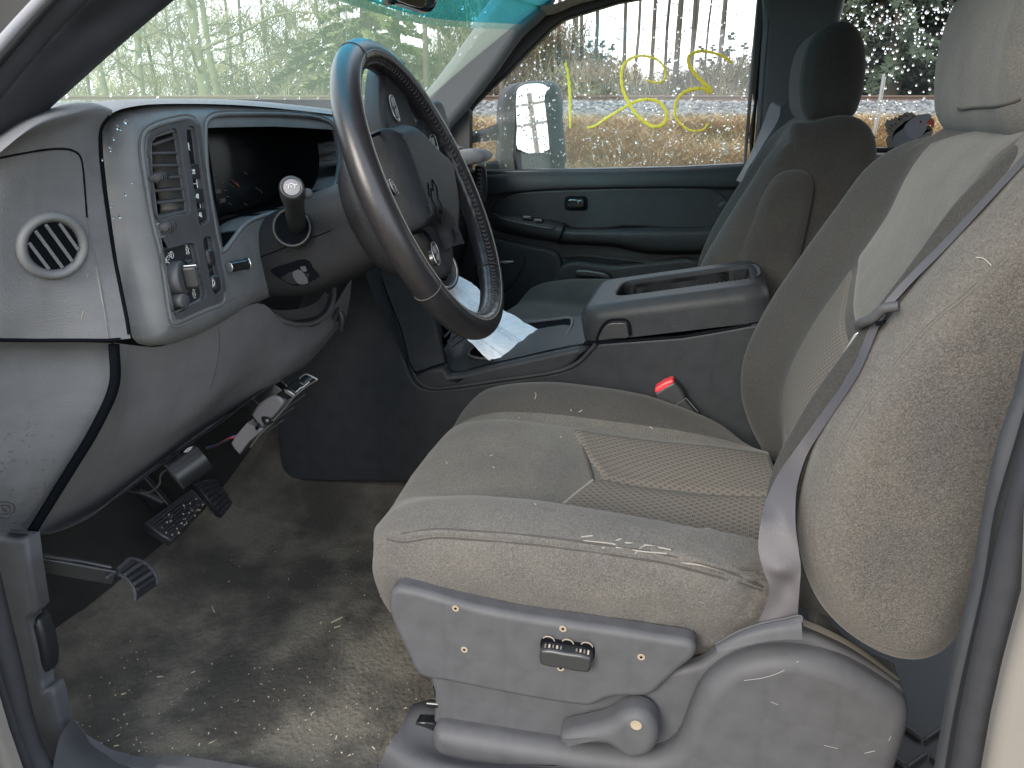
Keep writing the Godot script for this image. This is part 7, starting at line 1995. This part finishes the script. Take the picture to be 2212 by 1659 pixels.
	for i in 20:
		var f := i / 19.0
		var p0 := at_x(lerpf(985, 1054, f), lerpf(707, 777.5, f), lerpf(-0.10, -0.118, f))
		if i == 0: continue
		part(sheet_, "torn_tab", slab(PackedVector3Array([p0, p0 + Vector3(0.004, 0, 0.002), p0 + Vector3(0.001, -0.001, 0.005), p0 + Vector3(-0.003, 0.0005, 0.003)]), Vector3(0, 0.0004, 0), 0.0001), paper)
	# trailer brake controller hanging on its wires
	var x := -0.40
	var bc := thing("brake_controller", "grey trailer brake controller box with black bracket hanging by its wires under the dashboard", "controller", at_x(600, 890, x))
	var side := Vector3(-0.045, 0.012, 0.012)
	part(bc, "bracket", slab(on_x([546.5, 861, 605.5, 821, 619.6, 834, 640, 850, 565, 905, 555, 880], x + 0.045), side * 0.75, 0.002), M.gloss_black)
	part(bc, "bracket_edge", tube(on_x([546.5, 861, 576, 841, 605.5, 821, 619.6, 834], x + 0.012), 0.0008, 5), M.silver)
	part(bc, "bracket_edge", tube(on_x([546.5, 861, 556, 870, 565, 880, 590, 908], x + 0.012), 0.0008, 5), M.silver)
	var lowb := part(bc, "lower_case", slab(spline(on_x([522, 942, 530, 928, 555, 899, 562, 902, 576, 908, 590, 910, 586, 917, 560.6, 938, 541, 966, 530, 954], x + 0.03), 1, true), Vector3(-0.032, 0, 0), 0.003), M.grey_case)
	var upb := part(bc, "upper_case", slab(spline(on_x([566, 880, 580, 858, 600, 844, 614, 839, 626, 842, 634, 850, 634, 858, 612, 885, 590, 909, 578, 896], x + 0.03), 1, true), Vector3(-0.034, 0, 0), 0.005), M.grey_case)
	part(upb, "bright_corner", slab(on_x([614, 840, 622, 841, 638, 851, 634, 858, 618, 847], x - 0.003), Vector3(-0.003, 0, 0), 0.001), M.silver)
	part(upb, "case_edge", tube(on_x([590, 909, 612, 885, 634, 858, 660, 836, 685, 820], x - 0.004), 0.0013, 6), M.silver)
	part(lowb, "case_edge", tube(on_x([541, 966, 562, 938, 588, 914], x - 0.002), 0.0012, 6), M.silver)
	var disp := part(bc, "display_window", slab(on_x([617, 840, 640, 820, 652, 812, 662, 809, 684, 820, 660, 838, 640, 850], x + 0.028), Vector3(-0.030, 0, 0), 0.003), M.smoked_lens)
	part(disp, "window_rim", tube(spline(on_x([647, 818, 654, 811, 662, 808.5, 673, 813, 685.5, 820], x - 0.002), 3), 0.0012, 6), M.silver)
	part(disp, "window_glint", tube(on_x([638, 848, 652, 836, 652, 838, 668, 825], x - 0.003), 0.0007, 5), M.print)
	part(lowb, "slot", slab(on_x([551, 926, 553, 921, 564, 909, 569, 912, 556, 930], x - 0.0015), Vector3(-0.001, 0, 0), 0.0004), M.deep_black)
	part(lowb, "gain_wheel", slab(on_x([557, 919, 562, 914, 566, 917, 560, 922], x - 0.002), Vector3(-0.003, 0, 0), 0.001), M.panel)
	var pv := part(bc, "pivot_plate", slab(spline(on_x([566, 900, 572, 899, 584, 902, 589, 908, 587, 915, 579, 918, 570, 913], x - 0.004), 2, true), Vector3(-0.003, 0, 0), 0.001), M.black)
	part(pv, "pivot_screw", lathe([Vector2(0.0032, 0), Vector2(0.003, 0.0012), Vector2(0, 0.0018)], 18, Transform3D(basis_axis(Vector3.LEFT), at_x(576.5, 909, x - 0.007))), M.steel)
	for q in [[612, 887, 658, 852], [590, 910, 634, 880], [570, 937, 612, 907]]:
		part(bc, "heat_fin", tube(on_x(q, x + 0.012), 0.0012, 5), M.trim)
	part(bc, "wire", tube(spline(each_x([522, 943, x + 0.02, 505, 944, x, 490, 950, x, 468, 962, x, 446, 969, x]), 4), 0.0016, 6), M.wire_red)
	part(bc, "wire", tube(spline(each_x([522, 940, x + 0.02, 508, 941, x, 494, 947, x + 0.01, 470, 960, x + 0.01, 446, 967, x + 0.01]), 4), 0.0014, 6), M.wire_blue)
	part(bc, "wire", tube(spline(each_x([497, 949, x - 0.003, 480, 956, x - 0.003, 462, 964, x - 0.003, 446, 969.5, x - 0.003]), 4), 0.0016, 6), M.panel)
	# curved black module with round emblem
	var md := thing("under_dash_module", "black curved module with a round silver emblem under the dashboard", "module", at_x(415, 1000, -0.43))
	var ea := at_x(377, 1030, -0.46); var eb := at_x(440, 986, -0.42)
	var axis := (eb - ea).normalized()
	var mb := basis_axis(axis)
	var rad := 0.024
	part(md, "module_case", tube(PackedVector3Array([ea, ea.lerp(eb, 0.02), ea.lerp(eb, 0.98), eb]), PackedFloat32Array([rad * 0.94, rad, rad, rad * 0.95]), 28), M.black_knob)
	part(md, "module_lip", tube(circle(ea, mb.x, mb.z, rad, 28), 0.0014, 6, true), M.trim)
	var mcase: Mesh = md.get_node("module_case").mesh
	var lp: Variant = hit(mcase, EYE, sight(407, 972).normalized())
	var ln: Vector3 = (EYE - ea).normalized()
	if lp != null:
		var foot := ea + axis * axis.dot(lp - ea)
		ln = (lp - foot).normalized()
		var lr := axis
		var lu := ln.cross(lr).normalized()
		var lo: Vector3 = lp + ln * 0.0006
		part(md, "emblem_ring", tube(circle(lo, lr, lu, 0.0058, 24), 0.0006, 5, true), M.print)
		part(md, "emblem_ring", tube(circle(lo, lr, lu, 0.0044, 24), 0.0004, 5, true), M.print)
		lettering(md, "emblem_letter", "R", lo, lr, lu, 0.0048, M.print)
		part(md, "emblem_bar", tube(PackedVector3Array([lo - lr * 0.0075 + lu * 0.0012 + ln * 0.0006, lo + lr * 0.0080 - lu * 0.0014 + ln * 0.0006]), 0.0005, 5), M.print)
	part(md, "cable", tube(spline(each_x([275, 1060, -0.50, 300, 1065, -0.48, 325, 1063, -0.47, 345, 1045, -0.46, 348, 1025, -0.45, 372, 1008, -0.44]), 4), 0.0022, 6), M.panel)
	part(md, "cable", tube(spline(each_x([300, 1062, -0.46, 325, 1072, -0.45, 350, 1084, -0.44]), 4), 0.005, 6), M.panel)
	build_sticker()

func note_image() -> ImageTexture:
	var w := 360; var h := 480
	var im := Image.create(w, h, false, Image.FORMAT_RGB8)
	im.fill(Color(0.97, 0.98, 0.99))
	for y in range(12, h, 17):
		for x in w: im.set_pixel(x, y, Color(0.80, 0.86, 0.92))
	for x in range(10, w, 17):
		for y in range(h / 2, h): im.set_pixel(x, y, Color(0.84, 0.88, 0.93))
	# cursive pen strokes, line by line, running across the page
	var g := RandomNumberGenerator.new(); g.seed = 77
	var starts := [[30, 60, 4], [60, 30, 6], [78, 40, 7], [96, 30, 5], [130, 50, 5], [148, 50, 4], [215, 60, 4], [232, 50, 7], [250, 40, 8], [268, 60, 8], [286, 60, 7], [304, 80, 3]]
	for s in starts:
		var x: float = s[1]
		for word in s[2]:
			var n := g.randi_range(3, 8)
			for l in n:
				var tall := 4.0 + (5.0 if g.randf() < 0.3 else 0.0)
				var ph := g.randf() * 2.0
				for k in 16:
					var t := k / 16.0
					var px := int(x + t * 6.0 + 1.6 * sin(t * TAU + ph))
					var py := int(s[0] - tall * 0.5 * (1.0 - cos(t * TAU)) + x * 0.02)
					if px > 0 and px < w - 1 and py > 0 and py < h - 1:
						im.set_pixel(px, py, Color(0.42, 0.44, 0.52))
						im.set_pixel(px, py + 1, Color(0.62, 0.64, 0.70))
				x += 6.0
			x += 8.0
	return ImageTexture.create_from_image(im)

func build_sticker() -> void:
	# flat print on the rear side glass: a parrot looking out of a ragged hole
	var x := 0.808
	var o := thing("parrot_sticker", "sticker of a grey parrot with red beak in a ragged hole on the rear window", "sticker", at_x(1965, 290, x))
	var q := func(list: Array) -> PackedVector3Array:
		var l := []
		for i in range(0, list.size(), 2):
			l.append(1866.4 + list[i] / 9.6); l.append(218.9 + list[i + 1] / 9.6)
		return on_x(l, x)
	var n := Vector3(-1, 0, 0)
	var rim: PackedVector3Array = q.call([480, 960, 450, 800, 480, 730, 530, 700, 470, 640, 440, 600, 470, 560, 420, 500, 450, 430, 470, 370, 540, 400, 560, 350, 610, 370, 640, 320, 700, 340, 720, 280, 780, 290, 830, 240, 900, 220, 940, 240, 990, 220, 1040, 260, 1080, 290, 1140, 265, 1180, 300, 1150, 400, 1330, 560, 1420, 560, 1430, 640, 1390, 720, 1420, 800, 1300, 900, 1000, 1050, 700, 1100])
	paint("sticker_hole", Vector3(0.24, 0.22, 0.20), 0.5)
	paint("sticker_bird", Vector3(0.30, 0.30, 0.34), 0.5)
	paint("sticker_neck", Vector3(0.22, 0.23, 0.27), 0.5)
	paint("sticker_beak", Vector3(0.50, 0.09, 0.07), 0.4)
	part(o, "torn_rim", slab(rim, n * 0.0006, 0.0001), M.sticker_hole)
	for k in 46:
		var a := PI * (0.95 - 0.95 * rng.randf())
		var cx := 900.0 - 390.0 * cos(PI - a) * rng.randf_range(0.85, 1.1) * -1.0
		var cy := 760.0 - 470.0 * sin(a) * rng.randf_range(0.86, 1.04)
		if cx > 1150 or cy > 940: continue
		var s := rng.randf_range(10, 30)
		part(o, "torn_flake", slab(q.call([cx - s, cy, cx, cy - s * 0.8, cx + s * 1.2, cy + s * 0.2, cx + s * 0.2, cy + s * 0.8]), n * 0.0009, 0.0001), M.black_knob if k % 2 else M.dust)
	part(o, "dark_hole", slab(spline(q.call([610, 900, 590, 740, 620, 640, 690, 550, 780, 480, 860, 410, 940, 380, 1060, 300, 1200, 320, 1330, 560, 1400, 600, 1300, 640, 1150, 760, 1100, 900, 900, 1000]), 3, true), n * 0.0011, 0.0001), M.deep_black)
	part(o, "neck", slab(spline(q.call([600, 940, 590, 830, 615, 720, 700, 640, 790, 580, 880, 480, 1000, 420, 1100, 500, 1150, 740, 1000, 900, 800, 980]), 3, true), n * 0.0015, 0.0001), M.sticker_neck)
	part(o, "head", slab(spline(q.call([830, 560, 860, 480, 950, 390, 1050, 320, 1160, 275, 1290, 258, 1370, 270, 1400, 310, 1380, 350, 1310, 420, 1290, 500, 1300, 560, 1260, 620, 1150, 750, 1050, 780, 960, 760, 890, 680]), 3, true), n * 0.0019, 0.0001), M.sticker_bird)
	part(o, "collar_line", tube(spline(q.call([830, 560, 870, 660, 920, 735, 980, 768, 1100, 765]), 4), 0.0009, 5, false, 0.5, Vector3(0, 0, 1)), M.grey_case)
	part(o, "beak", slab(spline(q.call([1300, 480, 1310, 420, 1350, 370, 1400, 350, 1445, 390, 1460, 450, 1450, 510, 1425, 555, 1400, 540, 1380, 490, 1340, 490]), 3, true), n * 0.0022, 0.0002), M.sticker_beak)
	part(o, "lower_beak", slab(spline(q.call([1300, 500, 1350, 500, 1400, 550, 1415, 575, 1370, 590, 1310, 580]), 3, true), n * 0.0021, 0.0001), M.rust)
	part(o, "eye_ring", slab(circle_pts(q.call([1168, 425])[0], 0.0030), n * 0.0022, 0.0001), M.needle)
	part(o, "eye", slab(circle_pts(q.call([1172, 422])[0], 0.0019), n * 0.0024, 0.0001), M.deep_black)

func circle_pts(c: Vector3, r: float) -> PackedVector3Array:
	return circle(c, Vector3(0, 0, 1), Vector3.UP, r, 18)
